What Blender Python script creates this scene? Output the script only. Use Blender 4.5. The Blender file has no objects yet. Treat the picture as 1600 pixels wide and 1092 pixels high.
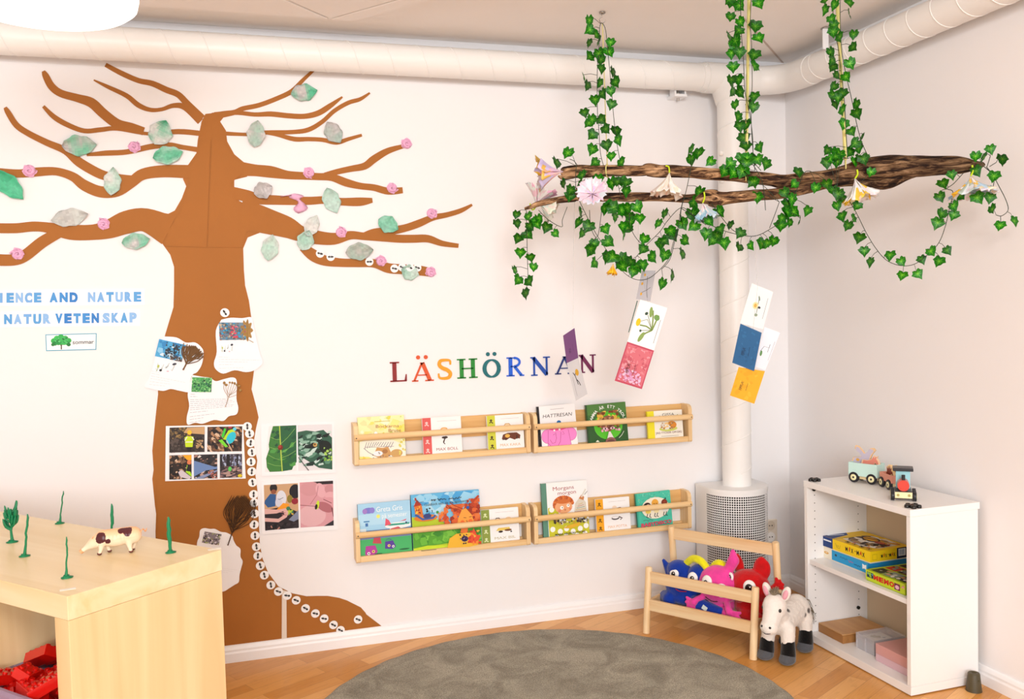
import bpy, math, random
import numpy as np
from mathutils import Vector, Matrix, Euler, noise
random.seed(7)
sc = bpy.context.scene
col = sc.collection
R_ = math.radians

# ------------------------------------------------------------------ camera
F_PX, YAW, PIT, ROL = 1385.87, .2936, .0447, -.0255
CAM = Vector((-2.4569, -3.6257, 1.3576))
FW = Vector((math.sin(YAW)*math.cos(PIT), math.cos(YAW)*math.cos(PIT), -math.sin(PIT)))
_rt = Vector((math.cos(YAW), -math.sin(YAW), 0)); _up = _rt.cross(FW)
RT = _rt*math.cos(ROL)+_up*math.sin(ROL); UP = -_rt*math.sin(ROL)+_up*math.cos(ROL)
cd = bpy.data.cameras.new('camera'); cam = bpy.data.objects.new('camera', cd); col.objects.link(cam)
cd.sensor_width = 36; cd.lens = 36*F_PX/1600; cd.clip_start = .05; cd.clip_end = 60
cam.matrix_world = Matrix(((RT.x, UP.x, -FW.x, CAM.x), (RT.y, UP.y, -FW.y, CAM.y), (RT.z, UP.z, -FW.z, CAM.z), (0, 0, 0, 1)))
sc.camera = cam

# ------------------------------------------------------------------ light and exposure
w = bpy.data.worlds.new('world'); sc.world = w; w.use_nodes = True
w.node_tree.nodes['Background'].inputs[0].default_value = (.905, .955, 1.0, 1)
w.node_tree.nodes['Background'].inputs[1].default_value = .80
def area(name, loc, aim, sx, sy, power, colr):
    l = bpy.data.lights.new(name, 'AREA'); l.shape = 'RECTANGLE'; l.size = sx; l.size_y = sy
    l.energy = power; l.color = colr
    o = bpy.data.objects.new(name, l); col.objects.link(o); o.location = loc
    o.rotation_euler = (Vector(aim)-Vector(loc)).to_track_quat('-Z', 'Y').to_euler()
    return o
area('added_rear_fill', (-3.4, -8.0, 2.0), (-1.4, 0, 1.2), 2.6, 1.4, 150, (.93, .97, 1))  # added fill light behind the camera, no window known there
area('added_overhead_key', (-2.3, -4.5, 2.42), (-1.6, -.3, .6), 1.3, .6, 46, (1, .98, .95))  # added overhead key light for downward shadows, no fixture known there
vs = sc.view_settings
vs.view_transform = 'Standard'; vs.look = 'None'; vs.gamma = 1; vs.use_curve_mapping = False
vs.exposure = .57

# ------------------------------------------------------------------ pixel to world
def ray(u, v):
    return (RT*((u-800)/F_PX) - UP*((v-546)/F_PX) + FW)
def oy(u, v, y=0.):
    d = ray(u, v); return CAM + d*((y-CAM.y)/d.y)
def ox(u, v, x=0.):
    d = ray(u, v); return CAM + d*((x-CAM.x)/d.x)
def oz(u, v, z=0.):
    d = ray(u, v); return CAM + d*((z-CAM.z)/d.z)
def opl(u, v, p, n):
    d = ray(u, v); return CAM + d*((Vector(p)-CAM).dot(n)/d.dot(n))

# ------------------------------------------------------------------ colours and materials
def lin(c):
    if isinstance(c, str):
        c = [int(c[i:i+2], 16)/255 for i in (0, 2, 4)]
    return tuple((x/12.92 if x <= .04045 else ((x+.055)/1.055)**2.4) for x in c[:3])
def lin4(c): return lin(c)+(1.,)
MATS = {}
def mat(name, c, rough=.6, spec=.4, metal=0., bump=0., bscale=200., var=0., vscale=3., emit=0., alpha=1., sheen=0., trans=0., coat=0.):
    if name in MATS: return MATS[name]
    m = bpy.data.materials.new(name); m.use_nodes = True; nt = m.node_tree; b = nt.nodes['Principled BSDF']
    b.inputs['Base Color'].default_value = lin4(c); b.inputs['Roughness'].default_value = rough
    b.inputs['Specular IOR Level'].default_value = spec; b.inputs['Metallic'].default_value = metal
    if sheen: b.inputs['Sheen Weight'].default_value = sheen
    if coat: b.inputs['Coat Weight'].default_value = coat
    if trans: b.inputs['Transmission Weight'].default_value = trans
    if alpha < 1: b.inputs['Alpha'].default_value = alpha
    if emit:
        b.inputs['Emission Color'].default_value = lin4(c); b.inputs['Emission Strength'].default_value = emit
    tc = nt.nodes.new('ShaderNodeTexCoord')
    if bump:
        n = nt.nodes.new('ShaderNodeTexNoise'); n.inputs['Scale'].default_value = bscale; n.inputs['Detail'].default_value = 3
        nt.links.new(tc.outputs['Object'], n.inputs['Vector'])
        bp = nt.nodes.new('ShaderNodeBump'); bp.inputs['Strength'].default_value = bump; bp.inputs['Distance'].default_value = .002
        nt.links.new(n.outputs['Fac'], bp.inputs['Height']); nt.links.new(bp.outputs['Normal'], b.inputs['Normal'])
    if var:
        n = nt.nodes.new('ShaderNodeTexNoise'); n.inputs['Scale'].default_value = vscale; n.inputs['Detail'].default_value = 4
        nt.links.new(tc.outputs['Object'], n.inputs['Vector'])
        h = nt.nodes.new('ShaderNodeHueSaturation'); h.inputs['Color'].default_value = lin4(c)
        mr = nt.nodes.new('ShaderNodeMapRange'); mr.inputs[1].default_value = .25; mr.inputs[2].default_value = .75
        mr.inputs[3].default_value = 1-var; mr.inputs[4].default_value = 1+var
        nt.links.new(n.outputs['Fac'], mr.inputs[0]); nt.links.new(mr.outputs[0], h.inputs['Value'])
        nt.links.new(h.outputs[0], b.inputs['Base Color'])
    MATS[name] = m; return m

def wood(name, c1, c2, axis='X', scale=1., rough=.45, dist=1.5):
    """light wood with grain running along one axis of the object"""
    if name in MATS: return MATS[name]
    m = bpy.data.materials.new(name); m.use_nodes = True; nt = m.node_tree; b = nt.nodes['Principled BSDF']
    b.inputs['Roughness'].default_value = rough; b.inputs['Specular IOR Level'].default_value = .35
    tc = nt.nodes.new('ShaderNodeTexCoord'); mp = nt.nodes.new('ShaderNodeMapping')
    s = {'X': (1.2, 26, 26), 'Y': (26, 1.2, 26), 'Z': (26, 26, 1.2)}[axis]
    mp.inputs['Scale'].default_value = tuple(k*scale for k in s)
    nt.links.new(tc.outputs['Object'], mp.inputs['Vector'])
    n = nt.nodes.new('ShaderNodeTexNoise'); n.inputs['Scale'].default_value = 1.6; n.inputs['Detail'].default_value = 5
    n.inputs['Distortion'].default_value = dist*.3
    nt.links.new(mp.outputs[0], n.inputs['Vector'])
    r = nt.nodes.new('ShaderNodeValToRGB'); r.color_ramp.elements[0].position = .32; r.color_ramp.elements[1].position = .66
    r.color_ramp.elements[0].color = lin4(c1); r.color_ramp.elements[1].color = lin4(c2)
    nt.links.new(n.outputs['Fac'], r.inputs['Fac']); nt.links.new(r.outputs[0], b.inputs['Base Color'])
    MATS[name] = m; return m

def art_mat():
    m = bpy.data.materials.new('printed_colours'); m.use_nodes = True; nt = m.node_tree; b = nt.nodes['Principled BSDF']
    a = nt.nodes.new('ShaderNodeAttribute'); a.attribute_name = 'Col'
    nt.links.new(a.outputs['Color'], b.inputs['Base Color']); b.inputs['Roughness'].default_value = .5
    b.inputs['Specular IOR Level'].default_value = .3
    return m
ART = art_mat()

# ------------------------------------------------------------------ mesh building
BASE = {}
def tag(o, label=None, cat=None, group=None, kind=None):
    if label: o['label'] = label
    if cat: o['category'] = cat
    if group: o['group'] = group
    if kind: o['kind'] = kind
    return o
def thing(name, label, cat, loc=(0, 0, 0), rz=0., group=None, kind=None):
    o = bpy.data.objects.new(name, None); col.objects.link(o)
    o.empty_display_size = .05; o.location = loc; o.rotation_euler = (0, 0, rz)
    return tag(o, label, cat, group, kind)

class MB:
    def __init__(s): s.v = []; s.f = []; s.c = None; s.smooth = []
    def add(s, vs_, fs, smooth=False):
        k = len(s.v); s.v += [tuple(p) for p in vs_]; s.f += [tuple(i+k for i in f) for f in fs]; s.smooth += [smooth]*len(fs)
        return s
    def box(s, c, d, M=None):
        x, y, z = d[0]/2, d[1]/2, d[2]/2
        P = [Vector((a*x, b*y, e*z)) for a in (-1, 1) for b in (-1, 1) for e in (-1, 1)]
        if M is not None: P = [M @ p for p in P]
        P = [p+Vector(c) for p in P]
        return s.add(P, [(0, 1, 3, 2), (4, 6, 7, 5), (0, 4, 5, 1), (2, 3, 7, 6), (0, 2, 6, 4), (1, 5, 7, 3)])
    def bx(s, x0, x1, y0, y1, z0, z1):
        return s.box(((x0+x1)/2, (y0+y1)/2, (z0+z1)/2), (x1-x0, y1-y0, z1-z0))
    def tube(s, path, rad, n=12, cap=True, closed=False, smooth=True, rfun=None, flat=1.):
        path = [Vector(p) for p in path]; m = len(path)
        if not hasattr(rad, '__len__'): rad = [rad]*m
        T = []
        for i in range(m):
            a = path[max(i-1, 0)]; b = path[min(i+1, m-1)]
            if closed: a = path[(i-1) % m]; b = path[(i+1) % m]
            t = (b-a); T.append(t.normalized() if t.length > 1e-9 else Vector((0, 0, 1)))
        up = Vector((0, 0, 1)) if abs(T[0].z) < .9 else Vector((1, 0, 0))
        N = (up - T[0]*up.dot(T[0])).normalized()
        vs_ = []
        for i in range(m):
            N = (N - T[i]*N.dot(T[i])).normalized(); B = T[i].cross(N)
            for j in range(n):
                a = 2*math.pi*j/n; r = rad[i]*(rfun(i, j, a) if rfun else 1)
                vs_.append(path[i] + (N*math.cos(a) + B*math.sin(a)*flat)*r)
        fs = []
        for i in range(m if closed else m-1):
            for j in range(n):
                i2 = (i+1) % m
                fs.append((i*n+j, i*n+(j+1) % n, i2*n+(j+1) % n, i2*n+j))
        s.add(vs_, fs, smooth)
        if cap and not closed:
            s.add(vs_[:n], [tuple(reversed(range(n)))]); s.add(vs_[-n:], [tuple(range(n))])
        return s
    def cyl(s, p0, p1, r0, r1=None, n=20, smooth=True):
        return s.tube([p0, p1], [r0, r0 if r1 is None else r1], n, smooth=smooth)
    def lathe(s, c, prof, n=28, M=None, smooth=True):
        vs_ = []
        for r, z in prof:
            for j in range(n):
                a = 2*math.pi*j/n; p = Vector((r*math.cos(a), r*math.sin(a), z))
                if M is not None: p = M @ p
                vs_.append(p+Vector(c))
        fs = []
        for i in range(len(prof)-1):
            for j in range(n): fs.append((i*n+j, i*n+(j+1) % n, (i+1)*n+(j+1) % n, (i+1)*n+j))
        s.add(vs_, fs, smooth)
        if prof[0][0] > 1e-6: s.add(vs_[:n], [tuple(reversed(range(n)))])
        if prof[-1][0] > 1e-6: s.add(vs_[-n:], [tuple(range(n))])
        return s
    def sphere(s, c, r, M=None, n=16, m=10):
        if not hasattr(r, '__len__'): r = (r, r, r)
        vs_ = []; 
        for i in range(1, m):
            t = math.pi*i/m
            for j in range(n):
                a = 2*math.pi*j/n; vs_.append(Vector((r[0]*math.sin(t)*math.cos(a), r[1]*math.sin(t)*math.sin(a), r[2]*math.cos(t))))
        vs_ += [Vector((0, 0, r[2])), Vector((0, 0, -r[2]))]
        if M is not None: vs_ = [M @ p for p in vs_]
        vs_ = [p+Vector(c) for p in vs_]; fs = []
        for i in range(m-2):
            for j in range(n): fs.append((i*n+j, (i+1)*n+j, (i+1)*n+(j+1) % n, i*n+(j+1) % n))
        t = (m-1)*n
        for j in range(n): fs.append((t, j, (j+1) % n)); fs.append((t+1, (m-2)*n+(j+1) % n, (m-2)*n+j))
        return s.add(vs_, fs, True)
    def caps(s, p0, r0, p1, r1, k=None):
        p0, p1 = Vector(p0), Vector(p1); L = (p1-p0).length; k = k or max(2, int(L/(min(r0, r1)*.45))+1)
        for i in range(k+1):
            t = i/k; s.sphere(p0.lerp(p1, t), r0+(r1-r0)*t, n=12, m=8)
        return s
    def prism(s, pts, h, org, ex, ey, ez=None):
        """polygon pts (2d) extruded by h along ez; org,ex,ey map it to 3d"""
        org, ex, ey = Vector(org), Vector(ex), Vector(ey)
        ez = Vector(ez) if ez is not None else ex.cross(ey).normalized()
        n = len(pts); A = [org+ex*x+ey*y for x, y in pts]; B = [p+ez*h for p in A]
        from mathutils.geometry import tessellate_polygon
        tri = tessellate_polygon([[Vector((x, y, 0)) for x, y in pts]])
        s.add(A+B, [tuple(i+n for i in t) for t in tri]+[tuple(reversed(t)) for t in tri]+[(i, (i+1) % n, n+(i+1) % n, n+i) for i in range(n)])
        return s
    def build(s, name, m, parent=None, local=True, bevel=0., subsurf=0, remesh=0., disp=0., dscale=.02, solid=0., label=None, cat=None, group=None, kind=None, origin=None):
        vs_ = [Vector(p) for p in s.v]
        me = bpy.data.meshes.new(name); o = bpy.data.objects.new(name, me); col.objects.link(o)
        if parent is not None:
            o.parent = parent
            if not local:
                par = parent; off = Vector(par.location)
                while par.parent is not None: par = par.parent; off += Vector(par.location)
                ang = par.rotation_euler.z
                Mi = Matrix.Rotation(-ang, 3, 'Z') if ang else None
                vs_ = [(Mi @ (p-off)) if Mi else p-off for p in vs_]
        else:
            if origin is None:
                lo = Vector((min(p[i] for p in vs_) for i in range(3))); hi = Vector((max(p[i] for p in vs_) for i in range(3)))
                origin = ((lo.x+hi.x)/2, (lo.y+hi.y)/2, lo.z)
            o.location = origin; vs_ = [p-Vector(origin) for p in vs_]
        me.from_pydata([tuple(p) for p in vs_], [], s.f)
        me.polygons.foreach_set('use_smooth', [bool(x) for x in s.smooth])
        if s.c is not None:
            ca = me.color_attributes.new('Col', 'FLOAT_COLOR', 'CORNER')
            buf = []
            for i, p in enumerate(me.polygons): buf += list(s.c[i])*p.loop_total
            ca.data.foreach_set('color', buf)
        me.materials.append(m); me.validate()
        if remesh:
            d = o.modifiers.new('remesh', 'REMESH'); d.mode = 'VOXEL'; d.voxel_size = remesh; d.use_smooth_shade = True
            d = o.modifiers.new('smooth', 'SMOOTH'); d.iterations = 4; d.factor = .5
        if bevel:
            d = o.modifiers.new('bevel', 'BEVEL'); d.width = bevel; d.segments = 2; d.limit_method = 'ANGLE'; d.angle_limit = R_(40)
        if subsurf:
            d = o.modifiers.new('sub', 'SUBSURF'); d.levels = subsurf; d.render_levels = subsurf
        if disp:
            tx = bpy.data.textures.new(name+'_fuzz', 'CLOUDS'); tx.noise_scale = dscale; tx.noise_depth = 2
            d = o.modifiers.new('fuzz', 'DISPLACE'); d.texture = tx; d.strength = disp; d.mid_level = .5
        return tag(o, label, cat, group, kind)

def struct(name, mb, m, kind='structure', **k):
    return mb.build(name, m, kind=kind, **k)

# ------------------------------------------------------------------ text
_tc = {}
def glyphs(txt, bold=0., shear=0.):
    key = (txt, bold, shear)
    if key in _tc: return _tc[key]
    c = bpy.data.curves.new('t', 'FONT'); c.body = txt; c.size = 1; c.offset = bold; c.shear = shear; c.resolution_u = 3
    o = bpy.data.objects.new('t', c)
    me = bpy.data.meshes.new_from_object(o)
    V = [(v.co.x, v.co.y) for v in me.vertices]; Fs = [tuple(p.vertices) for p in me.polygons]
    bpy.data.objects.remove(o); bpy.data.meshes.remove(me); bpy.data.curves.remove(c)
    if not V: V = [(0, 0)]
    x0 = min(p[0] for p in V); x1 = max(p[0] for p in V); y0 = min(p[1] for p in V); y1 = max(p[1] for p in V)
    _tc[key] = (V, Fs, x0, x1, y0, y1); return _tc[key]

class Art(MB):
    """flat coloured shapes on a quad (bl, br, tr, tl), each layer a hair above the last"""
    def __init__(s, bl, br, tr, tl, nrm=None, step=.00006, lift=.0003):
        super().__init__(); s.q = [Vector(p) for p in (bl, br, tr, tl)]; s.c = []
        s.n = Vector(nrm).normalized() if nrm is not None else (s.q[1]-s.q[0]).cross(s.q[3]-s.q[0]).normalized()
        s.l = lift; s.step = step; s.W = (s.q[1]-s.q[0]).length; s.H = (s.q[3]-s.q[0]).length
    def at(s, u, v):
        u = min(1, max(0, u)); v = min(1, max(0, v)); q = s.q
        return q[0]*(1-u)*(1-v)+q[1]*u*(1-v)+q[2]*u*v+q[3]*(1-u)*v + s.n*s.l
    def face(s, P, colr, fs=None):
        cc = lin4(colr); fs = fs or [tuple(range(len(P)))]
        s.add([s.at(*p) for p in P], fs); s.c += [cc]*len(fs); s.l += s.step
    def poly(s, P, colr):
        from mathutils.geometry import tessellate_polygon
        tri = tessellate_polygon([[Vector((x, y, 0)) for x, y in P]])
        s.face(P, colr, [tuple(t) for t in tri])
    def rect(s, u0, v0, u1, v1, colr): s.face([(u0, v0), (u1, v0), (u1, v1), (u0, v1)], colr)
    def ell(s, cu, cv, ru, rv, colr, rot=0, n=20, a0=0, a1=2*math.pi):
        asp = s.H/s.W; P = []
        full = a1-a0 > 6.28
        for i in range(n if full else n+1):
            a = a0+(a1-a0)*i/n; x, y = ru*math.cos(a), rv*asp*math.sin(a)
            c_, s_ = math.cos(rot), math.sin(rot); P.append((cu+x*c_-y*s_, cv+(x*s_+y*c_)/asp))
        s.face(P, colr)
    def circ(s, cu, cv, r, colr, n=20):  # r in units of width
        s.ell(cu, cv, r, r*s.W/s.H, colr, 0, n)
    def line(s, pts, wd, colr, close=False):   # wd in units of width
        asp = s.H/s.W; P = [Vector((p[0], p[1]*asp)) for p in pts]
        if close: P.append(P[0])
        L, R = [], []
        for i, p in enumerate(P):
            a = P[max(i-1, 0)]; b = P[min(i+1, len(P)-1)]; t = (b-a)
            t = t.normalized() if t.length > 1e-9 else Vector((1, 0)); nn = Vector((-t.y, t.x))*wd/2
            L.append(p+nn); R.append(p-nn)
        k = len(P); Q = [(p.x, p.y/asp) for p in L+R]
        s.face(Q, colr, [(i, k+i, k+i+1, i+1) for i in range(k-1)])
    def text(s, txt, u, v, h, colr, wfit=None, rot=0, bold=0., anchor='l', shear=0.):
        """h cap height in units of quad height; wfit width in quad width"""
        V, Fs, x0, x1, y0, y1 = glyphs(txt, bold, shear); asp = s.H/s.W
        sy = h*asp/.73; sx = sy if wfit is None else wfit/(x1-x0)
        wd = (x1-x0)*sx; off = {'l': 0, 'c': -wd/2, 'r': -wd}[anchor]
        c_, s_ = math.cos(rot), math.sin(rot); P = []
        for x, y in V:
            X = (x-x0)*sx+off; Y = y*sy; P.append((u+X*c_-Y*s_, v+(X*s_+Y*c_)/asp))
        if Fs: s.face(P, colr, Fs)
    def arc_text(s, txt, cu, cv, r, a0, a1, h, colr, bold=0.):
        asp = s.H/s.W
        for i, ch in enumerate(txt):
            if ch == ' ': continue
            a = a0+(a1-a0)*i/(len(txt)-1)
            s.text(ch, cu+r*math.cos(a), cv+r*math.sin(a)/asp, h, colr, rot=a-math.pi/2, anchor='c', bold=bold)
    def speck(s, n, pal, box, s0, s1, seed=0, pts=5, stretch=1., ang=None):
        rn = random.Random(seed); asp = s.H/s.W
        for k in range(n):
            cu = rn.uniform(box[0], box[2]); cv = rn.uniform(box[1], box[3]); sz = rn.uniform(s0, s1); P = []
            a_ = rn.uniform(0, 6.28) if ang is None else ang+rn.uniform(-.4, .4)
            for i in range(pts):
                a = 2*math.pi*i/pts+rn.uniform(-.4, .4); r = sz*rn.uniform(.6, 1.1); x = r*math.cos(a)*stretch; y = r*math.sin(a)
                X = x*math.cos(a_)-y*math.sin(a_); Y = x*math.sin(a_)+y*math.cos(a_)
                P.append((min(box[2], max(box[0], cu+X)), min(box[3], max(box[1], cv+Y/asp))))
            s.face(P, rn.choice(pal))
    def scrib(s, u0, v, u1, h, colr, n=14, seed=0, wd=.006):
        rn = random.Random(seed); P = [(u0+(u1-u0)*i/n, v+h*rn.uniform(0, 1)) for i in range(n+1)]; s.line(P, wd, colr)

def solid_quad(mb, q, th, n=None):
    q = [Vector(p) for p in q]; n = (q[1]-q[0]).cross(q[3]-q[0]).normalized() if n is None else Vector(n)
    b = [p-n*th for p in q]
    mb.add(q+b, [(0, 1, 2, 3), (7, 6, 5, 4), (0, 4, 5, 1), (1, 5, 6, 2), (2, 6, 7, 3), (3, 7, 4, 0)]); return mb
ORD = ['first', 'second', 'third', 'fourth', 'fifth', 'sixth', 'seventh', 'eighth', 'ninth', 'tenth', 'eleventh', 'twelfth', 'thirteenth', 'fourteenth', 'fifteenth', 'sixteenth', 'seventeenth', 'eighteenth', 'nineteenth', 'twentieth']
# ================================================================== the room
H = 2.465
WALL = mat('wall_paint', 'f4f1f1', .75, .2, bump=.08, bscale=60)
WALLR = WALL
CEIL = mat('ceiling_paint', 'f7f2ee', .85, .15, bump=.15, bscale=90, var=.012, vscale=6)
TRIM = mat('trim_paint', 'f6f5f6', .35, .4)
struct('wall_back', MB().bx(-6, 0, 0, .08, 0, H), WALL)
struct('wall_right', MB().bx(0, .08, -6, .08, 0, H), WALLR)
struct('wall_left', MB().bx(-4.4, -4.32, -3.4, 0, 0, H), WALL)  # unseen side of the room, put in to cut ambient light from the left
struct('ceiling', MB().bx(-6, .08, -6, .08, H, H+.08), CEIL)

def floor_mat():
    m = bpy.data.materials.new('beech_laminate'); m.use_nodes = True; nt = m.node_tree; b = nt.nodes['Principled BSDF']; L = nt.links.new
    tc = nt.nodes.new('ShaderNodeTexCoord'); mp = nt.nodes.new('ShaderNodeMapping'); mp.inputs['Rotation'].default_value = (0, 0, R_(-28))
    L(tc.outputs['Object'], mp.inputs['Vector'])
    br = nt.nodes.new('ShaderNodeTexBrick'); br.offset = .37; br.inputs['Scale'].default_value = 1
    br.inputs['Brick Width'].default_value = .42; br.inputs['Row Height'].default_value = .064; br.inputs['Mortar Size'].default_value = .0006
    br.inputs['Color1'].default_value = (0, 0, 0, 1); br.inputs['Color2'].default_value = (1, 1, 1, 1); br.inputs['Mortar'].default_value = (.2, .2, .2, 1)
    L(mp.outputs[0], br.inputs['Vector'])
    gm = nt.nodes.new('ShaderNodeMapping'); gm.inputs['Scale'].default_value = (1.6, 20, 1); L(mp.outputs[0], gm.inputs['Vector'])
    ad = nt.nodes.new('ShaderNodeVectorMath'); ad.operation = 'MULTIPLY_ADD'; L(br.outputs['Color'], ad.inputs[0]); ad.inputs[1].default_value = (7, 13, 5); L(gm.outputs[0], ad.inputs[2])
    n = nt.nodes.new('ShaderNodeTexNoise'); n.inputs['Scale'].default_value = 1.0; n.inputs['Detail'].default_value = 3; L(ad.outputs[0], n.inputs['Vector'])
    sc1 = nt.nodes.new('ShaderNodeMath'); sc1.operation = 'MULTIPLY'; sc1.inputs[1].default_value = 11; L(n.outputs['Fac'], sc1.inputs[0])
    fr = nt.nodes.new('ShaderNodeMath'); fr.operation = 'FRACT'; L(sc1.outputs[0], fr.inputs[0])
    r1 = nt.nodes.new('ShaderNodeValToRGB'); e = r1.color_ramp.elements; e[0].color = lin4('d08f45'); e[1].color = lin4('ebb26c')
    x = e.new(.5); x.color = lin4('dfa056'); L(br.outputs['Color'], r1.inputs['Fac'])
    r2 = nt.nodes.new('ShaderNodeValToRGB'); e = r2.color_ramp.elements; e[0].color = (.78, .7, .6, 1); e[1].color = (1, 1, 1, 1); e[0].position = 0; e[1].position = .35
    L(fr.outputs[0], r2.inputs['Fac'])
    mx = nt.nodes.new('ShaderNodeMix'); mx.data_type = 'RGBA'; mx.blend_type = 'MULTIPLY'; mx.inputs[0].default_value = .42
    L(r1.outputs[0], mx.inputs[6]); L(r2.outputs[0], mx.inputs[7])
    mo = nt.nodes.new('ShaderNodeMix'); mo.data_type = 'RGBA'; L(br.outputs['Fac'], mo.inputs[0]); L(mx.outputs[2], mo.inputs[6]); mo.inputs[7].default_value = lin4('a8713c')
    L(mo.outputs[2], b.inputs['Base Color']); b.inputs['Roughness'].default_value = .32; b.inputs['Specular IOR Level'].default_value = .4
    return m
struct('floor', MB().bx(-6, .08, -6, .08, -.06, 0), floor_mat())

def skirting(name, a, b, nrm):
    prof = [(0, 0), (.016, 0), (.016, .035), (.013, .042), (.013, .05), (.008, .062), (.004, .066), (0, .066)]
    a, b, nrm = Vector(a), Vector(b), Vector(nrm); mb = MB(); n = len(prof)
    A = [a+nrm*p[0]+Vector((0, 0, p[1])) for p in prof]; B = [p+(b-a) for p in A]
    mb.add(A+B, [(i, (i+1) % n, n+(i+1) % n, n+i) for i in range(n)]+[tuple(reversed(range(n))), tuple(range(n, 2*n))])
    return struct(name, mb, TRIM)
skirting('baseboard_back', (-6, -.0005, 0), (0, -.0005, 0), (0, -1, 0))
skirting('baseboard_right', (-.0005, 0, 0), (-.0005, -6, 0), (-1, 0, 0))
# strip where the ceiling meets the back wall, and the ceiling joint by the corner
struct('trim_1', MB().bx(-6, -.0005, -.028, -.0005, H-.034, H-.0005), mat('ceiling_strip', 'e6e3e4', .6))
jd = Vector((-.321, -.319, 0)).normalized(); jn = Vector((-jd.y, jd.x, 0))
mb = MB(); p0 = Vector((-.02, -.02, H-.002)); p1 = p0+jd*.75
solid_quad(mb, [p0+jn*.004, p0-jn*.004, p1-jn*.004, p1+jn*.004], .0015, (0, 0, -1)); struct('trim_2', mb, mat('joint', 'c9b8ac', .8))
# lowered ceiling panels with a seam between them
mb = MB()
cA, cB, cC = Vector((-2.016, -.258)), Vector((-1.42, -.94)), Vector((-2.25, -.258))
def slab(name, pts, z0, z1):
    return struct(name, MB().prism(pts, z1-z0, (0, 0, z0), (1, 0, 0), (0, 1, 0)), CEIL, bevel=.003)
slab('trim_3', [(-2.105, -.262), (-2.018, -.262), (-1.0, -1.5), (-1.0, -2.2), (-1.10, -2.2), (-1.12, -1.47)], H-.022, H-.0005)
slab('trim_4', [(-5, -.262), (-2.113, -.262), (-3.7, -1.9), (-5, -1.9)], H-.022, H-.0005)
slab('trim_5', [(-2.108, -.270), (-1.126, -1.47), (-1.106, -2.2), (-3.2, -2.2), (-3.69, -1.9)], H-.022, H-.0005)

# ------------------------------------------------------------------ ventilation duct
DUCT = mat('duct_paint', 'f5f2ee', .38, .4, bump=.06, bscale=30)
duct = thing('ventilation_duct', 'white painted ventilation duct running under the ceiling and down beside the corner', 'duct', (-.354, -.105, 2.36))
ZD, RD = 2.358, .060
AX = -.092
mb = MB()
ex = [(-5.5, AX, ZD), (-.50, AX, ZD)]
mb.tube(ex, RD, 32); mb.build('pipe', DUCT, duct, local=False)
# elbow and right run
el = [(-.50, AX, ZD), (-.36, AX, ZD), (-.24, AX, ZD)]
for i in range(1, 9):
    a = math.pi/2*i/8; rr = .15
    el.append((-.24+rr*math.sin(a), AX-rr*(1-math.cos(a)), ZD-.006*i/8))
el += [(-.09, -.34, ZD-.008)]
MB().tube(el, RD+.003, 32).build('elbow', DUCT, duct, local=False)
RR = [(-.09, -.34, ZD-.008), (-.09, -5.5, ZD-.008)]
MB().tube(RR, RD, 32).build('pipe', DUCT, duct, local=False)
# helical seams
def helix(mb, p, d, length, pitch, r, phase=0., rt=.0024):
    d = Vector(d).normalized(); a = Vector((0, 0, 1)) if abs(d.z) < .9 else Vector((1, 0, 0)); a = (a-d*a.dot(d)).normalized(); b = d.cross(a)
    n = int(length/pitch*24); P = []
    for i in range(n+1):
        t = i/24; an = 2*math.pi*t+phase; P.append(Vector(p)+d*(t*pitch)+(a*math.cos(an)+b*math.sin(an))*r)
    mb.tube(P, rt, 6, smooth=True)
mb = MB(); helix(mb, (-4.2, AX, ZD), (1, 0, 0), 3.65, .135, RD); mb.build('seam', DUCT, duct, local=False)
mb = MB(); helix(mb, (-.09, -.36, ZD-.008), (0, -1, 0), 2.6, .115, RD); mb.build('seam', DUCT, duct, local=False)
XV, YV, RV = -.354, -.12, .064
MB().tube([(XV, YV, ZD), (XV, YV, .545)], RV, 32).build('downpipe', DUCT, duct, local=False)
mb = MB(); helix(mb, (XV, YV, 2.2), (0, 0, -1), 1.6, .155, RV); mb.build('seam', DUCT, duct, local=False)
mb = MB(); mb.cyl((XV, AX-.005, ZD-.02), (XV, YV, ZD-.115), RV+.018, RV+.003, 32); mb.tube([(-.475, AX, ZD), (-.225, AX, ZD)], RD+.0065, 32)
mb.build('tee_joint', DUCT, duct, local=False)
mb = MB()
for z in (1.90, 2.02): mb.sphere((XV-.066, YV-.02, z), .011, n=10, m=6)
for x in (-.49, -.44, -.27, -.22): mb.sphere((x, AX-.052, ZD+.035), .005, n=8, m=5)
mb.build('rivet', DUCT, duct, local=False)
# pipe clip hanging under the pipe, and the hanger on the right run
clip = thing('pipe_clip', 'small white metal clamp bracket under the horizontal duct near the corner', 'bracket', (-.605, -.06, 2.25))
c0 = oy(1060, 145, -.05)
mb = MB(); x, z = c0.x, c0.z
mb.bx(x-.028, x-.020, -.07, -.02, z-.012, z+.04); mb.bx(x+.020, x+.028, -.07, -.02, z-.012, z+.04); mb.bx(x-.03, x+.03, -.075, -.001, z-.022, z-.010)
mb.build('bracket', TRIM, clip, local=False, bevel=.001)
MB().cyl((x, -.045, z-.035), (x, -.045, z+.04), .006, n=10).build('screw', mat('steel', 'bcb6b0', .35, metal=.8), clip, local=False)
h0 = ox(1290, 75, -.16)
hg = thing('duct_hanger', 'white perforated metal strap holding the right hand duct to the ceiling', 'bracket', (h0.x, h0.y, H-.07))
MB().bx(h0.x-.013, h0.x+.013, h0.y-.002, h0.y+.002, ZD+.02, H-.001).build('strap', TRIM, hg, local=False)
MB().bx(h0.x-.013, h0.x+.04, h0.y-.014, h0.y+.014, H-.006, H-.001).build('ceiling_plate', mat('steel', 'bcb6b0', .35, metal=.8), hg, local=False)

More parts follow.
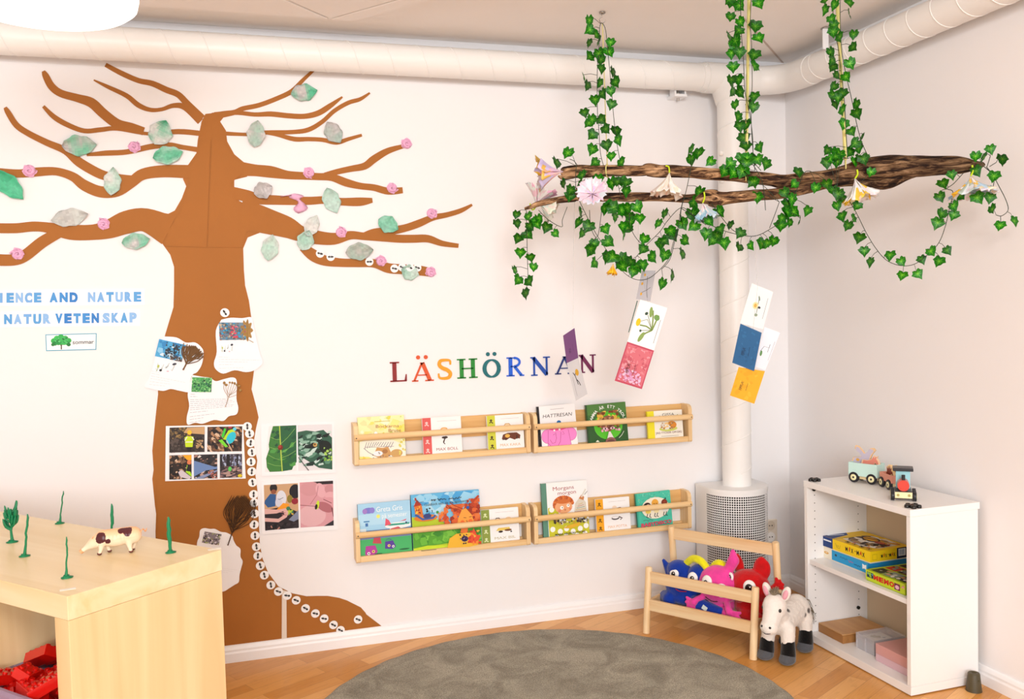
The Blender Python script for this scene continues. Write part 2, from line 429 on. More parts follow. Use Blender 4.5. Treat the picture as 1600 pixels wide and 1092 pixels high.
# ------------------------------------------------------------------ perforated air diffuser
dif = thing('air_diffuser', 'white half round perforated air diffuser on the floor under the downpipe', 'diffuser', (XV, -.13, 0))
DX, DY, DR, DH = -.364, -.115, .143, .53
DW = mat('diffuser_paint', 'f2f0ee', .4, .4)
path = [(DX-DR, -.017), (DX-DR, DY)]+[(DX-DR*math.cos(math.pi*i/44), DY-DR*math.sin(math.pi*i/44)) for i in range(1, 44)]+[(DX+DR, DY), (DX+DR, -.017)]
def halfshape(r): return [(DX-r, -.017)]+[(DX-r*math.cos(math.pi*i/32), DY-r*math.sin(math.pi*i/32)) for i in range(33)]+[(DX+r, -.017)]
MB().prism(list(reversed(halfshape(DR+.002))), .016, (0, 0, DH), (1, 0, 0), (0, 1, 0), (0, 0, 1)).build('top_plate', DW, dif, local=False, bevel=.002)
MB().prism(list(reversed(halfshape(DR-.012))), DH-.004, (0, 0, .002), (1, 0, 0), (0, 1, 0), (0, 0, 1)).build('shade_core', mat('diffuser_shade', '0e0c0b', .8), dif, local=False)  # near-black core, the shade behind the holes put into its colour
for xx in (DX-DR, DX+DR-.002): MB().bx(xx, xx+.002, DY, -.017, .0, DH).build('side_panel', DW, dif, local=False)
mb = MB(); nc, nr = 44, 50; hole = .68
def dp(a, z, r=DR): return Vector((DX-r*math.cos(a), DY-r*math.sin(a), z))
da = math.pi/nc; dz = (DH)/nr
for i in range(nc):
    for j in range(nr):
        a0, a1, z0, z1 = i*da, (i+1)*da, j*dz, (j+1)*dz
        ma, mz = da*(1-hole)/2, dz*(1-hole)/2
        O = [(a0, z0), (a1, z0), (a1, z1), (a0, z1)]; I = [(a0+ma, z0+mz), (a1-ma, z0+mz), (a1-ma, z1-mz), (a0+ma, z1-mz)]
        if j in (0, nr-1): mb.add([dp(*p) for p in O], [(0, 1, 2, 3)]); continue
        mb.add([dp(*p) for p in O+I], [(0, 1, 5, 4), (1, 2, 6, 5), (2, 3, 7, 6), (3, 0, 4, 7)])
mb.build('perforated_screen', DW, dif, local=False)

# ------------------------------------------------------------------ double wall socket
s0 = oy(1202, 829, 0)
SK = mat('socket_plastic', 'e9dccb', .35)
sk = thing('wall_socket', 'cream double wall socket between the perforated diffuser and the room corner', 'socket', (s0.x, -.001, s0.z-.05))
MB().bx(s0.x-.037, s0.x+.037, -.012, -.0005, s0.z-.055, s0.z+.055).build('frame', SK, sk, local=False, bevel=.004)
for dz_, c_ in ((.027, 'd8c8b4'), (-.027, 'f4efe9')):
    M = Matrix.Rotation(R_(90), 3, 'X')
    o = MB().lathe((s0.x, -.0125, s0.z+dz_), [(.021, 0), (.023, .001), (.023, -.001), (.017, -.001), (.017, .004)][:3] , 24, M).build('outlet', mat('outlet_'+c_, c_, .4), sk, local=False)
    mb = MB()
    for dx in (-.007, .007): mb.cyl((s0.x+dx, -.0142, s0.z+dz_), (s0.x+dx, -.0128, s0.z+dz_), .0028, n=10)
    mb.build('hole', mat('dark_hole', '3a302a', .8), o.parent, local=False)

# ------------------------------------------------------------------ pendant lamp
lp = Vector((-2.868, -1.345, 2.075))
lamp = thing('pendant_lamp', 'large white drum pendant lamp glowing at the top left', 'lamp', (lp.x, lp.y, H))
LR = .205
gl = mat('lamp_shade_glow', 'fff9f0', .6, emit=1.35)
prof = [(LR-.06, 0), (LR-.02, .004), (LR-.004, .016), (LR, .035), (LR, .20), (LR-.004, .20), (LR-.004, .036)]
MB().lathe(lp, [(0.0001, 0)]+prof, 48).build('lamp_shade', gl, lamp, local=False)
MB().cyl(lp+Vector((0, 0, .2)), (lp.x, lp.y, H-.03), .004, n=8).build('cord', TRIM, lamp, local=False)
MB().cyl((lp.x, lp.y, H-.055), (lp.x, lp.y, H-.023), .05, .045).build('ceiling_cup', TRIM, lamp, local=False)
# ================================================================== paper tree on the back wall
def c1(x, y): return (x/2.73, 80+y/2.73)
def c2(x, y): return (350+x/2.73, 80+y/2.73)
def c4(x, y): return (220+x/3.4125, 470+y/3.4125)
def c5(x, y): return (240+x/3.64, 740+y/3.64)
def wl(p, y=-.001):
    q = oy(p[0], p[1], y); return (q.x, q.z)
def kraft_mat():
    m = mat('kraft_paper', 'a8682a', .62, .25, bump=.25, bscale=45, var=.035, vscale=5)
    return m
KR = kraft_mat(); TX, TY, TZ = (1, 0, 0), (0, 0, 1), (0, -1, 0)
def catmull(P, k=4):
    P = [Vector(p) for p in P]; out = []
    for i in range(len(P)-1):
        a = P[max(i-1, 0)]; b = P[i]; c = P[i+1]; d = P[min(i+2, len(P)-1)]
        for j in range(k):
            t = j/k; out.append(.5*((2*b)+(-a+c)*t+(2*a-5*b+4*c-d)*t*t+(-a+3*b-3*c+d)*t*t*t))
    out.append(P[-1]); return out
tree = thing('paper_tree', 'huge brown kraft paper tree glued on the white back wall', 'paper tree', (-2.6, 0, .07))
left = [(321, 178), (315, 190), (312, 204), (309, 219), (307, 239), (293, 259), (286, 268), (286, 280), (291, 291), (284, 310), (273, 329), (263, 334), (240, 330), (234, 362), (248, 372), (256, 384), (266, 398), (272, 417), (272, 446), (271, 480), (264, 503), (258, 523), (250, 560), (246, 590), (247, 616), (243, 652), (238, 704), (240, 734), (238, 748), (242, 789), (244, 803), (243, 830), (244, 900), (245, 980), (245, 1026.5)]
right = [(350, 1015.5), (449, 1006), (520, 999), (606.8, 990), (606.8, 986), (572.4, 959.8), (571, 957), (564, 949), (542, 938), (530, 934), (512, 931), (495, 931), (479, 931.5), (457, 927), (435, 916), (418.6, 894), (410, 872), (406, 850), (404.8, 822), (402, 767), (399, 742), (402, 719), (396, 693), (400, 669), (404, 652), (400, 634), (393, 608), (397, 578), (396, 540), (393, 499), (389, 470), (383, 446), (381, 421), (380, 388), (387, 371), (405, 364), (420, 350), (405, 330), (374, 314), (366, 300), (366, 281), (386, 276), (390, 266), (384, 256), (366, 241), (355, 221), (353, 204), (344, 190), (352, 180), (340, 176)]
def sheet(name, pts, z0=.0005, th=.0012, m=KR, parent=tree, **k):
    P = [wl(p) for p in pts]
    return MB().prism(list(reversed(P)) if False else P, th, (0, -z0, 0), TX, TY, TZ).build(name, m, parent, local=False, **k)
sheet('trunk', left+right)
def strip(pts, f, lay, name='branch', amp=.06):
    S = catmull([Vector((a, b, c)) for a, b, c in pts], 5); P = [Vector(f(p.x, p.y)) for p in S]; ksc = abs(f(1, 0)[0]-f(0, 0)[0])
    L, R = [], []
    for i, p in enumerate(P):
        a = P[max(i-1, 0)]; b = P[min(i+1, len(P)-1)]; t = (b-a).normalized(); nn = Vector((-t.y, t.x))*S[i].z*ksc/2
        L.append(p+nn); R.append(p-nn)
    V = [wl(p) for p in L+R]; n = len(P); y0 = .0010+lay*.00022; mb = MB()
    A = [(x, -y0-.0009, z) for x, z in V]; B = [(x, -y0+.0006, z) for x, z in V]
    mb.add(A+B, [(i, i+1, n+i+1, n+i) for i in range(n-1)]+[(2*n+i+1, 2*n+i, 3*n+i, 3*n+i+1) for i in range(n-1)]+[(i, 2*n+i, 2*n+i+1, i+1) for i in range(n-1)]+[(n+i+1, 3*n+i+1, 3*n+i, n+i) for i in range(n-1)]+[(0, n, 3*n, 2*n), (n-1, 3*n-1, 4*n-1, 2*n-1)])
    return mb.build(name, KR, tree, local=False)
BR1 = [
 [(450,58,18),(520,95,22),(590,125,22),(650,138,24),(710,165,26),(760,185,26),(800,225,28),(865,285,26)],
 [(400,123,6),(460,152,16),(540,190,20),(590,230,22),(640,250,18),(690,248,16),(740,232,20),(790,240,26),(855,300,30)],
 [(185,85,14),(195,105,28),(220,150,32),(260,180,32),(330,200,34),(390,220,42),(440,265,42),(500,310,42),(560,325,38),(613,342,34)],
 [(185,235,14),(230,280,22),(290,315,22),(360,340,20),(430,335,20),(500,330,18),(630,352,14),(760,343,22),(865,352,22)],
 [(22,240,14),(35,262,24),(70,315,26),(120,350,26),(200,390,28),(280,425,32),(340,475,40),(430,525,40),(500,540,34),(570,548,34)],
 [(370,442,12),(450,435,22),(540,430,22),(640,408,24),(720,400,22),(780,410,20),(855,422,22)],
 [(-20,515,35),(80,522,35),(160,515,38),(240,513,34),(310,535,38),(360,572,46),(430,600,48),(500,595,50),(560,560,46),(610,525,48),(700,512,52),(820,515,58)],
 [(-20,755,42),(70,755,42),(140,748,42),(200,752,44),(300,772,64),(400,772,66),(470,757,82),(540,730,98),(620,720,100),(720,765,130)],
 [(-20,890,50),(60,890,48),(110,870,50),(180,815,50),(250,775,45)]]
BR2 = [
 [(402,63,10),(340,120,16),(290,170,20),(230,200,20),(150,230,20),(80,245,20),(40,262,22),(-40,275,30)],
 [(505,195,8),(450,235,22),(400,265,24),(340,278,22),(270,275,22),(200,268,22),(130,270,18),(40,262,20),(-50,278,30)],
 [(622,178,8),(580,205,16),(530,220,18),(470,255,18),(420,300,18),(360,335,20),(290,345,18),(180,347,18),(100,355,14),(-15,350,18)],
 [(588,358,12),(530,375,16),(480,390,18),(420,378,18),(360,375,18),(300,375,20),(230,357,16),(180,348,14)],
 [(775,403,16),(700,425,26),(640,460,32),(600,490,30),(540,502,26),(480,515,24),(430,530,24)],
 [(762,593,26),(700,597,30),(640,582,28),(580,575,28),(520,560,34),(460,538,32),(400,535,30),(340,532,32),(270,528,36),(200,515,50),(130,508,50),(50,500,66)],
 [(633,636,20),(580,642,36),(500,642,32),(430,635,32),(370,638,34),(300,638,36),(220,635,40),(150,632,42),(100,618,50),(20,600,50)],
 [(1058,655,10),(1010,680,20),(950,698,22),(890,710,26),(830,735,32),(770,755,32),(700,768,36),(640,772,30),(600,785,26)],
 [(1000,830,18),(930,820,24),(870,800,32),(810,800,34),(750,800,34),(680,795,34),(600,790,32),(540,785,36),(470,800,50),(400,795,58),(330,780,66),(270,752,90),(200,730,105),(130,710,120),(70,700,130)],
 [(890,945,36),(830,935,42),(760,930,42),(700,925,42),(640,905,36),(570,903,36),(500,902,36),(430,893,44),(380,870,50),(335,835,36)]]
for i, b_ in enumerate(BR1): strip(b_, c1, i)
for i, b_ in enumerate(BR2): strip(b_, c2, i)
# overlapping sheets of the crown and the cut edges of trunk sheets
sheet('crown_sheet', [(329, 219), (323, 386.5), (258, 384.5), (262, 362), (280, 335), (296, 291), (296, 262), (311, 240), (312, 219)], .0034, .0011)
sheet('crown_sheet', [(331, 219), (349, 219), (362, 243), (380, 258), (378, 272), (362, 285), (362, 300), (372, 318), (400, 333), (384, 366), (379, 386.5), (325, 386.5)], .0030, .0011)
sheet('trunk_sheet', [(246, 748), (399, 742), (402, 765), (404, 822), (405, 850), (244, 858), (246, 803), (244, 790)], .0032, .0010)
tape = sheet('paper_tape', [(440.5, 921), (447.5, 923), (448, 1005.5), (440, 1006.5)], .0036, .0006, mat('white_tape', 'e6d9cc', .6))
tape['label'] = 'white vertical tape strip at the foot of the trunk'

# ------------------------------------------------------------------ crumpled painted paper leaves
def mixc(a, b, t): return tuple(a[i]*(1-t)+b[i]*t for i in range(3))
def rgb(h): return tuple(int(h[i:i+2], 16)/255 for i in (0, 2, 4))
def paper_leaf(u, v, wpx, hpx, rot, c_a, c_b, where, seed, curl=.012, split=False):
    rn = random.Random(seed); P = oy(u, v, -.004); k = 3.95/F_PX*1.0; W, Hh = wpx*k, hpx*k
    L = max(W, Hh)*.97; B = min(W, Hh)*.88
    n, m = 12, 8; mb = MB(); mb.c = []; cr, sr = math.cos(rot), math.sin(rot); vs_ = []
    A, Bc = rgb(c_a), rgb(c_b)
    for i in range(n+1):
        t = i/n; half = (math.sin(math.pi*min(1, t*1.04+.0))**.62 if 0 < t < 1 else 0.02)*B/2
        half *= 1+.08*math.sin(t*17+seed)
        for j in range(m+1):
            s_ = (j/m*2-1); x = (t-.5)*L; y = s_*half
            zz = .003+curl*(abs(s_)**1.5)*(.5+.5*math.sin(seed+t*3)) + curl*.9*noise.noise(Vector((x*38, y*38, seed*1.7)))+curl*.5*noise.noise(Vector((x*90, y*90, seed*2.7)))+ curl*.7*(t-.5)**2*4
            zz = max(.0015, zz)
            vs_.append((P.x+x*cr-y*sr, P.y-zz, P.z+x*sr+y*cr))
    fs = []
    for i in range(n):
        for j in range(m):
            a = i*(m+1)+j; fs.append((a, a+m+1, a+m+2, a+1))
            q = vs_[a]; f = .5+.9*noise.noise(Vector((q[0]*22, q[2]*22, seed))); f = min(1, max(0, f*1.2+(.0 if i > n/2 else -.25)))
            cc = mixc(mixc(A, Bc, f), (.93, .93, .91), .22); d = 1-.10*rn.random(); mb.c.append(lin4(tuple(x*d for x in cc)))
    mb.add(vs_, fs, True)
    o = mb.build('paper_leaf', ART, label=where, cat='paper leaf', group='painted paper leaves on the paper tree')
    sd = o.modifiers.new('thickness', 'SOLIDIFY'); sd.thickness = .0006; sd.offset = 0
    return o
G1, G2, GR, PG = '2fae78', 'd8e4de', 'c4bdbb', 'a9d6c2'
PL = [(125,228,42,30,.1,GR,'5fc096','green and grey painted paper leaf touching the left end of the short twig'),
 (251,208,36,34,1.1,'d9dbd6','35b07c','folded green paper leaf at the right tip of the thick upper left branch'),
 (263,243,40,27,.25,'49b98a','c3ddd2','green watercolour paper leaf just left of the trunk, under the short twig'),
 (176,284,24,38,1.45,'e2e2de','9fcdb9','pale split paper leaf hanging in the crook of the long left branch'),
 (15,290,48,28,-.85,'1fae74','3dc48d','bright green paper leaf at the far left edge below the long branch'),
 (110,340,46,26,.2,'b8b4b0','cfd6d0','grey paper leaf standing on the lowest big left branch'),
 (213,377,36,24,.15,'c9c2c2','58bf95','small grey and green paper leaf below the lowest big left branch'),
 (475,145,38,27,.2,GR,'38b882','green painted paper leaf beside the topmost right branch'),
 (400,210,27,38,1.4,'cdc8c6','8dbfa8','grey paper leaf with a green spot left on the third right branch'),
 (521,208,28,34,-1.0,'b9b2b2','9db9ae','grey paper leaf with green edge near the end of the third right branch'),
 (411,298,27,26,.4,'9c9490','cbc5c8','crumpled dark grey paper leaf close to the trunk on the short right branch'),
 (518,314,28,38,-1.2,'a6d3c3','bfe0d4','pale green paper leaf in the middle of the short right branch'),
 (606,351,32,28,-.5,'7fcaae','4bb98c','green paper leaf in the fork of the long lower right branch'),
 (422,387,26,38,1.35,PG,'d5dad6','pale green paper leaf hanging below the crown right of the trunk'),
 (561,393,40,28,.1,'b5aaa4','8fb9a5','brown grey paper leaf on top of the lowest right branch'),
 (640,426,28,26,-.3,'9ad0ba','c6ddd4','pale green paper leaf under the ant stickers at the end of the lowest right branch')]
for i, a in enumerate(PL): paper_leaf(*a, seed=i*3+1)
# the double leaf at (481,365)
paper_leaf(487, 353, 22, 34, 1.1, 'e2e0dc', 'cfd8d2', 'white crumpled upper leaf of the pair where the lowest right branch leaves the crown', 71)
paper_leaf(477, 376, 26, 30, 1.2, '9fd0bb', 'c8ddd4', 'pale green lower leaf of the pair where the lowest right branch leaves the crown', 74)

PK = mat('pink_tissue', 'efb8d6', .75, .2, var=.12, vscale=60)
def rosette(u, v, where, seed, r=.021, m=PK):
    rn = random.Random(seed); P = oy(u, v, -.012); mb = MB()
    # spiral ruffle
    pts = []; n = 46
    for i in range(n):
        t = i/n; a = t*5.5*math.pi+seed; rr = r*(.12+.88*t)
        pts.append((P.x+rr*math.cos(a), P.z+rr*math.sin(a), .014*(1-t*.7)))
    vs_ = []
    for i, (x, z, h) in enumerate(pts):
        j = .0025*math.sin(i*2.1+seed)
        vs_ += [(x, -.002, z), (x+j, -.002-h*.6, z+j), (x+(x-P.x)*.22+j, -.002-h-.002*math.sin(i*1.7), z+(z-P.z)*.22-j)]
    mb.add(vs_, [(i*3+k, i*3+3+k, i*3+4+k, i*3+1+k) for i in range(n-1) for k in (0, 1)], True)
    mb.lathe((P.x, -.001, P.z), [(r*.9, 0), (r*.98, .003), (r*.55, .008), (.0001, .010)], 14, Matrix.Rotation(R_(90), 3, 'X'))
    o = mb.build('tissue_rosette', m, label=where, cat='paper flower', group='pink tissue rosettes on the paper tree')
    sd = o.modifiers.new('thickness', 'SOLIDIFY'); sd.thickness = .0005
RS = [(45,266,'pink tissue rosette at the left end of the long left branch'),(209,229,'pink tissue rosette on the short twig left of the trunk'),(161,350,'pink tissue rosette on the lowest big left branch'),(27,397,'pink tissue rosette at the left end of the lower fork'),
 (636,224,'pink tissue rosette on the tip of the rising right branch'),(483,269,'pink tissue rosette in the middle of the forked right branch'),(613,293,'pink tissue rosette at the end of the lower fork on the right'),(675,333,'pink tissue rosette on the long rising lower right twig'),(533,363,'pink tissue rosette right of the white crumpled leaf pair'),(596,408,'pink tissue rosette between ant stickers on the lowest right branch'),(674,425,'pink tissue rosette at the very tip of the lowest right branch')]
for i, (u, v, s_) in enumerate(RS): rosette(u, v, s_, i+2, .021 if i else .022)
# drooping tissue blossom
q = oy(465, 318, -.004); mb = MB()
S = catmull([Vector((q.x-.045, 0, q.z+.028)), Vector((q.x-.015, 0, q.z+.034)), Vector((q.x+.006, 0, q.z+.012)), Vector((q.x+.012, 0, q.z-.035))], 6)
vs_ = []
for i, p in enumerate(S):
    wd = .016+.012*math.sin(i*.9)
    vs_ += [(p.x-wd, -.006-.004*math.sin(i*1.3), p.z-.004), (p.x, -.016, p.z), (p.x+wd, -.005-.004*math.cos(i*1.9), p.z+.004)]
mb.add(vs_, [(i*3+k, i*3+1+k, i*3+4+k, i*3+3+k) for i in range(len(S)-1) for k in (0, 1)], True)
o = mb.build('tissue_blossom', PK, label='long drooping pink tissue scrap on the short right branch', cat='paper flower'); o.modifiers.new('t', 'SOLIDIFY').thickness = .0006

# ------------------------------------------------------------------ ant stickers
STK = mat('sticker_paper', 'f7f5f4', .5); ANT = mat('ant_print', '17120f', .6)
def sticker(p, ang, label, r=.0172, y=-.0052):
    P = oy(p[0], p[1], y); t = thing('ant_sticker', label, 'sticker', P, group='round ant stickers on the paper tree')
    M = Matrix.Rotation(R_(90), 3, 'X')
    MB().lathe((0, 0, 0), [(r, -.0006), (r, .0006)], 24, M).build('paper_disc', STK, t)
    mb = MB(); c_, s_ = math.cos(ang), math.sin(ang)
    def e(d, rx, ry, off=0):
        pts = []
        for i in range(12):
            a = 2*math.pi*i/12; x, z = d+rx*math.cos(a), off+ry*math.sin(a); pts.append((x*c_-z*s_, x*s_+z*c_))
        mb.prism(pts, .0003, (0, -.0007, 0), TX, TY, TZ)
    k = r/.0172
    e(-.0075*k, .0040*k, .0034*k); e(-.0015*k, .0032*k, .0018*k); e(.0062*k, .0058*k, .0034*k)
    for sx in (-1, 1):
        for x0, x1 in ((-.003, -.007), (-.001, .000), (.001, .006)):
            a = Vector((x0*k, .001*k*sx)); b_ = Vector((x1*k, .0062*k*sx)); d = (b_-a).normalized(); nn = Vector((-d.y, d.x))*.0005
            pts = [a+nn, a-nn, b_-nn, b_+nn]; mb.prism([(p.x*c_-p.y*s_, p.x*s_+p.y*c_) for p in pts], .0003, (0, -.0007, 0), TX, TY, TZ)
    mb.build('ant', ANT, t)
BS = [(410,863),(455,877),(620,898),(727,927),(760,922),(793,922),(825,923)]
for i, p in enumerate(BS): sticker(c2(*p), -.25+.3*math.sin(i), 'round ant sticker on the lowest right branch, %s from its trunk end' % ORD[i], r=.0165, y=-.0075 if i > 2 else -.0052)
sticker(c4(448, 63), 2.1, 'lone round ant sticker high on the trunk above the leaf paper')
TS = [c4(*p) for p in [(568,670),(580,708),(586,757),(593,807),(588,858),(592,910)]]+[c5(*p) for p in [(563,50),(569,118),(573,165),(574,228),(572,290),(577,352),(585,415),(593,467),(607,523),(630,577),(667,633)]]
for i, p in enumerate(TS):
    sticker(p, math.pi/2+.15*math.sin(i*2.3)+(.0 if i < 12 else -.9*(i-12)/5*0+.3*(i-12)/5), 'round ant sticker at the trunk right edge, %s from the top of that trail' % ORD[i], y=-.0052-.0004*(i % 2))
RT_ = [c5(*p) for p in [(710,670),(760,693),(811,720),(864,766),(920,795),(970,824),(1023,860),(1063,890),(1110,913),(1168,914),(1257,912),(1313,897)]]
for i, p in enumerate(RT_): sticker(p, math.pi-.45+.2*math.sin(i*1.7), 'round ant sticker along the spreading root, %s from the trunk' % ORD[i])
sticker(c5(1163, 829), -.5, 'lone round ant sticker near the tip of the root, above the trail')

# ------------------------------------------------------------------ leaf papers with pressed leaves and photo prints
PAP = mat('sheet_paper', 'f5f3f5', .45, .4)
def wall_art(parent, quad, y, name='print', lab=None):
    """quad bl br tr tl in px"""
    P = [oy(a, b, y) for a, b in quad]; return Art(*P, nrm=(0, -1, 0))
def cloud_paper(pts, f, y, label, arts, textbox):
    P = [f(*p) for p in pts]; S = catmull([Vector(p) for p in P+[P[0]]], 4)[:-1]
    c = oy(sum(p[0] for p in P)/len(P), sum(p[1] for p in P)/len(P), 0)
    t = thing('leaf_information_paper', label, 'paper', c)
    pts3 = [(lambda q: (q.x, q.z))(oy(p[0], p[1], -y)) for p in S]
    a2 = sum(pts3[i][0]*pts3[(i+1) % len(pts3)][1]-pts3[(i+1) % len(pts3)][0]*pts3[i][1] for i in range(len(pts3)))
    if a2 < 0: pts3.reverse()
    MB().prism(pts3, .0012, (0, -y, 0), TX, TY, TZ).build('sheet', PAP, t, local=False)
    for q, fn in arts:
        A = wall_art(t, [f(*p) for p in q], -y-.0013); fn(A); A.build('photo_print', ART, t, local=False)
    q, rows = textbox; A = wall_art(t, [f(*p) for p in q], -y-.0013); rn = random.Random(len(label))
    for i, (v, wd) in enumerate(rows):
        u = 0
        while u < wd:
            l_ = rn.uniform(.03, .11); A.rect(u, v, min(wd, u+l_), v+.014, 'b9b4b8'); u += l_+.018
    A.build('text_print', ART, t, local=False)
    return t
def ph_trees(A):
    A.rect(0, 0, 1, 1, '4aa6d8'); A.speck(26, ['8cc8ea', 'd3e6f2', '2f86c4'], (0, 0, 1, 1), .05, .14, 3)
    A.speck(90, ['1d2430', '2b3140', '3a3d44', '141a22'], (.3, .05, .85, .95), .015, .06, 5); A.speck(25, ['5c4636', '4a3a30'], (.55, 0, 1, .25), .02, .06, 6)
def ph_red(A):
    A.rect(0, 0, 1, 1, '6d8aa0'); A.speck(160, ['2c9fd0', '4a5a62', '8a6b54', 'c9b494', '3b6f8a', '74808a', 'a35460'], (0, 0, 1, 1), .02, .07, 8); A.speck(22, ['d9485c', 'e06a7a', 'c93a50'], (.42, .1, .7, .8), .03, .07, 9)
def ph_green(A):
    A.rect(0, 0, 1, 1, '56a65c'); A.speck(170, ['2e7a3e', '7fcf72', 'b5e6a0', '1c5230', '4fb25c', '98d88a', '2a5a52'], (0, 0, 1, 1), .025, .07, 11)
def ph_dark(A):
    A.rect(0, 0, 1, 1, '8a8088'); A.speck(90, ['3c3842', 'd8d0d8', 'a8b070', '6a5040', 'e8e0e4', '302a30'], (0, 0, 1, 1), .03, .08, 13)
def ph_plants(A):
    for i, (u, v) in enumerate([(.12, .4), (.3, .5), (.5, .7), (.78, .5)]):
        for k in range(4): A.line([(u, v-.35), (u+.08*math.sin(k*2+i), v+.3*math.cos(k+i))], .012, ['8aa070', '7c8c84', '4a5a52', 'a8a49a'][i])
    A.circ(.28, .15, .06, '2b2a30'); A.ell(.15, .45, .05, .12, 'b4c060'); A.ell(.8, .75, .09, .1, '3a3a44', .5)
    A.ell(.6, .1, .06, .04, 'd8a0b0')
pa = cloud_paper([(120,190),(190,195),(240,222),(290,222),(325,250),(335,280),(325,340),(300,380),(275,395),(262,440),(258,485),(210,480),(160,470),(120,480),(60,470),(20,455),(45,410),(70,330),(90,250)], c4, .0055,
  'wavy white paper with a blue tree photo and dried needles, left edge of the trunk', [([(75,295),(218,325),(240,235),(98,203)], ph_trees), ([(70,378),(190,384),(210,325),(80,310)], ph_plants)], ([(45,450),(250,470),(260,420),(60,370)], [(.05,.4),(.25,.55),(.45,.5),(.62,.9),(.8,.25),(.95,.2)]))
pb = cloud_paper([(430,100),(480,90),(540,92),(590,88),(600,130),(615,200),(635,280),(650,330),(610,368),(560,380),(500,370),(440,388),(400,365),(390,330),(405,270),(400,160)], c4, .0055,
  'wavy white paper with a berry photo and dried oak leaf, upper right of trunk', [([(420,210),(560,207),(560,115),(417,115)], ph_red), ([(425,275),(505,275),(500,220),(420,222)], ph_plants)], ([(418,368),(630,360),(640,300),(415,290)], [(.1,.6),(.35,.35),(.55,.7),(.72,1.),(.88,.25)]))
pc = cloud_paper([(275,395),(330,405),(370,410),(400,428),(440,418),(490,408),(512,430),(510,520),(520,570),(510,605),(470,615),(440,640),(390,635),(330,655),(290,650),(250,660),(245,620),(258,560),(250,500),(262,440)], c4, .0075,
  'wavy white paper with a green foliage photo, lowest of the three on mid trunk', [([(270,485),(376,487),(380,410),(274,407)], ph_green)], ([(260,650),(500,610),(500,500),(265,495)], [(.0,.25),(.1,.3),(.2,.55),(.34,.4),(.44,.95),(.51,1.),(.58,.9),(.65,1.),(.72,.95),(.79,.8),(.9,.15),(.98,.12)]))
def c6(x, y): return (300+x/7.8, 800+y/7.8)
pd = cloud_paper([(60,600),(60,385),(88,300),(100,220),(150,195),(220,205),(280,205),(350,240),(420,250),(490,290),(505,340),(540,405),(590,450),(590,540),(618,600),(600,680),(580,760),(570,850),(520,885),(450,930),(390,965),(300,970),(160,900)], c6, .0055,
  'wavy white paper partly behind the birch shelf unit at the foot of the trunk', [([(120,370),(325,402),(360,270),(155,235)], ph_dark)], ([(360,745),(560,770),(560,690),(360,670)], [(.2,.4),(.5,.7),(.8,.95)]))

DRY = mat('dried_leaf', '7a5a3c', .8, .15, var=.2, vscale=80); DRY2 = mat('dried_oak', 'a98450', .8, .15, var=.2, vscale=80); DRY3 = mat('dried_fan', '4d3522', .8, .15, var=.25, vscale=80)
def sprig(name, base, tip, nb, spread, wd, m, label, y=-.0095, seed=0, curve=.3, blobs=0):
    rn = random.Random(seed); b = oy(*base, y); t_ = oy(*tip, y); mb = MB(); ax = t_-b; L = ax.length; nn = Vector((-ax.z, 0, ax.x))/L
    mb.tube([b, b+ax*.35, b+ax*.5], [wd*1.0, wd*.8, wd*.6], 6)
    for k in range(nb):
        s_ = (k/(nb-1)*2-1)*spread if nb > 1 else 0; o_ = b+ax*rn.uniform(.22, .5); end = b+ax*(1-.25*abs(s_/spread if spread else 0)*rn.uniform(.3, 1))+nn*(L*s_); mid = o_.lerp(end, .5)+nn*(L*s_*curve)+Vector((0, -.004*rn.random(), 0))
        mb.tube(catmull([o_, mid, end], 5), [wd*.55]*10+[wd*.2], 5, flat=1.8)
        if blobs: mb.sphere(end, (blobs*rn.uniform(.6, 1), .002, blobs*rn.uniform(.6, 1)), n=8, m=5)
    return mb.build(name, m, label=label, cat='dried leaf', group='dried plants taped to the trunk')
sprig('dried_sprig', (286, 578), (306, 540), 34, .42, .0030, DRY, 'brown dried needle twig taped beside the blue tree photo', seed=2)
sprig('dried_sprig', (354, 598.5) if 0 else (352, 636), (365, 598), 8, .33, .0012, DRY2, 'thin dried flower stems taped on the green foliage paper', seed=5, blobs=.006, y=-.0105)
sprig('dried_sprig', (356, 852), (383, 773), 36, .26, .0022, DRY3, 'large dark fan shaped dried leaf at the right edge of the lower trunk', seed=8, curve=.5)
# oak leaf
mb = MB(); pts = []
base = c4(575, 205); 
for i in range(40):
    a = 2*math.pi*i/40; rr = 1+.22*math.cos(a*9)
    u = 385.3+9.5*rr*math.cos(a)*(.9); v = 516+15*rr*math.sin(a); p = oy(u, v, -.0095); pts.append((p.x, p.z))
mb.prism(list(reversed(pts)), .0012, (0, -.0080, 0), TX, TY, TZ); mb.tube([oy(386, 503, -.010), oy(387, 530, -.010), oy(396, 535, -.010)], .0011, 6)
mb.build('dried_oak_leaf', DRY2, label='light brown dried oak leaf taped beside the berry photo', cat='dried leaf')
# transparent tape pieces around dried plants
TAPE = mat('clear_tape', 'e8b896', .25, .5, alpha=.45)

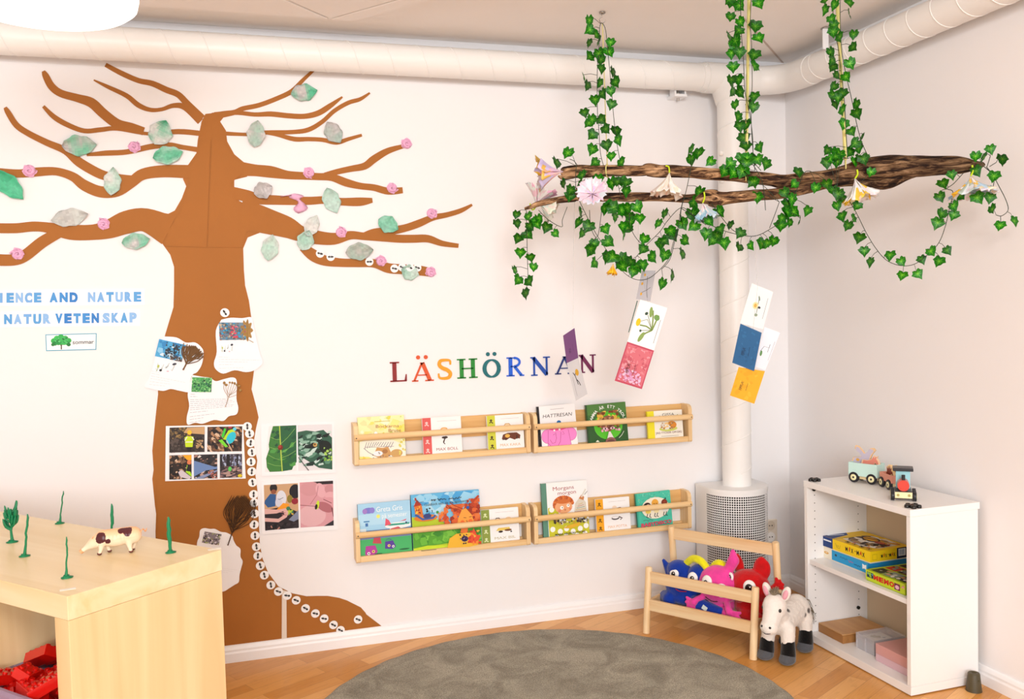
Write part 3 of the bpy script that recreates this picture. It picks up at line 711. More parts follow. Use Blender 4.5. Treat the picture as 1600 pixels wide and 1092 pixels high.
# ------------------------------------------------------------------ photo sheets
def photo_sheet(name, quad, label, photos, y=.0050):
    P = [oy(a, b, -y) for a, b in quad]; c = (P[0]+P[1]+P[2]+P[3])/4
    t = thing(name, label, 'photo print', c)
    mb = MB(); solid_quad(mb, P, .0015, (0, -1, 0)); mb.build('sheet', PAP, t, local=False)
    for q, fn in photos:
        A = Art(*[oy(a, b, -y) for a, b in q], nrm=(0, -1, 0)); fn(A); A.build('photo', ART, t, local=False)
    return t
def f7(x, y): return (250+x/9.927, 650+y/9.927)
def ph1(A):
    A.rect(0, 0, 1, 1, '3a2f2a'); A.speck(60, ['7a6038', '9a7c48', '5a4a34', '2c241e'], (0, .5, .55, 1), .02, .06, 1); A.poly([(.4, .78), (1, .7), (1, 1), (.5, .98)], 'c9a070'); A.speck(60, ['4a3e38', '2a2220', '5a4c44'], (0, 0, 1, .6), .02, .07, 2); A.speck(16, ['c9a47a', 'a8875c'], (.75, .15, 1, .5), .02, .06, 3)
    A.rect(.52, .02, .62, .25, '1c1a1e'); A.poly([(.46, .22), (.66, .22), (.69, .62), (.6, .66), (.5, .66), (.43, .6)], 'c6e21e'); A.rect(.46, .4, .66, .44, 'e8ecd0'); A.ell(.57, .7, .05, .06, '8a5a40'); A.ell(.57, .8, .065, .09, 'f2c02a'); A.line([(.5, .62), (.44, .48)], .03, 'e8e4e0'); A.line([(.64, .62), (.7, .5)], .03, 'e8e4e0')
def ph2(A):
    A.rect(0, 0, 1, 1, '3c2a22'); A.speck(90, ['7a5238', '1c1614', 'b0825c', '5a3c2c', 'd8b898'], (0, 0, 1, 1), .02, .08, 4, stretch=1.8, ang=-.9)
    A.poly([(.45, .5), (.6, .85), (.78, .92), (.8, .7), (.6, .45)], 'b8e01c'); A.ell(.68, .55, .12, .26, '28c0d8', -.5); A.poly([(.4, .62), (.48, .95), (.54, .9), (.46, .55)], '3cc838'); A.poly([(.32, .45), (.42, .5), (.6, .2), (.52, .18)], '7ad82a'); A.ell(.78, .9, .05, .07, '60d0e8')
    A.line([(.56, .45), (.72, 0)], .02, 'd8b8a0'); A.line([(0, .25), (.12, 0)], .03, 'e8c8b0'); A.rect(.6, .95, .7, 1, 'c02848')
def ph3(A):
    A.rect(0, 0, 1, 1, '2e221c'); A.speck(70, ['7a5a44', '1a1412', 'b89070', 'e0c0a0', '5c3a2a'], (0, 0, .8, 1), .02, .09, 6, stretch=1.5); A.poly([(.6, 1), (1, 1), (1, .78), (.8, .8)], 'f0a818'); A.ell(.9, .7, .1, .1, 'd87848'); A.poly([(.75, .3), (.8, .6), (1, .2), (1, .1)], 'a8e020'); A.poly([(.4, .3), (.55, .4), (1, .08), (.9, 0), (.5, .1)], 'cfc4cc'); A.poly([(.76, .35), (.84, .62), (1, .6), (1, .3)], '151015')
def ph4(A):
    A.rect(0, 0, 1, 1, '2a2628'); A.speck(60, ['c8a090', '50403c', '1a1618', 'a87868', 'e8d8d0'], (0, 0, 1, 1), .02, .09, 7, stretch=2, ang=.5); A.poly([(0, .76), (.2, .7), (.9, .48), (1, .5), (1, .4), (.5, .34), (.2, .2), (0, .1)], '6a86b8'); A.poly([(0, 0), (.4, .02), (1, .3), (1, .36), (.3, .12)], '8290b4'); A.speck(20, ['b0685c', 'd0a090', '70403c'], (.6, 0, 1, .3), .03, .08, 8)
def ph5(A):
    A.rect(0, 0, 1, 1, '4a424e'); A.speck(50, ['8a92b0', '383038', 'b0b8d0'], (0, .5, 1, 1), .02, .07, 9, stretch=2, ang=1.57); A.rect(.3, .3, .45, 1, '1c181c'); A.rect(.75, .4, .82, 1, '221c20'); A.rect(0, .4, .1, 1, '262024'); A.speck(60, ['8a6a68', '5c4648', 'b09088', '342a2c'], (0, 0, 1, .5), .03, .1, 10, stretch=2, ang=.2); A.ell(.45, .38, .08, .1, '58c858'); A.ell(.9, .08, .1, .07, 'd8c020')
photo_sheet('photo_sheet', [f7(80, 1010), f7(1330, 968), f7(1290, 130), f7(90, 155)], 'white sheet with five woodland photos of children in yellow vests on the trunk',
  [([f7(143, 567), f7(692, 557), f7(692, 165), f7(148, 180)], ph1), ([f7(733, 553), f7(1268, 545), f7(1276, 158), f7(736, 168)], ph2), ([f7(143, 985), f7(490, 975), f7(488, 600), f7(145, 610)], ph3), ([f7(528, 972), f7(890, 965), f7(888, 590), f7(525, 600)], ph4), ([f7(930, 960), f7(1275, 948), f7(1272, 585), f7(928, 592)], ph5)], y=.0068)
def f8(x, y): return (400+x/5.75, 650+y/5.75)
def ph6(A):
    A.rect(0, 0, 1, 1, 'eceaea'); A.poly([(.15, .0), (.45, -.0), (.85, .03), (.9, .12), (1, .2), (1, 1), (.15, 1), (.08, .8), (.05, .6), (.08, .5), (.0, .3), (.05, .1)], '3c7a34')
    A.poly([(.5, .0), (.85, .03), (.9, .12), (1, .2), (1, 1), (.42, 1), (.45, .6)], '255f38'); A.speck(30, ['4f9a44', '2c6a30', '1f5034'], (.1, .1, .98, .98), .04, .09, 3, stretch=1.6, ang=.5)
    A.line([(.39, 1), (.45, .6), (.54, 0)], .035, 'b8d050')
    for a, b_, c_, d in ((.45, .6, .95, .93), (.48, .4, 1, .66), (.5, .3, .98, .45), (.5, .25, .05, .38), (.46, .5, .05, .55), (.52, .12, .06, .2), (.43, .7, .1, .76)): A.line([(a, b_), ((a+c_)/2, (b_+d)/2-.02), (c_, d)], .012, '8cc060')
    A.circ(.45, .53, .085, '7a2018'); A.circ(.43, .55, .05, 'a83c28')
def ph7(A):
    A.rect(0, 0, 1, 1, 'e2dfe2'); A.poly([(0, .35), (0, .85), (.25, .88), (.5, .85), (.75, .88), (1, .7), (1, 0), (.6, .05), (.3, .2)], '315c48')
    A.speck(60, ['8cb4a0', '1c3028', '5a8c74', 'c8dcd4', '0f1c18'], (.02, .1, .98, .86), .03, .09, 5, stretch=2, ang=.3); A.ell(.8, .5, .18, .15, '101812', .4); A.ell(.45, .55, .09, .06, '1a1614'); A.circ(.5, .56, .06, 'c8a058'); A.circ(.49, .57, .03, '6a4420'); A.speck(14, ['7ab040', 'a8d060'], (.75, .2, 1, .5), .03, .06, 6)
    A.line([(0, .3), (.3, 0)], .03, '3a3438')
def ph8(A):
    A.rect(0, 0, 1, 1, 'c8a078'); A.poly([(0, 0), (1, 0), (1, .35), (.6, .5), (0, .45)], '241c22'); A.ell(.28, .92, .11, .1, '1c1418'); A.ell(.28, .84, .08, .05, '8a5038'); A.poly([(.18, .8), (.35, .78), (.32, .52), (.1, .5), (0, .6), (.02, .66)], '2c5890'); A.ell(.92, .82, .18, .16, '141018')
    A.ell(.5, .68, .15, .18, 'dadbe6'); A.ell(.42, .6, .1, .1, 'cfd0de'); A.line([(.40, .675), (.44, .66), (.56, .70)], .014, '1a1a22'); A.ell(.75, .66, .08, .09, '8a7828'); A.ell(.9, .6, .1, .07, '902030'); A.poly([(.35, .44), (.55, .58), (.72, .55), (.74, .4), (.5, .4)], 'f09a20'); A.speck(20, ['b0c838', '3a7858', 'e0b050'], (.6, .3, .85, .5), .03, .07, 4)
    A.poly([(0, .48), (0, .36), (.35, .36), (.55, .4), (.58, .32), (.4, .24), (.0, .28), (0, .2), (.4, .16), (.65, .26), (.7, .36), (.62, .46), (.4, .44)], 'dcaea8'); A.line([(.45, .38), (.62, .36)], .02, 'b87878'); A.line([(.5, .32), (.64, .31)], .02, 'b87878'); A.poly([(.7, .2), (1, .4), (1, .2), (.85, .15)], '8088a0'); A.ell(.3, .06, .14, .05, 'c08878', -.3); A.speck(20, ['141014', '342a30'], (0, 0, 1, .15), .04, .1, 5)
def ph9(A):
    A.rect(0, 0, 1, 1, 'd59aa2'); A.rect(.4, .93, 1, 1, '2a2024'); A.ell(.3, .85, .3, .16, 'cf949a'); A.ell(.62, .8, .14, .17, 'e0aab2', .3); A.ell(.88, .82, .14, .1, 'c88c92'); A.ell(.9, .68, .16, .08, 'e0a8b0'); A.ell(.85, .56, .2, .08, 'd89aa2'); A.ell(.35, .25, .42, .24, 'deb0b6'); A.ell(.75, .42, .26, .1, 'b06a72', -.5); A.line([(0, .5), (.3, .47), (.5, .45)], .018, '8a4c54'); A.line([(.3, .5), (.5, .7), (.55, .9)], .014, 'a8646c'); A.line([(.7, .6), (.95, .5)], .02, '7a4048'); A.ell(.52, .48, .05, .1, 'c8e038', -.2); A.ell(.48, .44, .04, .06, '2c2018', -.2); A.poly([(.7, 0), (1, 0), (1, .12)], '2c2830'); A.line([(.95, .4), (1, .2)], .03, '5a3038')
photo_sheet('photo_sheet', [f8(50, 540), f8(720, 510), f8(700, 50), f8(45, 70)], 'upper laminated sheet right of the trunk with two green leaf photos', [([f8(80, 503), f8(366, 493), f8(362, 82), f8(115, 92)], ph6), ([f8(380, 492), f8(686, 480), f8(682, 72), f8(373, 82)], ph7)])
photo_sheet('photo_sheet', [f8(50, 1062), f8(735, 1020), f8(715, 560), f8(50, 590)], 'lower laminated sheet right of the trunk with photos of hands and a white cap', [([f8(82, 1028), f8(385, 1003), f8(376, 602), f8(70, 620)], ph8), ([f8(400, 1002), f8(698, 982), f8(692, 580), f8(392, 597)], ph9)])

# ------------------------------------------------------------------ blue lettering, season card
BL = ['5aa2de', '3f8fd6', '8fbcec', '2f7fcc', '77aee6', '4c98da']
def letter_strip(txt, words, vmid, hpx, label, slope, uscale=1.):
    t = None; P0 = oy(words[0][1], vmid, -.002); P1 = oy(words[-1][2], vmid, -.002)
    t = thing('letter_strip', label, 'wall lettering', ((P0.x+P1.x)/2, 0, P0.z))
    q = [oy(words[0][1]-6, vmid+hpx*.85+slope*(words[0][1]-100), -.0016), oy(words[-1][2]+4, vmid+hpx*.85+slope*(words[-1][2]-100), -.0016), oy(words[-1][2]+4, vmid-hpx*.8+slope*(words[-1][2]-100), -.0016), oy(words[0][1]-6, vmid-hpx*.8+slope*(words[0][1]-100), -.0016)]
    mb = MB(); solid_quad(mb, q, .0011, (0, -1, 0)); mb.build('paper_strip', mat('strip_paper', 'f4f3f4', .4), t, local=False)
    k = 0
    for wtxt, u0, u1 in words:
        n = len(wtxt); cw = (u1-u0)/n
        for i, ch in enumerate(wtxt):
            ua = u0+cw*i; f = .52 if ch == 'I' else 1
            vb = vmid+hpx/2+slope*(ua-100)
            A = Art(oy(ua, vb, -.0018), oy(ua+cw, vb+slope*cw, -.0018), oy(ua+cw, vb-hpx+slope*cw, -.0018), oy(ua, vb-hpx, -.0018), nrm=(0, -1, 0))
            A.text(ch, .5, .02, .96, BL[(k*5+i*3) % 6], wfit=.34 if ch == 'I' else .82, anchor='c', bold=.07)
            A.build('letter_'+{'S': 's', 'C': 'c'}.get(ch, ch.lower()), ART, t, local=False); k += 1
letter_strip('a', [('SCIENCE', -34, 66), ('AND', 76, 123), ('NATURE', 136, 222)], 464.5, 15.5, 'blue block letters reading SCIENCE AND NATURE, the upper wording left of the trunk', -.008)
letter_strip('b', [('NATUR', 5, 81), ('VETEN', 85, 156), ('SKAP', 159, 215)], 497.5, 15.5, 'blue block letters reading NATURVETENSKAP, the lower wording left of the trunk', -.014)
t = thing('season_card', 'small laminated card with a green tree and the word sommar below the blue letters', 'card', oy(111, 547, 0))
q = [oy(72, 548.5, -.0016), oy(150.5, 546.5, -.0016), oy(151, 520.5, -.0016), oy(71, 522.5, -.0016)]
mb = MB(); solid_quad(mb, q, .0011, (0, -1, 0)); mb.build('card', PAP, t, local=False)
A = Art(*[p+Vector((0, -.0002, 0)) for p in q], nrm=(0, -1, 0)); A.rect(.0, .0, 1, 1, '4fa8c4'); A.rect(.016, .05, .984, .95, 'f8f8f8')
A.rect(.29, .08, .315, .4, '5a4a40'); A.line([(.3, .3), (.24, .5)], .012, '5a4a40'); A.line([(.3, .3), (.37, .5)], .012, '5a4a40'); 
for (u_, v_, r_, c_) in ((.16, .6, .06, '2fae4a'), (.22, .75, .06, '38c058'), (.30, .82, .06, '2fae4a'), (.38, .74, .06, '46b85c'), (.45, .6, .055, '2fae4a'), (.18, .45, .05, '1f8a3c'), (.42, .46, .05, '1f8a3c'), (.28, .62, .10, '36b352'), (.36, .58, .09, '3cb858'), (.25, .5, .06, '2aa048'), (.14, .38, .035, '1f7a34'), (.45, .36, .04, '1f7a34')): A.circ(u_, v_, r_, c_, 11)
A.speck(26, ['208a3e', '5ccc74', '17572a'], (.16, .45, .44, .8), .010, .025, 5)
A.text('sommar', .53, .38, .25, '2a2a2c', wfit=.42); A.build('print', ART, t, local=False)

# ------------------------------------------------------------------ LÄSHÖRNAN letters
def stroke_poly(mb, pts, wd, X0, Z0, W, Hh, y=-.001, th=.004):
    """pts in unit box, wd list in units of height"""
    P = [Vector((p[0]*W, p[1]*Hh)) for p in pts]; n = len(P)
    if not hasattr(wd, '__len__'): wd = [wd]*n
    L, R = [], []
    for i, p in enumerate(P):
        a = P[max(i-1, 0)]; b = P[min(i+1, n-1)]; t_ = (b-a).normalized(); nn = Vector((-t_.y, t_.x))*wd[i]*Hh/2
        L.append(p+nn); R.append(p-nn)
    A = [(X0+p.x, y-th, Z0+p.y) for p in L+R]; B = [(X0+p.x, y, Z0+p.y) for p in L+R]
    mb.add(A+B, [(i, i+1, n+i+1, n+i) for i in range(n-1)]+[(i, 2*n+i, 2*n+i+1, i+1) for i in range(n-1)]+[(n+i+1, 3*n+i+1, 3*n+i, n+i) for i in range(n-1)]+[(0, n, 3*n, 2*n), (n-1, 3*n-1, 4*n-1, 2*n-1)])
def arc(cx, cy, rx, ry, a0, a1, n=20): return [(cx+rx*math.cos(R_(a0+(a1-a0)*i/n)), cy+ry*math.sin(R_(a0+(a1-a0)*i/n))) for i in range(n+1)]
T1, T2 = .205, .08
def sr(x0, x1, z): return ([(x0, z), (x1, z)], .07)
LET = {
 'L': [([(.27, .03), (.27, .97)], T1), sr(.0, .56, .97), sr(0, .98, .03), ([(.93, .03), (.97, .36)], [.12, .05])],
 'A': [([(.08, .03), (.48, .98)], .10), ([(.50, .98), (.86, .03)], T1), ([(.26, .33), (.7, .33)], .06), sr(-.03, .28, .03), sr(.62, 1.05, .03), ([(.38, .97), (.58, .97)], .05)],
 'S': [(catmull([Vector(p) for p in [(.9, .72), (.86, .93), (.5, .965), (.2, .92), (.13, .72), (.35, .56), (.65, .46), (.88, .28), (.78, .08), (.45, .03), (.12, .08), (.06, .30)]], 5), None)],
 'H': [([(.22, .03), (.22, .97)], T1), ([(.78, .03), (.78, .97)], T1), ([(.22, .5), (.78, .5)], .07), sr(0, .42, .97), sr(.58, 1, .97), sr(0, .42, .03), sr(.58, 1, .03)],
 'O': [(arc(.5, .5, .41, .45, 0, 360, 40), 'o')],
 'R': [([(.24, .03), (.24, .97)], T1), (arc(.45, .74, .32, .225, 90, -90, 14), .12), ([(.2, .965), (.46, .965)], .06), ([(.24, .515), (.46, .515)], .06), ([(.48, .5), (.86, .04)], .15), sr(0, .46, .03), sr(.76, 1.02, .03), sr(.02, .3, .97)],
 'N': [([(.17, .03), (.17, .97)], .10), ([(.13, .97), (.84, .03)], T1), ([(.84, .0), (.84, .97)], .10), sr(0, .34, .03), sr(-.02, .2, .97), sr(.66, 1.02, .97)]}
def letter(kind, box, colr, label, umlaut=False):
    u0, v0, u1, v1 = box; a = oy(u0, v1, 0); b = oy(u1, v0, 0); W, Z0 = b.x-a.x, a.z; Hf = b.z-a.z
    Hh = Hf*(.73 if umlaut else 1); mb = MB()
    for pts, wd in LET[kind]:
        if wd is None: n = len(pts); wd = [.08+.12*(math.sin(math.pi*min(1, i/(n-1)))**1) for i in range(n)]
        elif wd == 'o': wd = [.09+.13*abs(math.cos(2*math.pi*i/40)) for i in range(41)]
        stroke_poly(mb, pts, wd, a.x, Z0, W, Hh)
    if umlaut:
        for dx in (.3, .68): mb.lathe((a.x+W*dx, -.001, Z0+Hf*.93), [(.0085, 0), (.0085, .004)], 20, Matrix.Rotation(R_(90), 3, 'X'))
    # keep letters sloped like they hang
    mb.build('wall_letter_'+kind.lower(), mat('letter_'+colr, colr, .5), label=label, cat='wall letter', group='coloured letters spelling LÄSHÖRNAN')
def g1(x, y): return (540+x/5.3333, 540+y/5.3333)
def g2(x, y): return (800+x/5.3333, 540+y/5.3333)
for k, bx_, cc, lb, um in [('L', g1(372, 132)+g1(505, 302), '8c1414', 'dark red wall letter L, first of the word', 0), ('A', g1(558, 78)+g1(720, 300), 'd9521c', 'orange red wall letter Ä with two dots', 1), ('S', g1(768, 112)+g1(882, 280), 'f0a01e', 'yellow orange wall letter S', 0), ('H', g1(930, 105)+g1(1095, 275), '1f8a2c', 'green coloured wall letter H', 0), ('O', g1(1145, 52)+g1(1285, 270), '0e6a72', 'teal coloured round wall letter Ö', 1), ('R', g1(1340, 93)+g1(1480, 257), '1b62dc', 'bright blue wall letter R', 0), ('N', g2(158, 90)+g2(310, 252), '1a4fb0', 'blue wall letter N between the R and the A', 0), ('A', g2(362, 85)+g2(520, 240), '20357c', 'navy wall letter A partly behind the purple card', 0), ('N', g2(560, 72)+g2(692, 228), '701c50', 'plum wall letter N, the last letter of the word', 0)]:
    letter(k, bx_, cc, lb, um)
# ================================================================== four wall book racks
PINE = wood('pine_x', 'e3b87e', 'f0cf9c', 'X', 1.0); PINEZ = wood('pine_z', 'e6bd86', 'f1d2a2', 'Z', 1.0); PINEB = wood('pine_board', 'd79c58', 'eac080', 'X', .55, dist=5)
SCR = mat('screw_dark', '5c564e', .4, metal=.7)
SD = .078
RACKS = {}
def rack(key, x0, x1, z0, label):
    t = thing('wall_book_rack', label, 'book rack', (x0, 0, z0), group='four pine book racks on the back wall')
    W = x1-x0; Hh = .168; th = .018
    prof = [(0, 0), (-SD+.006, 0), (-SD, .006), (-SD, Hh-.022), (-SD+.006, Hh-.008), (-SD+.022, Hh), (0, Hh)]
    for xa in (0, W-th):
        MB().prism([(p[0], p[1]) for p in prof], th, (xa, -.001, 0), (0, 1, 0), (0, 0, 1), (1, 0, 0)).build('side_panel', PINEZ, t, bevel=.0015)
    MB().bx(th, W-th, -.013, -.001, .078, .166).build('backboard', PINEB, t, bevel=.001)
    MB().bx(th, W-th, -SD+.014, -.001, .004, .013).build('base_board', PINE, t)
    MB().bx(th, W-th, -SD+.001, -SD+.0135, .002, .026).build('front_lip', PINE, t, bevel=.0015)
    MB().bx(th, W-th, -.014, -.001, .013, .022).build('rear_lip', PINE, t)
    rz = .113
    rod = MB(); n = 14; prof2 = [(-.012*math.sin(math.pi*i/n), -.0125*math.cos(math.pi*i/n)) for i in range(n+1)]
    rod.prism([(p[0], p[1]) for p in prof2], W-.002, (.001, -SD-.0012, rz), (0, 1, 0), (0, 0, 1), (1, 0, 0))
    r = rod.build('rod', PINE, t)
    for xx in (.009, W-.009): MB().sphere((xx, -SD-.0135, rz), (.0028, .0012, .0028), n=10, m=6).build('screw', SCR, r)
    RACKS[key] = (x0, x1, z0); return t
rack(1, -2.052, -1.312, .750, 'upper left pine wall rack holding three books')
rack(2, -1.298, -.552, .747, 'upper right pine wall rack holding the elephant, green and yellow spined books')
rack(3, -2.058, -1.322, .358, 'lower left pine wall rack holding the blue plane book and the wide orange hair book')
rack(4, -1.306, -.562, .356, 'lower right pine wall rack holding the polka dot and turquoise books')

PG_ = mat('book_pages', 'efe9dc', .8)
def book(key, ua, ub, vb, vt, label, cover, art, th=.012, lean=.10, roll=0., spine=None):
    z0 = RACKS[key][2]+.0135; yb = -.058
    A = oy(ua, vb, yb); B = oy(ub, vb, yb); W = B.x-A.x
    T = oy((ua+ub)/2, vt, yb+.02); Hh = T.z-z0
    yb2 = -SD+.016
    t = thing('picture_book', label, 'book', (A.x, yb2, z0+.0004)); ang = math.atan2(min(Hh*lean, -yb2-.016-th*.9), Hh)
    M = Matrix.Rotation(-ang, 3, 'X') @ Matrix.Rotation(roll, 3, 'Y')
    def tr(p): return M @ Vector(p)
    def bb(x0, x1, y0, y1, z0_, z1): 
        mb = MB(); mb.bx(x0, x1, y0, y1, z0_, z1); mb.v = [tuple(tr(p)) for p in mb.v]; return mb
    cm = mat('cover_'+cover, cover, .4); sm = mat('cover_'+(spine or cover), spine or cover, .4)
    c_ = bb(0, W, 0, .0018, 0, Hh).build('front_cover', cm, t); bb(0, W, th-.0018, th, 0, Hh).build('back_cover', cm, t)
    bb(.0012, W-.002, .0018, th-.0018, .002, Hh-.002).build('pages', PG_, t); bb(-.0008, .0012, 0, th, 0, Hh).build('spine', sm, t)
    A_ = Art(tr((0, 0, 0)), tr((W, 0, 0)), tr((W, 0, Hh)), tr((0, 0, Hh)), nrm=tr((0, -1, 0))); art(A_); A_.build('cover_print', ART, c_)
    return t
def a_bock(A):
    A.rect(0, 0, 1, 1, 'f6efb0'); A.speck(40, ['f0e070', 'faf6d0', 'f4e88a', 'e8e0a0'], (0, 0, 1, 1), .04, .12, 1); A.speck(14, ['e4d850', 'd0d870'], (.03, .3, .97, 1), .02, .05, 2)
    A.rect(.35, .875, .69, .89, 'c8bc50'); A.text('Bockarna', .38, .74, .075, 'b06a48', wfit=.5, rot=-.03); A.text('Bruse', .65, .63, .08, 'b06a48', wfit=.27, rot=-.04)
    A.poly([(0, .0), (.02, .45), (.3, .5), (.75, .44), (1, .3), (1, .0)], 'f4f0de'); 
    for i in range(12): A.line([(.12+i*.05, .30-.012*abs(i-5)+.04), (.17+i*.052, .43-.003*i)], .014, '9a8f98')
    A.line([(.1, .3), (.2, .2), (.35, .1), (.42, .06)], .012, '8a8088'); A.line([(.12, .32), (.75, .30)], .008, '8a8088'); A.poly([(.3, .12), (.38, .3), (.5, .28), (.62, .3), (.7, .12), (.6, .06), (.42, .06)], 'c9985a'); A.ell(.4, .16, .1, .06, 'e6ecf0'); A.ell(.55, .2, .06, .05, 'a87440'); A.ell(.8, .14, .13, .09, 'caa060'); A.speck(20, ['6a5a60', 'a89c98', '8a7868'], (.25, .03, .75, .2), .008, .02, 4); A.poly([(0, 0), (0, .12), (.2, .1), (.4, .0)], 'f2e07a'); A.poly([(.05, .04), (.08, .12), (.14, .08)], 'e0c840'); A.ell(.37, .6, .04, .06, 'f6f8f6'); A.speck(8, ['dccf60'], (.85, .1, 1, .5), .02, .04, 6)
def a_max(strip, title, tc, fig):
    def f(A):
        A.rect(0, 0, 1, 1, 'f5f3f2'); A.rect(0, 0, .22, 1, strip)
        for k in range(4): A.ell(.11, .87-k*.23, .035, .03, fig[0]); A.line([(.06, .80-k*.23), (.11, .83-k*.23), (.16, .79-k*.23)], .03, fig[0])
        A.rect(.38, .895, .88, .903, 'c8c0bc'); A.text(title, .61, .14, .075, tc, wfit=.56, anchor='c'); A.rect(.54, .055, .72, .066, 'b0a8a4')
        for s_ in fig[2]:
            if s_[0] == 'e': A.ell(*s_[1:])
            elif s_[0] == 'l': A.line(*s_[1:])
            else: A.poly(*s_[1:])
    return f
def a_hat(A):
    A.rect(0, 0, 1, 1, 'f3f1f1'); A.rect(0, 0, .045, 1, '17151a'); A.rect(.34, .905, .7, .913, '9a9a9e'); A.text('HATTRESAN', .13, .72, .085, '1c1c1e', wfit=.78, shear=.15)
    A.circ(.54, .58, .06, '1f6aa8'); P = 'f48ace'; D = 'b8588c'
    A.ell(.22, .28, .17, .17, D); A.ell(.22, .28, .162, .163, P); A.ell(.82, .29, .17, .16, D); A.ell(.82, .29, .162, .153, P)
    A.poly([(.2, .02), (.24, .42), (.34, .47), (.7, .47), (.78, .4), (.82, .05), (.8, .02)], P); A.poly([(.26, .44), (.36, .50), (.68, .5), (.74, .44), (.6, .4), (.4, .4)], 'e8508c')
    A.line([(.2, .02), (.24, .42)], .01, D); A.line([(.82, .04), (.77, .4)], .01, D); A.line([(.27, .2), (.32, .11), (.4, .12), (.44, .22), (.43, .36)], .012, D); A.line([(.22, .12), (.3, .02), (.45, .02), (.54, .14), (.57, .36)], .012, D); A.circ(.40, .41, .026, 'ffffff'); A.circ(.54, .42, .026, 'ffffff'); A.line([(.36, .3), (.41, .33)], .01, D); A.line([(.62, .37), (.66, .3), (.6, .3)], .01, D)
def a_troll(A):
    A.rect(0, 0, 1, 1, '2f5a2c'); A.rect(0, .72, 1, 1, '4f7f3c'); A.rect(0, .6, 1, .74, '3f6d34'); A.rect(0, 0, .02, 1, '244a24'); A.ell(.52, .45, .36, .345, '62c832'); A.ell(.52, .45, .345, .33, '56c02a')
    A.arc_text('MAMMA ÄR ETT TROLL', .52, .44, .42, 2.85, .28, .075, 'f4f6ee', .02)
    A.speck(70, ['a86a2c', 'e0b040', 'c88a34', 'f0cc50', '7a4420', '9c5a3c'], (.24, .42, .8, .82), .03, .07, 3); A.ell(.5, .5, .17, .2, '8a5a40'); A.speck(40, ['c89a6c', '6a3c28', 'b07850', 'a0584c'], (.3, .35, .72, .66), .02, .05, 4); A.speck(16, ['e8b0c0', 'd890a8', '6a2c3c'], (.3, .3, .8, .42), .02, .05, 5); A.ell(.42, .38, .06, .03, 'f0c8d0'); A.circ(.42, .38, .02, '2c1418'); A.ell(.6, .38, .06, .03, 'f0c8d0'); A.circ(.6, .38, .02, '2c1418')
    A.poly([(.5, .3), (.54, .3), (.62, .12), (.44, .12)], 'e4dcd8'); A.ell(.53, .06, .13, .1, '8a5c58'); A.ell(.53, .04, .1, .07, '6a4440'); A.poly([(.15, .08), (.25, .07), (.2, .12)], 'e8ecd8'); A.rect(.13, .05, .28, .06, 'c8d0b8'); A.line([(.74, .12), (.82, .19), (.88, .28)], .012, 'dce4d0')
def a_gissa(A):
    A.rect(0, 0, 1, 1, 'f2ede0'); A.rect(0, 0, .19, 1, 'ecdf2c'); A.text('GISSA', .6, .81, .1, '4a4034', wfit=.34, anchor='c'); A.line([(.34, .82), (.4, .78)], .03, '98a040'); A.line([(.82, .79), (.88, .83)], .03, '98a040'); A.text('HUR MYCKET', .26, .68, .045, '4a4034', wfit=.68)
    A.ell(.58, .38, .26, .09, 'c8d068'); A.ell(.48, .48, .13, .12, 'e0d8c8'); A.ell(.68, .5, .14, .13, 'dc8c34'); A.ell(.54, .44, .1, .09, 'eae6da'); A.speck(24, ['7a6a50', 'c8a070', 'f0c880', 'b87830'], (.36, .36, .82, .6), .015, .04, 3)
    A.text('JAG TYCKER OM DIG', .58, .22, .07, '7a3a34', wfit=.74, anchor='c'); A.rect(.36, .13, .86, .145, 'b8b0a0'); A.rect(.5, .055, .7, .07, '7a7468')
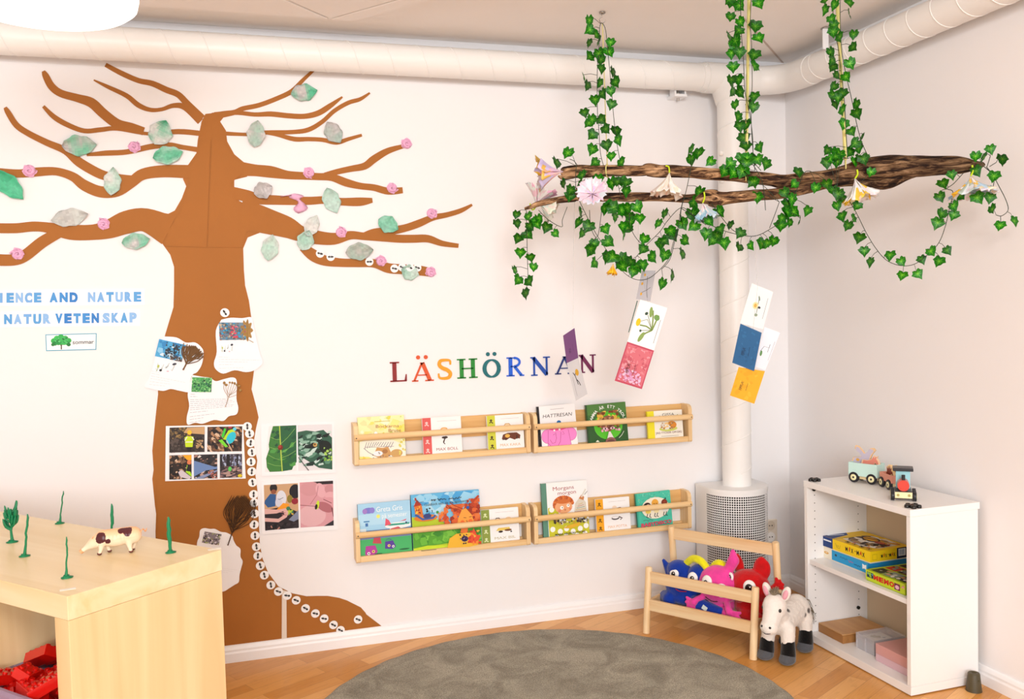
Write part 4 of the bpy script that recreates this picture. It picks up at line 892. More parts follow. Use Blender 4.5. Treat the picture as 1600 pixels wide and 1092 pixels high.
def a_greta(A):
    A.rect(0, 0, 1, 1, 'a5d3ee'); A.rect(0, .60, 1, .8, 'b4dcf2'); A.rect(0, .38, 1, .5, '5f7fc0'); A.rect(0, .46, 1, .5, '4c6cb0'); A.rect(0, 0, 1, .40, '48b468'); A.rect(0, .34, 1, .4, '7f8cb8')
    A.ell(.2, .87, .11, .055, '7a78cc'); A.ell(.13, .86, .045, .05, 'a07cc8'); A.ell(.27, .87, .05, .055, '8a80d0'); A.text('Greta Gris', .35, .83, .1, 'f4fafc', wfit=.5, rot=.01); A.text('på semester', .45, .71, .085, 'f4fafc', wfit=.48, rot=.01); A.circ(.38, .75, .035, 'f0ec70')
    A.rect(.1, .66, .21, .68, '2c7cb8'); A.rect(.13, .58, .18, .64, '3c70b0'); A.rect(.02, .46, .14, .54, 'dce8f0')
    A.ell(.75, .55, .25, .06, 'f4f6f6'); A.rect(.55, .56, .97, .59, '3aa890'); A.poly([(.5, .56), (.52, .7), (.58, .66), (.62, .58)], 'e0566a'); A.poly([(.62, .44), (.6, .5), (.75, .53), (.8, .5)], 'e0606a'); A.poly([(.78, .62), (.92, .66), (.9, .63)], 'e0606a'); A.rect(.58, .555, .88, .575, '2a9c88'); A.circ(.91, .59, .018, '28406c'); A.line([(.6, .5), (.54, .4)], .012, 'e8eef4')
    A.poly([(.1, .08), (.12, .22), (.3, .22), (.34, .1), (.28, .03), (.12, .03)], 'b43c9c'); A.circ(.17, .08, .028, 'f0e8ee'); A.circ(.26, .11, .028, 'e8d070'); A.circ(.17, .08, .012, '1c1420'); A.circ(.26, .11, .012, '1c1420')
    A.poly([(.48, .14), (.49, .27), (.64, .28), (.69, .16), (.62, .12)], '5a3c9c'); A.circ(.56, .19, .026, 'f0e070'); A.circ(.64, .17, .024, 'f4f0f4'); A.circ(.56, .19, .011, '1c1420'); A.circ(.64, .17, .011, '1c1420'); A.line([(.5, .29), (.56, .32), (.62, .29)], .012, '50409c')
    A.poly([(.25, .26), (.42, .24), (.4, .36), (.28, .36)], 'c84858'); A.ell(.85, .1, .1, .012, '1f5a34'); A.ell(.35, .06, .08, .01, '1f5a34')
def a_gold(A):
    A.rect(0, 0, 1, 1, '62b8e4'); A.speck(50, ['86caec', 'b4def2', '4aa4dc', '9ad4f0'], (0, .45, 1, 1), .05, .13, 1); A.poly([(0, 0), (0, .62), (.15, .6), (.3, .58), (.45, .5), (.5, .38), (1, .38), (1, 0)], 'b8cc28'); A.poly([(0, .06), (0, .36), (.4, .37), (1, .34), (1, .1), (.6, .12), (.3, .1)], '57a32c'); A.speck(50, ['3e8c28', '6ab838', '4a9a2c', '7cc440'], (0, .12, 1, .34), .03, .08, 2); A.poly([(0, 0), (0, .08), (.2, .11), (.5, .09), (.52, 0)], 'c4dc28')
    A.poly([(.05, .66), (.04, .82), (.08, .88), (.15, .8), (.16, .64)], 'd8742c'); A.poly([(.03, .8), (.08, .92), (.15, .82)], 'a83420'); A.rect(.05, .9, .075, .95, 'b04030'); A.speck(8, ['7a2c1c', 'f0c040'], (.05, .66, .14, .8), .01, .02, 3)
    A.ell(.2, .59, .17, .06, 'd87c24'); A.line([(.05, .66), (.15, .57), (.3, .58), (.34, .62)], .03, '3c5c9c'); A.ell(.22, .62, .06, .04, '34407c'); A.speck(8, ['16202c'], (.19, .66, .3, .78), .01, .018, 5); A.circ(.37, .67, .02, '3c9440'); A.circ(.44, .64, .03, 'e09050'); A.circ(.43, .62, .012, '201820'); A.speck(14, ['c85020', 'e87830'], (.38, .5, .5, .66), .02, .04, 6)
    A.speck(90, ['c0441c', 'd8602a', '9a3018', 'e07438'], (.46, .42, .99, .78), .025, .06, 7, pts=7); A.speck(30, ['c0441c', 'd8602a', '9a3018'], (.8, .6, .99, .86), .02, .05, 8, pts=7); A.line([(.5, .8), (.56, .72), (.66, .7), (.75, .62)], .014, 'a83c1c'); A.line([(.55, .82), (.62, .76), (.75, .68)], .012, 'a83c1c'); A.line([(.98, .9), (.9, .82), (.86, .72)], .03, 'b8401c')
    A.poly([(.64, .42), (.66, .54), (.72, .68), (.78, .7), (.86, .58), (.9, .42), (.84, .36), (.7, .36)], 'f0a040'); A.circ(.81, .71, .022, '2c58a8'); A.circ(.72, .46, .03, 'e87030'); A.circ(.84, .47, .03, 'e87030'); A.line([(.74, .54), (.78, .53)], .008, '5a2c1c'); A.line([(.82, .54), (.86, .545)], .008, '5a2c1c'); A.line([(.78, .49), (.79, .45), (.8, .47)], .008, '8a4424')
    A.poly([(.68, .28), (.70, .37), (.8, .37), (.78, .26)], 'e0742c'); A.poly([(.48, .04), (.52, .2), (.62, .27), (.84, .27), (.9, .16), (.94, .04), (.8, .02)], 'ecb430'); A.poly([(.78, .1), (.88, .34), (.92, .22), (.98, .2), (.92, .06)], 'e0502c'); A.speck(20, ['f08c30', 'e8b840', 'c83c24'], (.78, .05, .98, .3), .015, .035, 9); A.ell(.74, .17, .05, .05, '3c2c5c'); A.ell(.74, .17, .02, .02, '8a70b0'); A.speck(12, ['241c34'], (.64, .08, .82, .26), .012, .022, 10)
    A.text('Guldlock och de tre björnarna', .18, .8, .045, '2c2c44', wfit=.64, rot=.015)
    for u0, u1, sd in ((.28, .35, 1), (.37, .5, 2), (.53, .72, 3)): A.scrib(u0, .875, u1, .035, '1c2030', 12, sd, .010)
    A.line([(.06, .94), (.1, .87), (.17, .88)], .006, '3c4c6c'); A.rect(.12, .40, .24, .41, '3c4c28'); A.rect(.1, .035, .32, .043, '4c5c28')
def a_morg(A):
    A.rect(0, 0, 1, 1, 'f5f4f2'); A.rect(0, 0, .11, 1, '5c8c78'); A.text('Morgans', .25, .855, .07, 'a03038', wfit=.46, rot=.02); A.text('morgon', .35, .77, .07, 'a03038', wfit=.4, rot=.02)
    A.rect(.12, .0, 1, .3, 'c6c42c'); A.poly([(.12, .3), (.12, .55), (.2, .57), (.34, .54), (.36, .3)], 'c6c42c'); A.poly([(.5, .3), (.52, .42), (.6, .42), (.64, .3)], 'c6c42c')
    for (u, v) in [(.2, .52), (.27, .4), (.2, .17), (.36, .12), (.5, .16), (.64, .1), (.8, .14), (.93, .18), (.28, .02), (.48, .03), (.72, .02), (.9, .04), (.93, .3)]: A.circ(u, v, .055, 'f7f6ee')
    for k in range(16):
        a = .1+k*.22; A.ell(.46+.19*math.cos(a), .60+.12*math.sin(a), .045, .035, ['c8642c', 'd87838', 'b85426'][k % 3], a)
    A.ell(.46, .55, .19, .115, 'e8a878'); A.ell(.46, .65, .15, .04, 'd07034'); A.circ(.42, .54, .038, 'f8f6f0'); A.circ(.56, .57, .034, 'f8f6f0'); A.circ(.43, .54, .012, '2c1c14'); A.circ(.565, .575, .011, '2c1c14'); A.circ(.49, .5, .02, 'c87850'); A.circ(.37, .49, .03, 'e08868'); A.circ(.6, .51, .025, 'e08868')
    A.poly([(.68, .42), (.72, .6), (.84, .72), (.95, .6), (.97, .35), (.7, .35)], 'd8d0c0'); 
    for k in range(6): A.line([(.68+.02*k, .42+k*.03), (.98-.02*k, .42+k*.035)], .008, ['4a8c78', 'b05048', 'c8a030'][k % 3])
    A.poly([(.8, .68), (.86, .74), (.92, .7), (.9, .64)], 'c88048'); A.line([(.86, .7), (.96, .84)], .03, 'e0dcd0'); A.line([(.93, .74), (1, .8)], .014, '9a948a')
    A.speck(40, ['4a4038', '8a7c60', 'c8a030', 'e8e0d0', '2c2824'], (.22, .24, .98, .34), .02, .045, 3); A.poly([(.4, .18), (.55, .22), (.8, .26), (.78, .2), (.6, .16)], 'e0b02c')
    A.text('MARIA NILSSON THORE', .24, .055, .035, '2c2814', wfit=.66, rot=.02, bold=.02)
def a_disco(A):
    A.rect(0, 0, 1, 1, '4cc4a8'); A.rect(0, 0, .04, 1, '3cae94'); A.speck(70, ['2f9c84', 'f0a080', '3a7c70', 'a8e8d4'], (.06, .75, .98, .99), .006, .014, 1, pts=4); A.speck(40, ['2f9c84', '3a7c70'], (.06, .2, .98, .75), .006, .012, 2, pts=4)
    A.ell(.52, .56, .4, .3, 'f3ead6'); A.ell(.28, .64, .11, .09, '2a1a1c', .3); A.ell(.31, .62, .07, .06, 'f0c8b4', .3); A.circ(.52, .70, .1, 'e8a840'); A.circ(.79, .68, .088, '7a3020'); A.circ(.8, .665, .062, '9c4430'); A.circ(.83, .79, .02, '17202c')
    for u, v in ((.49, .68), (.56, .68), (.3, .62), (.35, .63), (.77, .68), (.83, .68)): A.circ(u, v, .012, '4a2414')
    A.line([(.46, .62), (.52, .6), (.57, .62)], .014, '3c1c14')
    for u in (.28, .36, .50, .57, .76, .83): A.line([(u, .42), (u-.03, .33), (u+.02, .31)], .022, '2c2424')
    for u in (.3, .54, .8): A.ell(u, .48, .08, .06, ['f0d060', 'f4e0a8', 'e8e0d8'][int(u*3) % 3])
    A.scrib(.14, .21, .42, .05, '5a7c70', 12, 5, .012); A.text('BABYDISCO', .07, .07, .1, '5a2430', wfit=.88, rot=.02, bold=.05); A.text('BABYDISCO', .072, .074, .098, 'e4506c', wfit=.875, rot=.02, bold=.02)
fig_boll = ('f4c8c4', 'TOY', [('e', .55, .69, .09, .045, 'e8b068'), ('e', .55, .66, .07, .04, 'f4d8b8'), ('e', .78, .62, .05, .03, 'e0b070'), ('l', [(.6, .5), (.55, .42), (.52, .34)], .03, '3c2a24'), ('l', [(.52, .34), (.56, .3)], .02, '2c201c'), ('e', .56, .47, .08, .03, '3a2a26')])
fig_kaka = ('4a3c20', 'KAKA', [('e', .55, .70, .09, .06, 'f4d8b0'), ('l', [(.46, .7), (.5, .755), (.6, .755), (.64, .7)], .02, 'c89850'), ('p', [(.38, .34), (.42, .46), (.55, .5), (.8, .5), (.9, .42), (.88, .32), (.8, .34), (.74, .3), (.6, .36), (.5, .3)], '6a3420'), ('e', .54, .42, .07, .05, 'e0b050'), ('l', [(.4, .32), (.52, .34)], .02, '2c1c14'), ('l', [(.8, .32), (.8, .42)], .03, '3c2014')])
fig_bil = ('dce4b0', 'BILAR'[:4], [('e', .44, .68, .07, .05, 'f0d8c0'), ('l', [(.36, .68), (.4, .74), (.47, .74), (.51, .69)], .02, '2c2a2c'), ('e', .72, .69, .08, .06, 'f0d0a8'), ('p', [(.38, .38), (.44, .46), (.74, .46), (.76, .38)], 'e8c860'), ('e', .5, .35, .06, .03, '3c2c28'), ('e', .7, .38, .1, .03, '7a4c2c'), ('e', .78, .33, .025, .02, '2c2420')])
fig_pot = ('7a5410', 'POTT', [('e', .55, .72, .07, .06, 'f0dcc8'), ('l', [(.5, .66), (.68, .7), (.76, .66)], .03, '5a3020'), ('e', .7, .68, .06, .04, '7a4428'), ('e', .55, .42, .13, .06, 'e0dcdc'), ('e', .56, .41, .11, .045, '3a3638'), ('e', .56, .43, .09, .03, 'f0eeee'), ('l', [(.66, .45), (.76, .4), (.7, .36)], .03, '4c2c20')])
book(1, 561.5, 634, 719, 649.5, 'pale yellow picture book at the left end of the upper left rack', 'f4ecb0', a_bock)
book(1, 662, 722.5, 713, 651, 'small white book with a red spine strip in the upper left rack', 'f5f3f2', a_max('dc5c58', 'MAX BOLL', '9c4c40', fig_boll))
book(1, 763, 819.5, 706, 647.5, 'small white book with a lime spine strip, rightmost in the upper left rack', 'f5f3f2', a_max('cfd040', 'MAX KAKA', 'd8b080', fig_kaka))
book(2, 844, 903, 700, 633, 'white book with a black spine and a pink elephant', 'f3f1f1', a_hat, spine='17151a', roll=-.03)
book(2, 920, 982, 694, 630.5, 'dark green book with curved white title around a shaggy head', '2f5a2c', a_troll, roll=-.03, th=.014)
book(2, 1013, 1067.5, 688, 640.5, 'cream book with bright yellow spine strip, rightmost in the upper right rack', 'f2ede0', a_gissa, spine='e4d424')
book(3, 562, 644, 866, 784, 'light blue book with an aeroplane at the left end of the lower left rack', 'a5d3ee', a_greta, spine='2a5a78')
book(3, 645.5, 752.5, 859, 768.5, 'wide book of a girl with wild orange hair, in the lower left rack', '62b8e4', a_gold, spine='1c3c58')
book(3, 753.5, 812, 850, 793.5, 'small white book with a dull green spine strip in the lower left rack', 'f5f3f2', a_max('8c9c44', 'MAX BIL', 'b8b48c', fig_bil))
book(4, 849.5, 921, 841, 752, 'tall white and lime polka dot book with a red haired child', 'f5f4f2', a_morg, spine='4c7c68', th=.011)
book(4, 932.5, 985.5, 833, 777, 'small white book with an orange spine strip in the lower right rack', 'f5f3f2', a_max('f0a820', 'MAX POTTA', 'e8b488', fig_pot))
book(4, 997, 1051, 825, 768.5, 'turquoise book with three dancing babies in a white oval', '4cc4a8', a_disco, spine='2c8c78', roll=-.03)
# ================================================================== hanging driftwood, ivy, paper flowers, card mobiles
BA, BB = Vector((-1.44, -.43, 1.8)), Vector((-.2, -1.29, 1.8)); BDir = (BB-BA).normalized(); BN = Vector((BDir.y, -BDir.x, 0)).normalized()
if BN.dot(CAM-BA) < 0: BN = -BN
def bp(u, v, off=0.): return opl(u, v, BA+BN*off, BN)
def bark_mat():
    m = bpy.data.materials.new('driftwood_bark'); m.use_nodes = True; nt = m.node_tree; b = nt.nodes['Principled BSDF']; L = nt.links.new
    tc = nt.nodes.new('ShaderNodeTexCoord'); mp = nt.nodes.new('ShaderNodeMapping'); mp.inputs['Rotation'].default_value = (0, 0, -math.atan2(BDir.y, BDir.x)); L(tc.outputs['Object'], mp.inputs['Vector'])
    m2 = nt.nodes.new('ShaderNodeMapping'); m2.inputs['Scale'].default_value = (8, 40, 40); L(mp.outputs[0], m2.inputs['Vector'])
    n = nt.nodes.new('ShaderNodeTexNoise'); n.inputs['Scale'].default_value = 1.6; n.inputs['Detail'].default_value = 8; n.inputs['Roughness'].default_value = .65; n.inputs['Distortion'].default_value = .6; L(m2.outputs[0], n.inputs['Vector'])
    r = nt.nodes.new('ShaderNodeValToRGB'); e = r.color_ramp.elements; e[0].position = .36; e[0].color = lin4('160d09'); e[1].position = .66; e[1].color = lin4('cfa67e')
    x = e.new(.46); x.color = lin4('4a3122'); x = e.new(.55); x.color = lin4('93704f')
    L(n.outputs['Fac'], r.inputs['Fac'])
    n3 = nt.nodes.new('ShaderNodeTexNoise'); n3.inputs['Scale'].default_value = 5; L(mp.outputs[0], n3.inputs['Vector'])
    sx = nt.nodes.new('ShaderNodeSeparateXYZ'); L(mp.outputs[0], sx.inputs[0])
    mr = nt.nodes.new('ShaderNodeMapRange'); mr.inputs[1].default_value = -.1; mr.inputs[2].default_value = .45; mr.inputs[3].default_value = 1.2; mr.inputs[4].default_value = .5; L(sx.outputs['X'], mr.inputs[0])
    hs = nt.nodes.new('ShaderNodeHueSaturation'); L(mr.outputs[0], hs.inputs['Value']); L(r.outputs[0], hs.inputs['Color'])
    L(hs.outputs[0], b.inputs['Base Color']); b.inputs['Roughness'].default_value = .8; b.inputs['Specular IOR Level'].default_value = .2
    bpn = nt.nodes.new('ShaderNodeBump'); bpn.inputs['Strength'].default_value = .9; bpn.inputs['Distance'].default_value = .006; L(n.outputs['Fac'], bpn.inputs['Height']); L(bpn.outputs[0], b.inputs['Normal'])
    return m
BARK = bark_mat()
PXM = lambda P: (P-CAM).dot(FW)/F_PX   # metres per pixel there
wood_org = bp(1180, 277)
drift = thing('driftwood_branch', 'long dark forked driftwood branch hanging from the ceiling by ribbons', 'branch', wood_org)
def limb(pts, name, off=0., sd=0, n=26):
    S = catmull([Vector((a, b, c)) for a, b, c in pts], 7); P = []; Rr = []
    for i, p in enumerate(S):
        q = bp(p.x, p.y, off(p.x) if callable(off) else off); P.append(q); Rr.append(p.z/2*PXM(q))
    def rf(i, j, a):
        q = P[i]; v = Vector((math.cos(a)*2.2, math.sin(a)*2.2, i*.09+sd)); w_ = Vector((math.cos(a)*6, math.sin(a)*6, i*.12+sd))
        return 1+.16*noise.noise(v)+.12*noise.noise(w_)-.10*max(0, math.sin(3*a+i*.05+sd))**6
    mb = MB(); mb.tube(P, Rr, n, rfun=rf); return mb.build(name, BARK, drift, local=False)
limb([(877,268,10),(884,268,18),(905,268,19),(930,268,17),(960,267,17),(1000,267,16),(1012,265,20),(1030,268,19),(1050,268,18),(1075,269,17),(1100,271,18),(1130,273,18),(1160,276,19),(1180,278,19),(1205,281,19),(1222,284,21),(1240,281,18),(1260,279,18),(1280,276,19),(1300,273,20),(1320,270,24),(1340,266,32),(1365,264,40),(1400,262,38),(1430,260,33),(1460,259,31),(1490,258,29),(1505,258,25),(1520,259,18),(1533,259,12),(1536,261,6)], 'main_limb', 0, 1)
limb([(820,326,4),(828,324,6),(840,319,8),(856,315,9),(875,312,10),(895,309,13),(903,308,12),(930,308,13),(960,308,13),(990,308,14),(1020,308,13),(1050,309,12),(1075,310,13),(1095,310,17),(1108,308,24),(1118,311,28),(1130,310,20),(1150,308,18),(1180,305,18),(1210,303,17),(1240,299,17),(1270,292,17),(1300,285,17),(1330,283,16),(1360,284,18),(1378,284,24),(1395,278,26),(1420,270,20),(1450,264,14)], 'fork_limb', lambda u: .012 if u < 1250 else .012-(u-1250)*.00015, 5, 22)
limb([(872,275,3),(880,277,8),(893,275,10),(905,271,8)], 'broken_stub', .008, 9, 12)
limb([(893,305,8),(899,300,5),(903,292,2)], 'twig', .01, 11, 8)

RIB = mat('ribbon_yellow', 'e6dc8c', .6, alpha=1)
HK = mat('hook_metal', '9a948c', .3, metal=.9)
def ribbon(u0, v0, u1, v1, wpx, label, top=None, hook=True):
    a = bp(u0, v0); b = bp(u1, v1, .026)
    if top: a = top
    t = thing('hanging_ribbon', label, 'ribbon', a); w_ = wpx*PXM(b)/2
    mb = MB(); n = 14; P = []
    for i in range(n+1):
        s_ = i/n; q = a.lerp(b, s_); tw = math.sin(s_*2.2)*.5; d = BDir*math.cos(tw)*w_+BN*math.sin(tw)*w_; P += [q-d, q+d]
    mb.add(P, [(2*i, 2*i+1, 2*i+3, 2*i+2) for i in range(n)], True)
    o = mb.build('strand', RIB, t, local=False); o.modifiers.new('t', 'SOLIDIFY').thickness = .0008
    # loop around the branch
    mb = MB(); c = bp(u1, v1+8); lp_ = []
    for i in range(20):
        an = 2*math.pi*i/20; lp_.append(c+Vector((0, 0, 1))*math.cos(an)*.024+BN*math.sin(an)*.027)
    mb.tube(lp_, .0022, 6, closed=True, cap=False); mb.build('loop', RIB, t, local=False)
    return t
hook_c = oz(941, 19, H-.001)
hk = thing('ceiling_hook', 'small metal s shaped hook screwed into the ceiling above the left end of the branch', 'hook', hook_c)
mb = MB(); mb.lathe(hook_c-Vector((0, 0, .008)), [(.006, 0), (.012, .003), (.012, .007)], 14); mb.build('screw_plate', HK, hk, local=False)
P = []; rr = .011
for i in range(22):
    a = R_(100+i*15.5) ; P.append(hook_c+BDir*(rr*math.cos(a)) + Vector((0, 0, -.030+rr*math.sin(a))))
MB().tube([hook_c-Vector((0, 0, .006))]+P[:18], .0016, 6).build('hook', HK, hk, local=False)
top1 = hook_c-Vector((0, 0, .041))
ribbon(941, 36, 949, 259, 1.6, 'thin pale yellow ribbon from the ceiling hook to the left end of the branch', top1)
p2 = bp(1171, 0); top2 = Vector((p2.x, p2.y, H-.001)); ribbon(1170, -40, 1166, 266, 5, 'wide pale yellow ribbon holding the middle of the branch', top2)
p3 = bp(1306, 0); top3 = Vector((p3.x, p3.y, H-.001)); ribbon(1306, -40, 1321, 250, 5.5, 'wide pale yellow ribbon holding the thick right part of the branch', top3)

# ------------------------------------------------------------------ ivy
def ivy_leaf_mesh(kind):
    """heart shaped five point ivy leaf about 1 unit long, hanging tip down, stalk at origin"""
    outs = [
      [(0, .0), (.12, .12), (.30, .14), (.37, -.06), (.56, -.16), (.44, -.34), (.33, -.50), (.14, -.68), (0, -.94)],
      [(0, .02), (.18, .12), (.40, .10), (.44, -.10), (.58, -.30), (.40, -.40), (.28, -.58), (.12, -.72), (0, -.90)],
      [(0, -.02), (.10, .13), (.28, .20), (.36, .0), (.50, -.06), (.44, -.28), (.38, -.46), (.16, -.62), (0, -.86)]]
    half = outs[kind]; out = half+[(-x*(.92 if kind else 1.05), y+(.02 if kind == 1 else 0)) for x, y in reversed(half[1:-1])]
    n = len(out); V = []; C = []
    ctr = (0, -.30)
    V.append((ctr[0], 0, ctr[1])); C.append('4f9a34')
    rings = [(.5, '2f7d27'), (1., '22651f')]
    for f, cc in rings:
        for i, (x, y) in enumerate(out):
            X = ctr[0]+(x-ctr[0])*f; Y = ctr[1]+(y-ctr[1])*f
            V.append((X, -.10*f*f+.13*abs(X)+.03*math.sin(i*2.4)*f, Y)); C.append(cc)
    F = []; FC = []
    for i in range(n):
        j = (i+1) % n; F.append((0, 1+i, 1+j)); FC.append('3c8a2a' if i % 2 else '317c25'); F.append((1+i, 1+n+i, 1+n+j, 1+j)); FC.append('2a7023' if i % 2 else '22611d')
    # pale veins
    for i in range(0, n, 2):
        x, y = out[i]; d = Vector((x-ctr[0], y-ctr[1])); L = d.length; d /= L; nn = Vector((-d.y, d.x))*.014
        k = len(V); a = Vector(ctr); b = Vector(ctr)+d*L*.46; c = Vector(ctr)+d*L*.86
        for p, f in ((a, 0), (b, .5), (c, .86)):
            for s_ in (1, -1):
                q = p+nn*s_*(1-f*.8); V.append((q.x, -.10*f*f+.13*abs(q.x)+.03*math.sin(i*2.4)*f-.012, q.y))
        F += [(k, k+1, k+3, k+2), (k+2, k+3, k+5, k+4)]; FC += ['86bf56', '5a9f3c']
    me = bpy.data.meshes.new('ivy_leaf'); me.from_pydata(V, [], F)
    ca = me.color_attributes.new('Col', 'FLOAT_COLOR', 'CORNER'); buf = []
    for i, p in enumerate(me.polygons): buf += list(lin4(FC[i]))*p.loop_total
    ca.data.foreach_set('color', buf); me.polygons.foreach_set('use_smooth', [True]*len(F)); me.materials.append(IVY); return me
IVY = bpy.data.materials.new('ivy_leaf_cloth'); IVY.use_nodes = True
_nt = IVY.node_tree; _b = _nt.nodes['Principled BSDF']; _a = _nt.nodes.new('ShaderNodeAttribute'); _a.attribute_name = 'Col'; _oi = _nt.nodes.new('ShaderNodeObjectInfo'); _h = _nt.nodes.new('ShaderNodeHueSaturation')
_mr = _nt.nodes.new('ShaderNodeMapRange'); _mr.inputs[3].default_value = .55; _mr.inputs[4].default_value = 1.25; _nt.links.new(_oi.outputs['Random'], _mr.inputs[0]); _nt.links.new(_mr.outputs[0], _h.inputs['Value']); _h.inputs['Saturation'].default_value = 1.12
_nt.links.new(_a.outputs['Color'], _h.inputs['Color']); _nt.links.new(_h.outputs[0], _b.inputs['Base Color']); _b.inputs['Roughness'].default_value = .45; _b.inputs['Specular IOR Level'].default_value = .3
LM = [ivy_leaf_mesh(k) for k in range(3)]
STEM = mat('ivy_stem', '2c3a28', .6)
rnL = random.Random(21)
def garland(label, org, sc_, stems, leaves, off=.03, size=25):
    f = lambda p: (org[0]+p[0]/sc_, org[1]+p[1]/sc_)
    c = bp(*f(leaves[len(leaves)//2]), off)
    t = thing('ivy_garland', label, 'ivy garland', c, group='artificial ivy garlands')
    mb = MB(); pix = []
    for s_ in stems:
        S = catmull([Vector(f(p)) for p in s_], 5); P = [bp(p.x, p.y, off+.006*math.sin(i*.35)) for i, p in enumerate(S)]; mb.tube(P, .0012, 5); pix += [(S[i], P[i]) for i in range(len(S))]
    for (x, y) in leaves:
        u, v = f((x, y)); o_ = off+rnL.uniform(-.012, .022); ctr = bp(u, v, o_); sz = size*PXM(ctr)*rnL.uniform(.85, 1.12)
        np_ = min(pix, key=lambda q: (q[0].x-u)**2+(q[0].y-(v-6))**2)
        dx = u-np_[0].x; dist = math.hypot(dx, v-np_[0].y)
        side = max(-.9, min(.9, dx/28))
        rx, ry, rz = rnL.uniform(-.45, .6), side*.35+rnL.uniform(-.75, .75), rnL.uniform(-.95, .95)
        if rnL.random() < .13: rz += rnL.choice((-1, 1))*.7
        # local frame: x along branch, -y to the camera
        fr = Matrix(((BDir.x, -BN.x, 0), (BDir.y, -BN.y, 0), (0, 0, 1)))
        R = fr.to_4x4() @ Euler((rx, -ry, rz), 'XYZ').to_matrix().to_4x4()
        o = bpy.data.objects.new('leaf', rnL.choice(LM)); col.objects.link(o); o.parent = t
        base = R.to_3x3() @ Vector((0, 0, .38*sz))
        o.matrix_local = Matrix.Translation(ctr+base-c) @ R @ Matrix.Scale(sz*.98, 4)
        A_ = ctr+base; B_ = np_[1]
        if (A_-B_).length < .14: mb.tube([B_, B_.lerp(A_, .5)+Vector((0, 0, .004)), A_], .0009, 4)
    mb.build('stem', STEM, t, local=False)
    return t
D_, E_, F_ = (780, 200), (1060, 200), (1300, 200)
garland('ivy garland hanging straight down from the small ceiling hook at the left', (900, 0), 4.2,
 [[(165,150),(155,185),(150,330),(140,450),(140,700),(150,850),(160,1000),(180,1085)], [(170,150),(195,200),(215,400),(232,570),(243,720),(265,920),(290,1060)]],
 [(90,143),(85,200),(130,232),(88,288),(152,280),(87,375),(150,360),(165,400),(165,455),(56,510),(77,565),(157,550),(175,620),(127,660),(58,743),(80,815),(108,792),(170,790),(200,852),(102,888),(107,985),(122,1068),(227,285),(220,348),(245,478),(265,545),(228,605),(232,690),(267,862),(277,925),(203,958),(233,1030),(302,1068)], size=19)
garland('ivy garland running up from the middle of the branch beside a wide ribbon', (1120, 0), 4.2,
 [[(150,-60),(155,0),(160,200),(175,400),(185,600),(215,740),(235,900),(243,1050),(290,1120)], [(228,-60),(225,0),(220,150),(228,300),(232,550),(225,700),(228,850),(238,1000),(250,1120)], [(238,1080),(300,1200),(320,1380)]],
 [(88,25),(75,0),(155,42),(88,118),(160,148),(140,205),(275,30),(285,5),(252,180),(278,255),(85,240),(125,275),(115,305),(95,355),(150,350),(108,445),(243,368),(245,440),(97,530),(145,530),(105,600),(160,610),(122,695),(243,637),(240,710),(215,690),(137,772),(150,833),(195,828),(178,912),(190,965),(278,970),(160,1045),(200,1045),(270,1050),(85,1075),(240,1045),(320,1080),(195,1075),(45,1130),(105,1140),(165,1130),(200,1150),(230,1200)], size=21)
garland('ivy garland running up beside the rightmost ribbon', (1220, 0), 4.2,
 [[(345,-60),(345,0),(345,160),(380,330),(400,500),(420,700),(430,900),(440,1040)], [(392,-60),(390,0),(390,150),(400,330),(430,500),(465,650),(495,800),(530,930),(575,1030)]],
 [(295,5),(285,70),(345,38),(335,130),(350,170),(450,25),(447,95),(345,215),(390,248),(475,233),(480,312),(328,350),(337,400),(340,440),(373,495),(457,425),(432,508),(345,572),(345,632),(357,692),(375,650),(408,728),(495,688),(503,748),(410,820),(402,620),(465,865),(522,908),(480,945),(450,1000),(510,980),(515,1045),(545,1050),(355,1030),(305,990),(300,1075),(565,1050),(370,1070),(480,1070)], size=19)
garland('ivy tail hanging lowest at the far left end of the thin lower branch', D_, 3.9,
 [[(165,500),(168,620),(172,800),(175,930),(160,985)], [(240,500),(300,560),(380,602),(385,560),(415,480)], [(475,225),(455,200),(430,190)]],
 [(103,532),(112,586),(112,675),(130,762),(193,790),(208,853),(100,872),(115,928),(187,938),(165,1012),(177,655),(180,545),(215,575),(190,600),(245,560),(235,590),(285,610),(347,647)], size=18)
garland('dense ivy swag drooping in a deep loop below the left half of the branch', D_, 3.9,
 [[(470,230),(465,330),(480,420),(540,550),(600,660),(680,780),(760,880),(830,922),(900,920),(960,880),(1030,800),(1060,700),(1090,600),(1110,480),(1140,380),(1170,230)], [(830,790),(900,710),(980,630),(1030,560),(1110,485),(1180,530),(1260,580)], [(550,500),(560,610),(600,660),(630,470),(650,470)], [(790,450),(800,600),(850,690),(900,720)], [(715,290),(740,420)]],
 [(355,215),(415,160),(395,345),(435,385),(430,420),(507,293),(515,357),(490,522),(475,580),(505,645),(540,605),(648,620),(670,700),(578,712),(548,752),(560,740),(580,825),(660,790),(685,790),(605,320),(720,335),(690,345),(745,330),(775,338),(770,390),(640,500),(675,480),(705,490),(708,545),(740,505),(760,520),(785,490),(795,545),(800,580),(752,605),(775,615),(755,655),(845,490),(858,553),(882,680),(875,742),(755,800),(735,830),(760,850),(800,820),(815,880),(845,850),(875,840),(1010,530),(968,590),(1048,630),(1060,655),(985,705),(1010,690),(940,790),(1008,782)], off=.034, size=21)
garland('ivy bunch hanging below the small pink paper flower', D_, 3.9,
 [[(1170,235),(1140,380),(1110,490),(1100,590),(1070,690),(1040,800),(990,860)], [(1110,490),(1190,540),(1260,590)]],
 [(1118,565),(1180,600),(1140,690),(1120,772),(988,955),(1058,905),(1185,460),(1215,395),(1180,530),(1195,540),(1120,590),(1175,135),(1215,160),(1168,195)], off=.026, size=22)
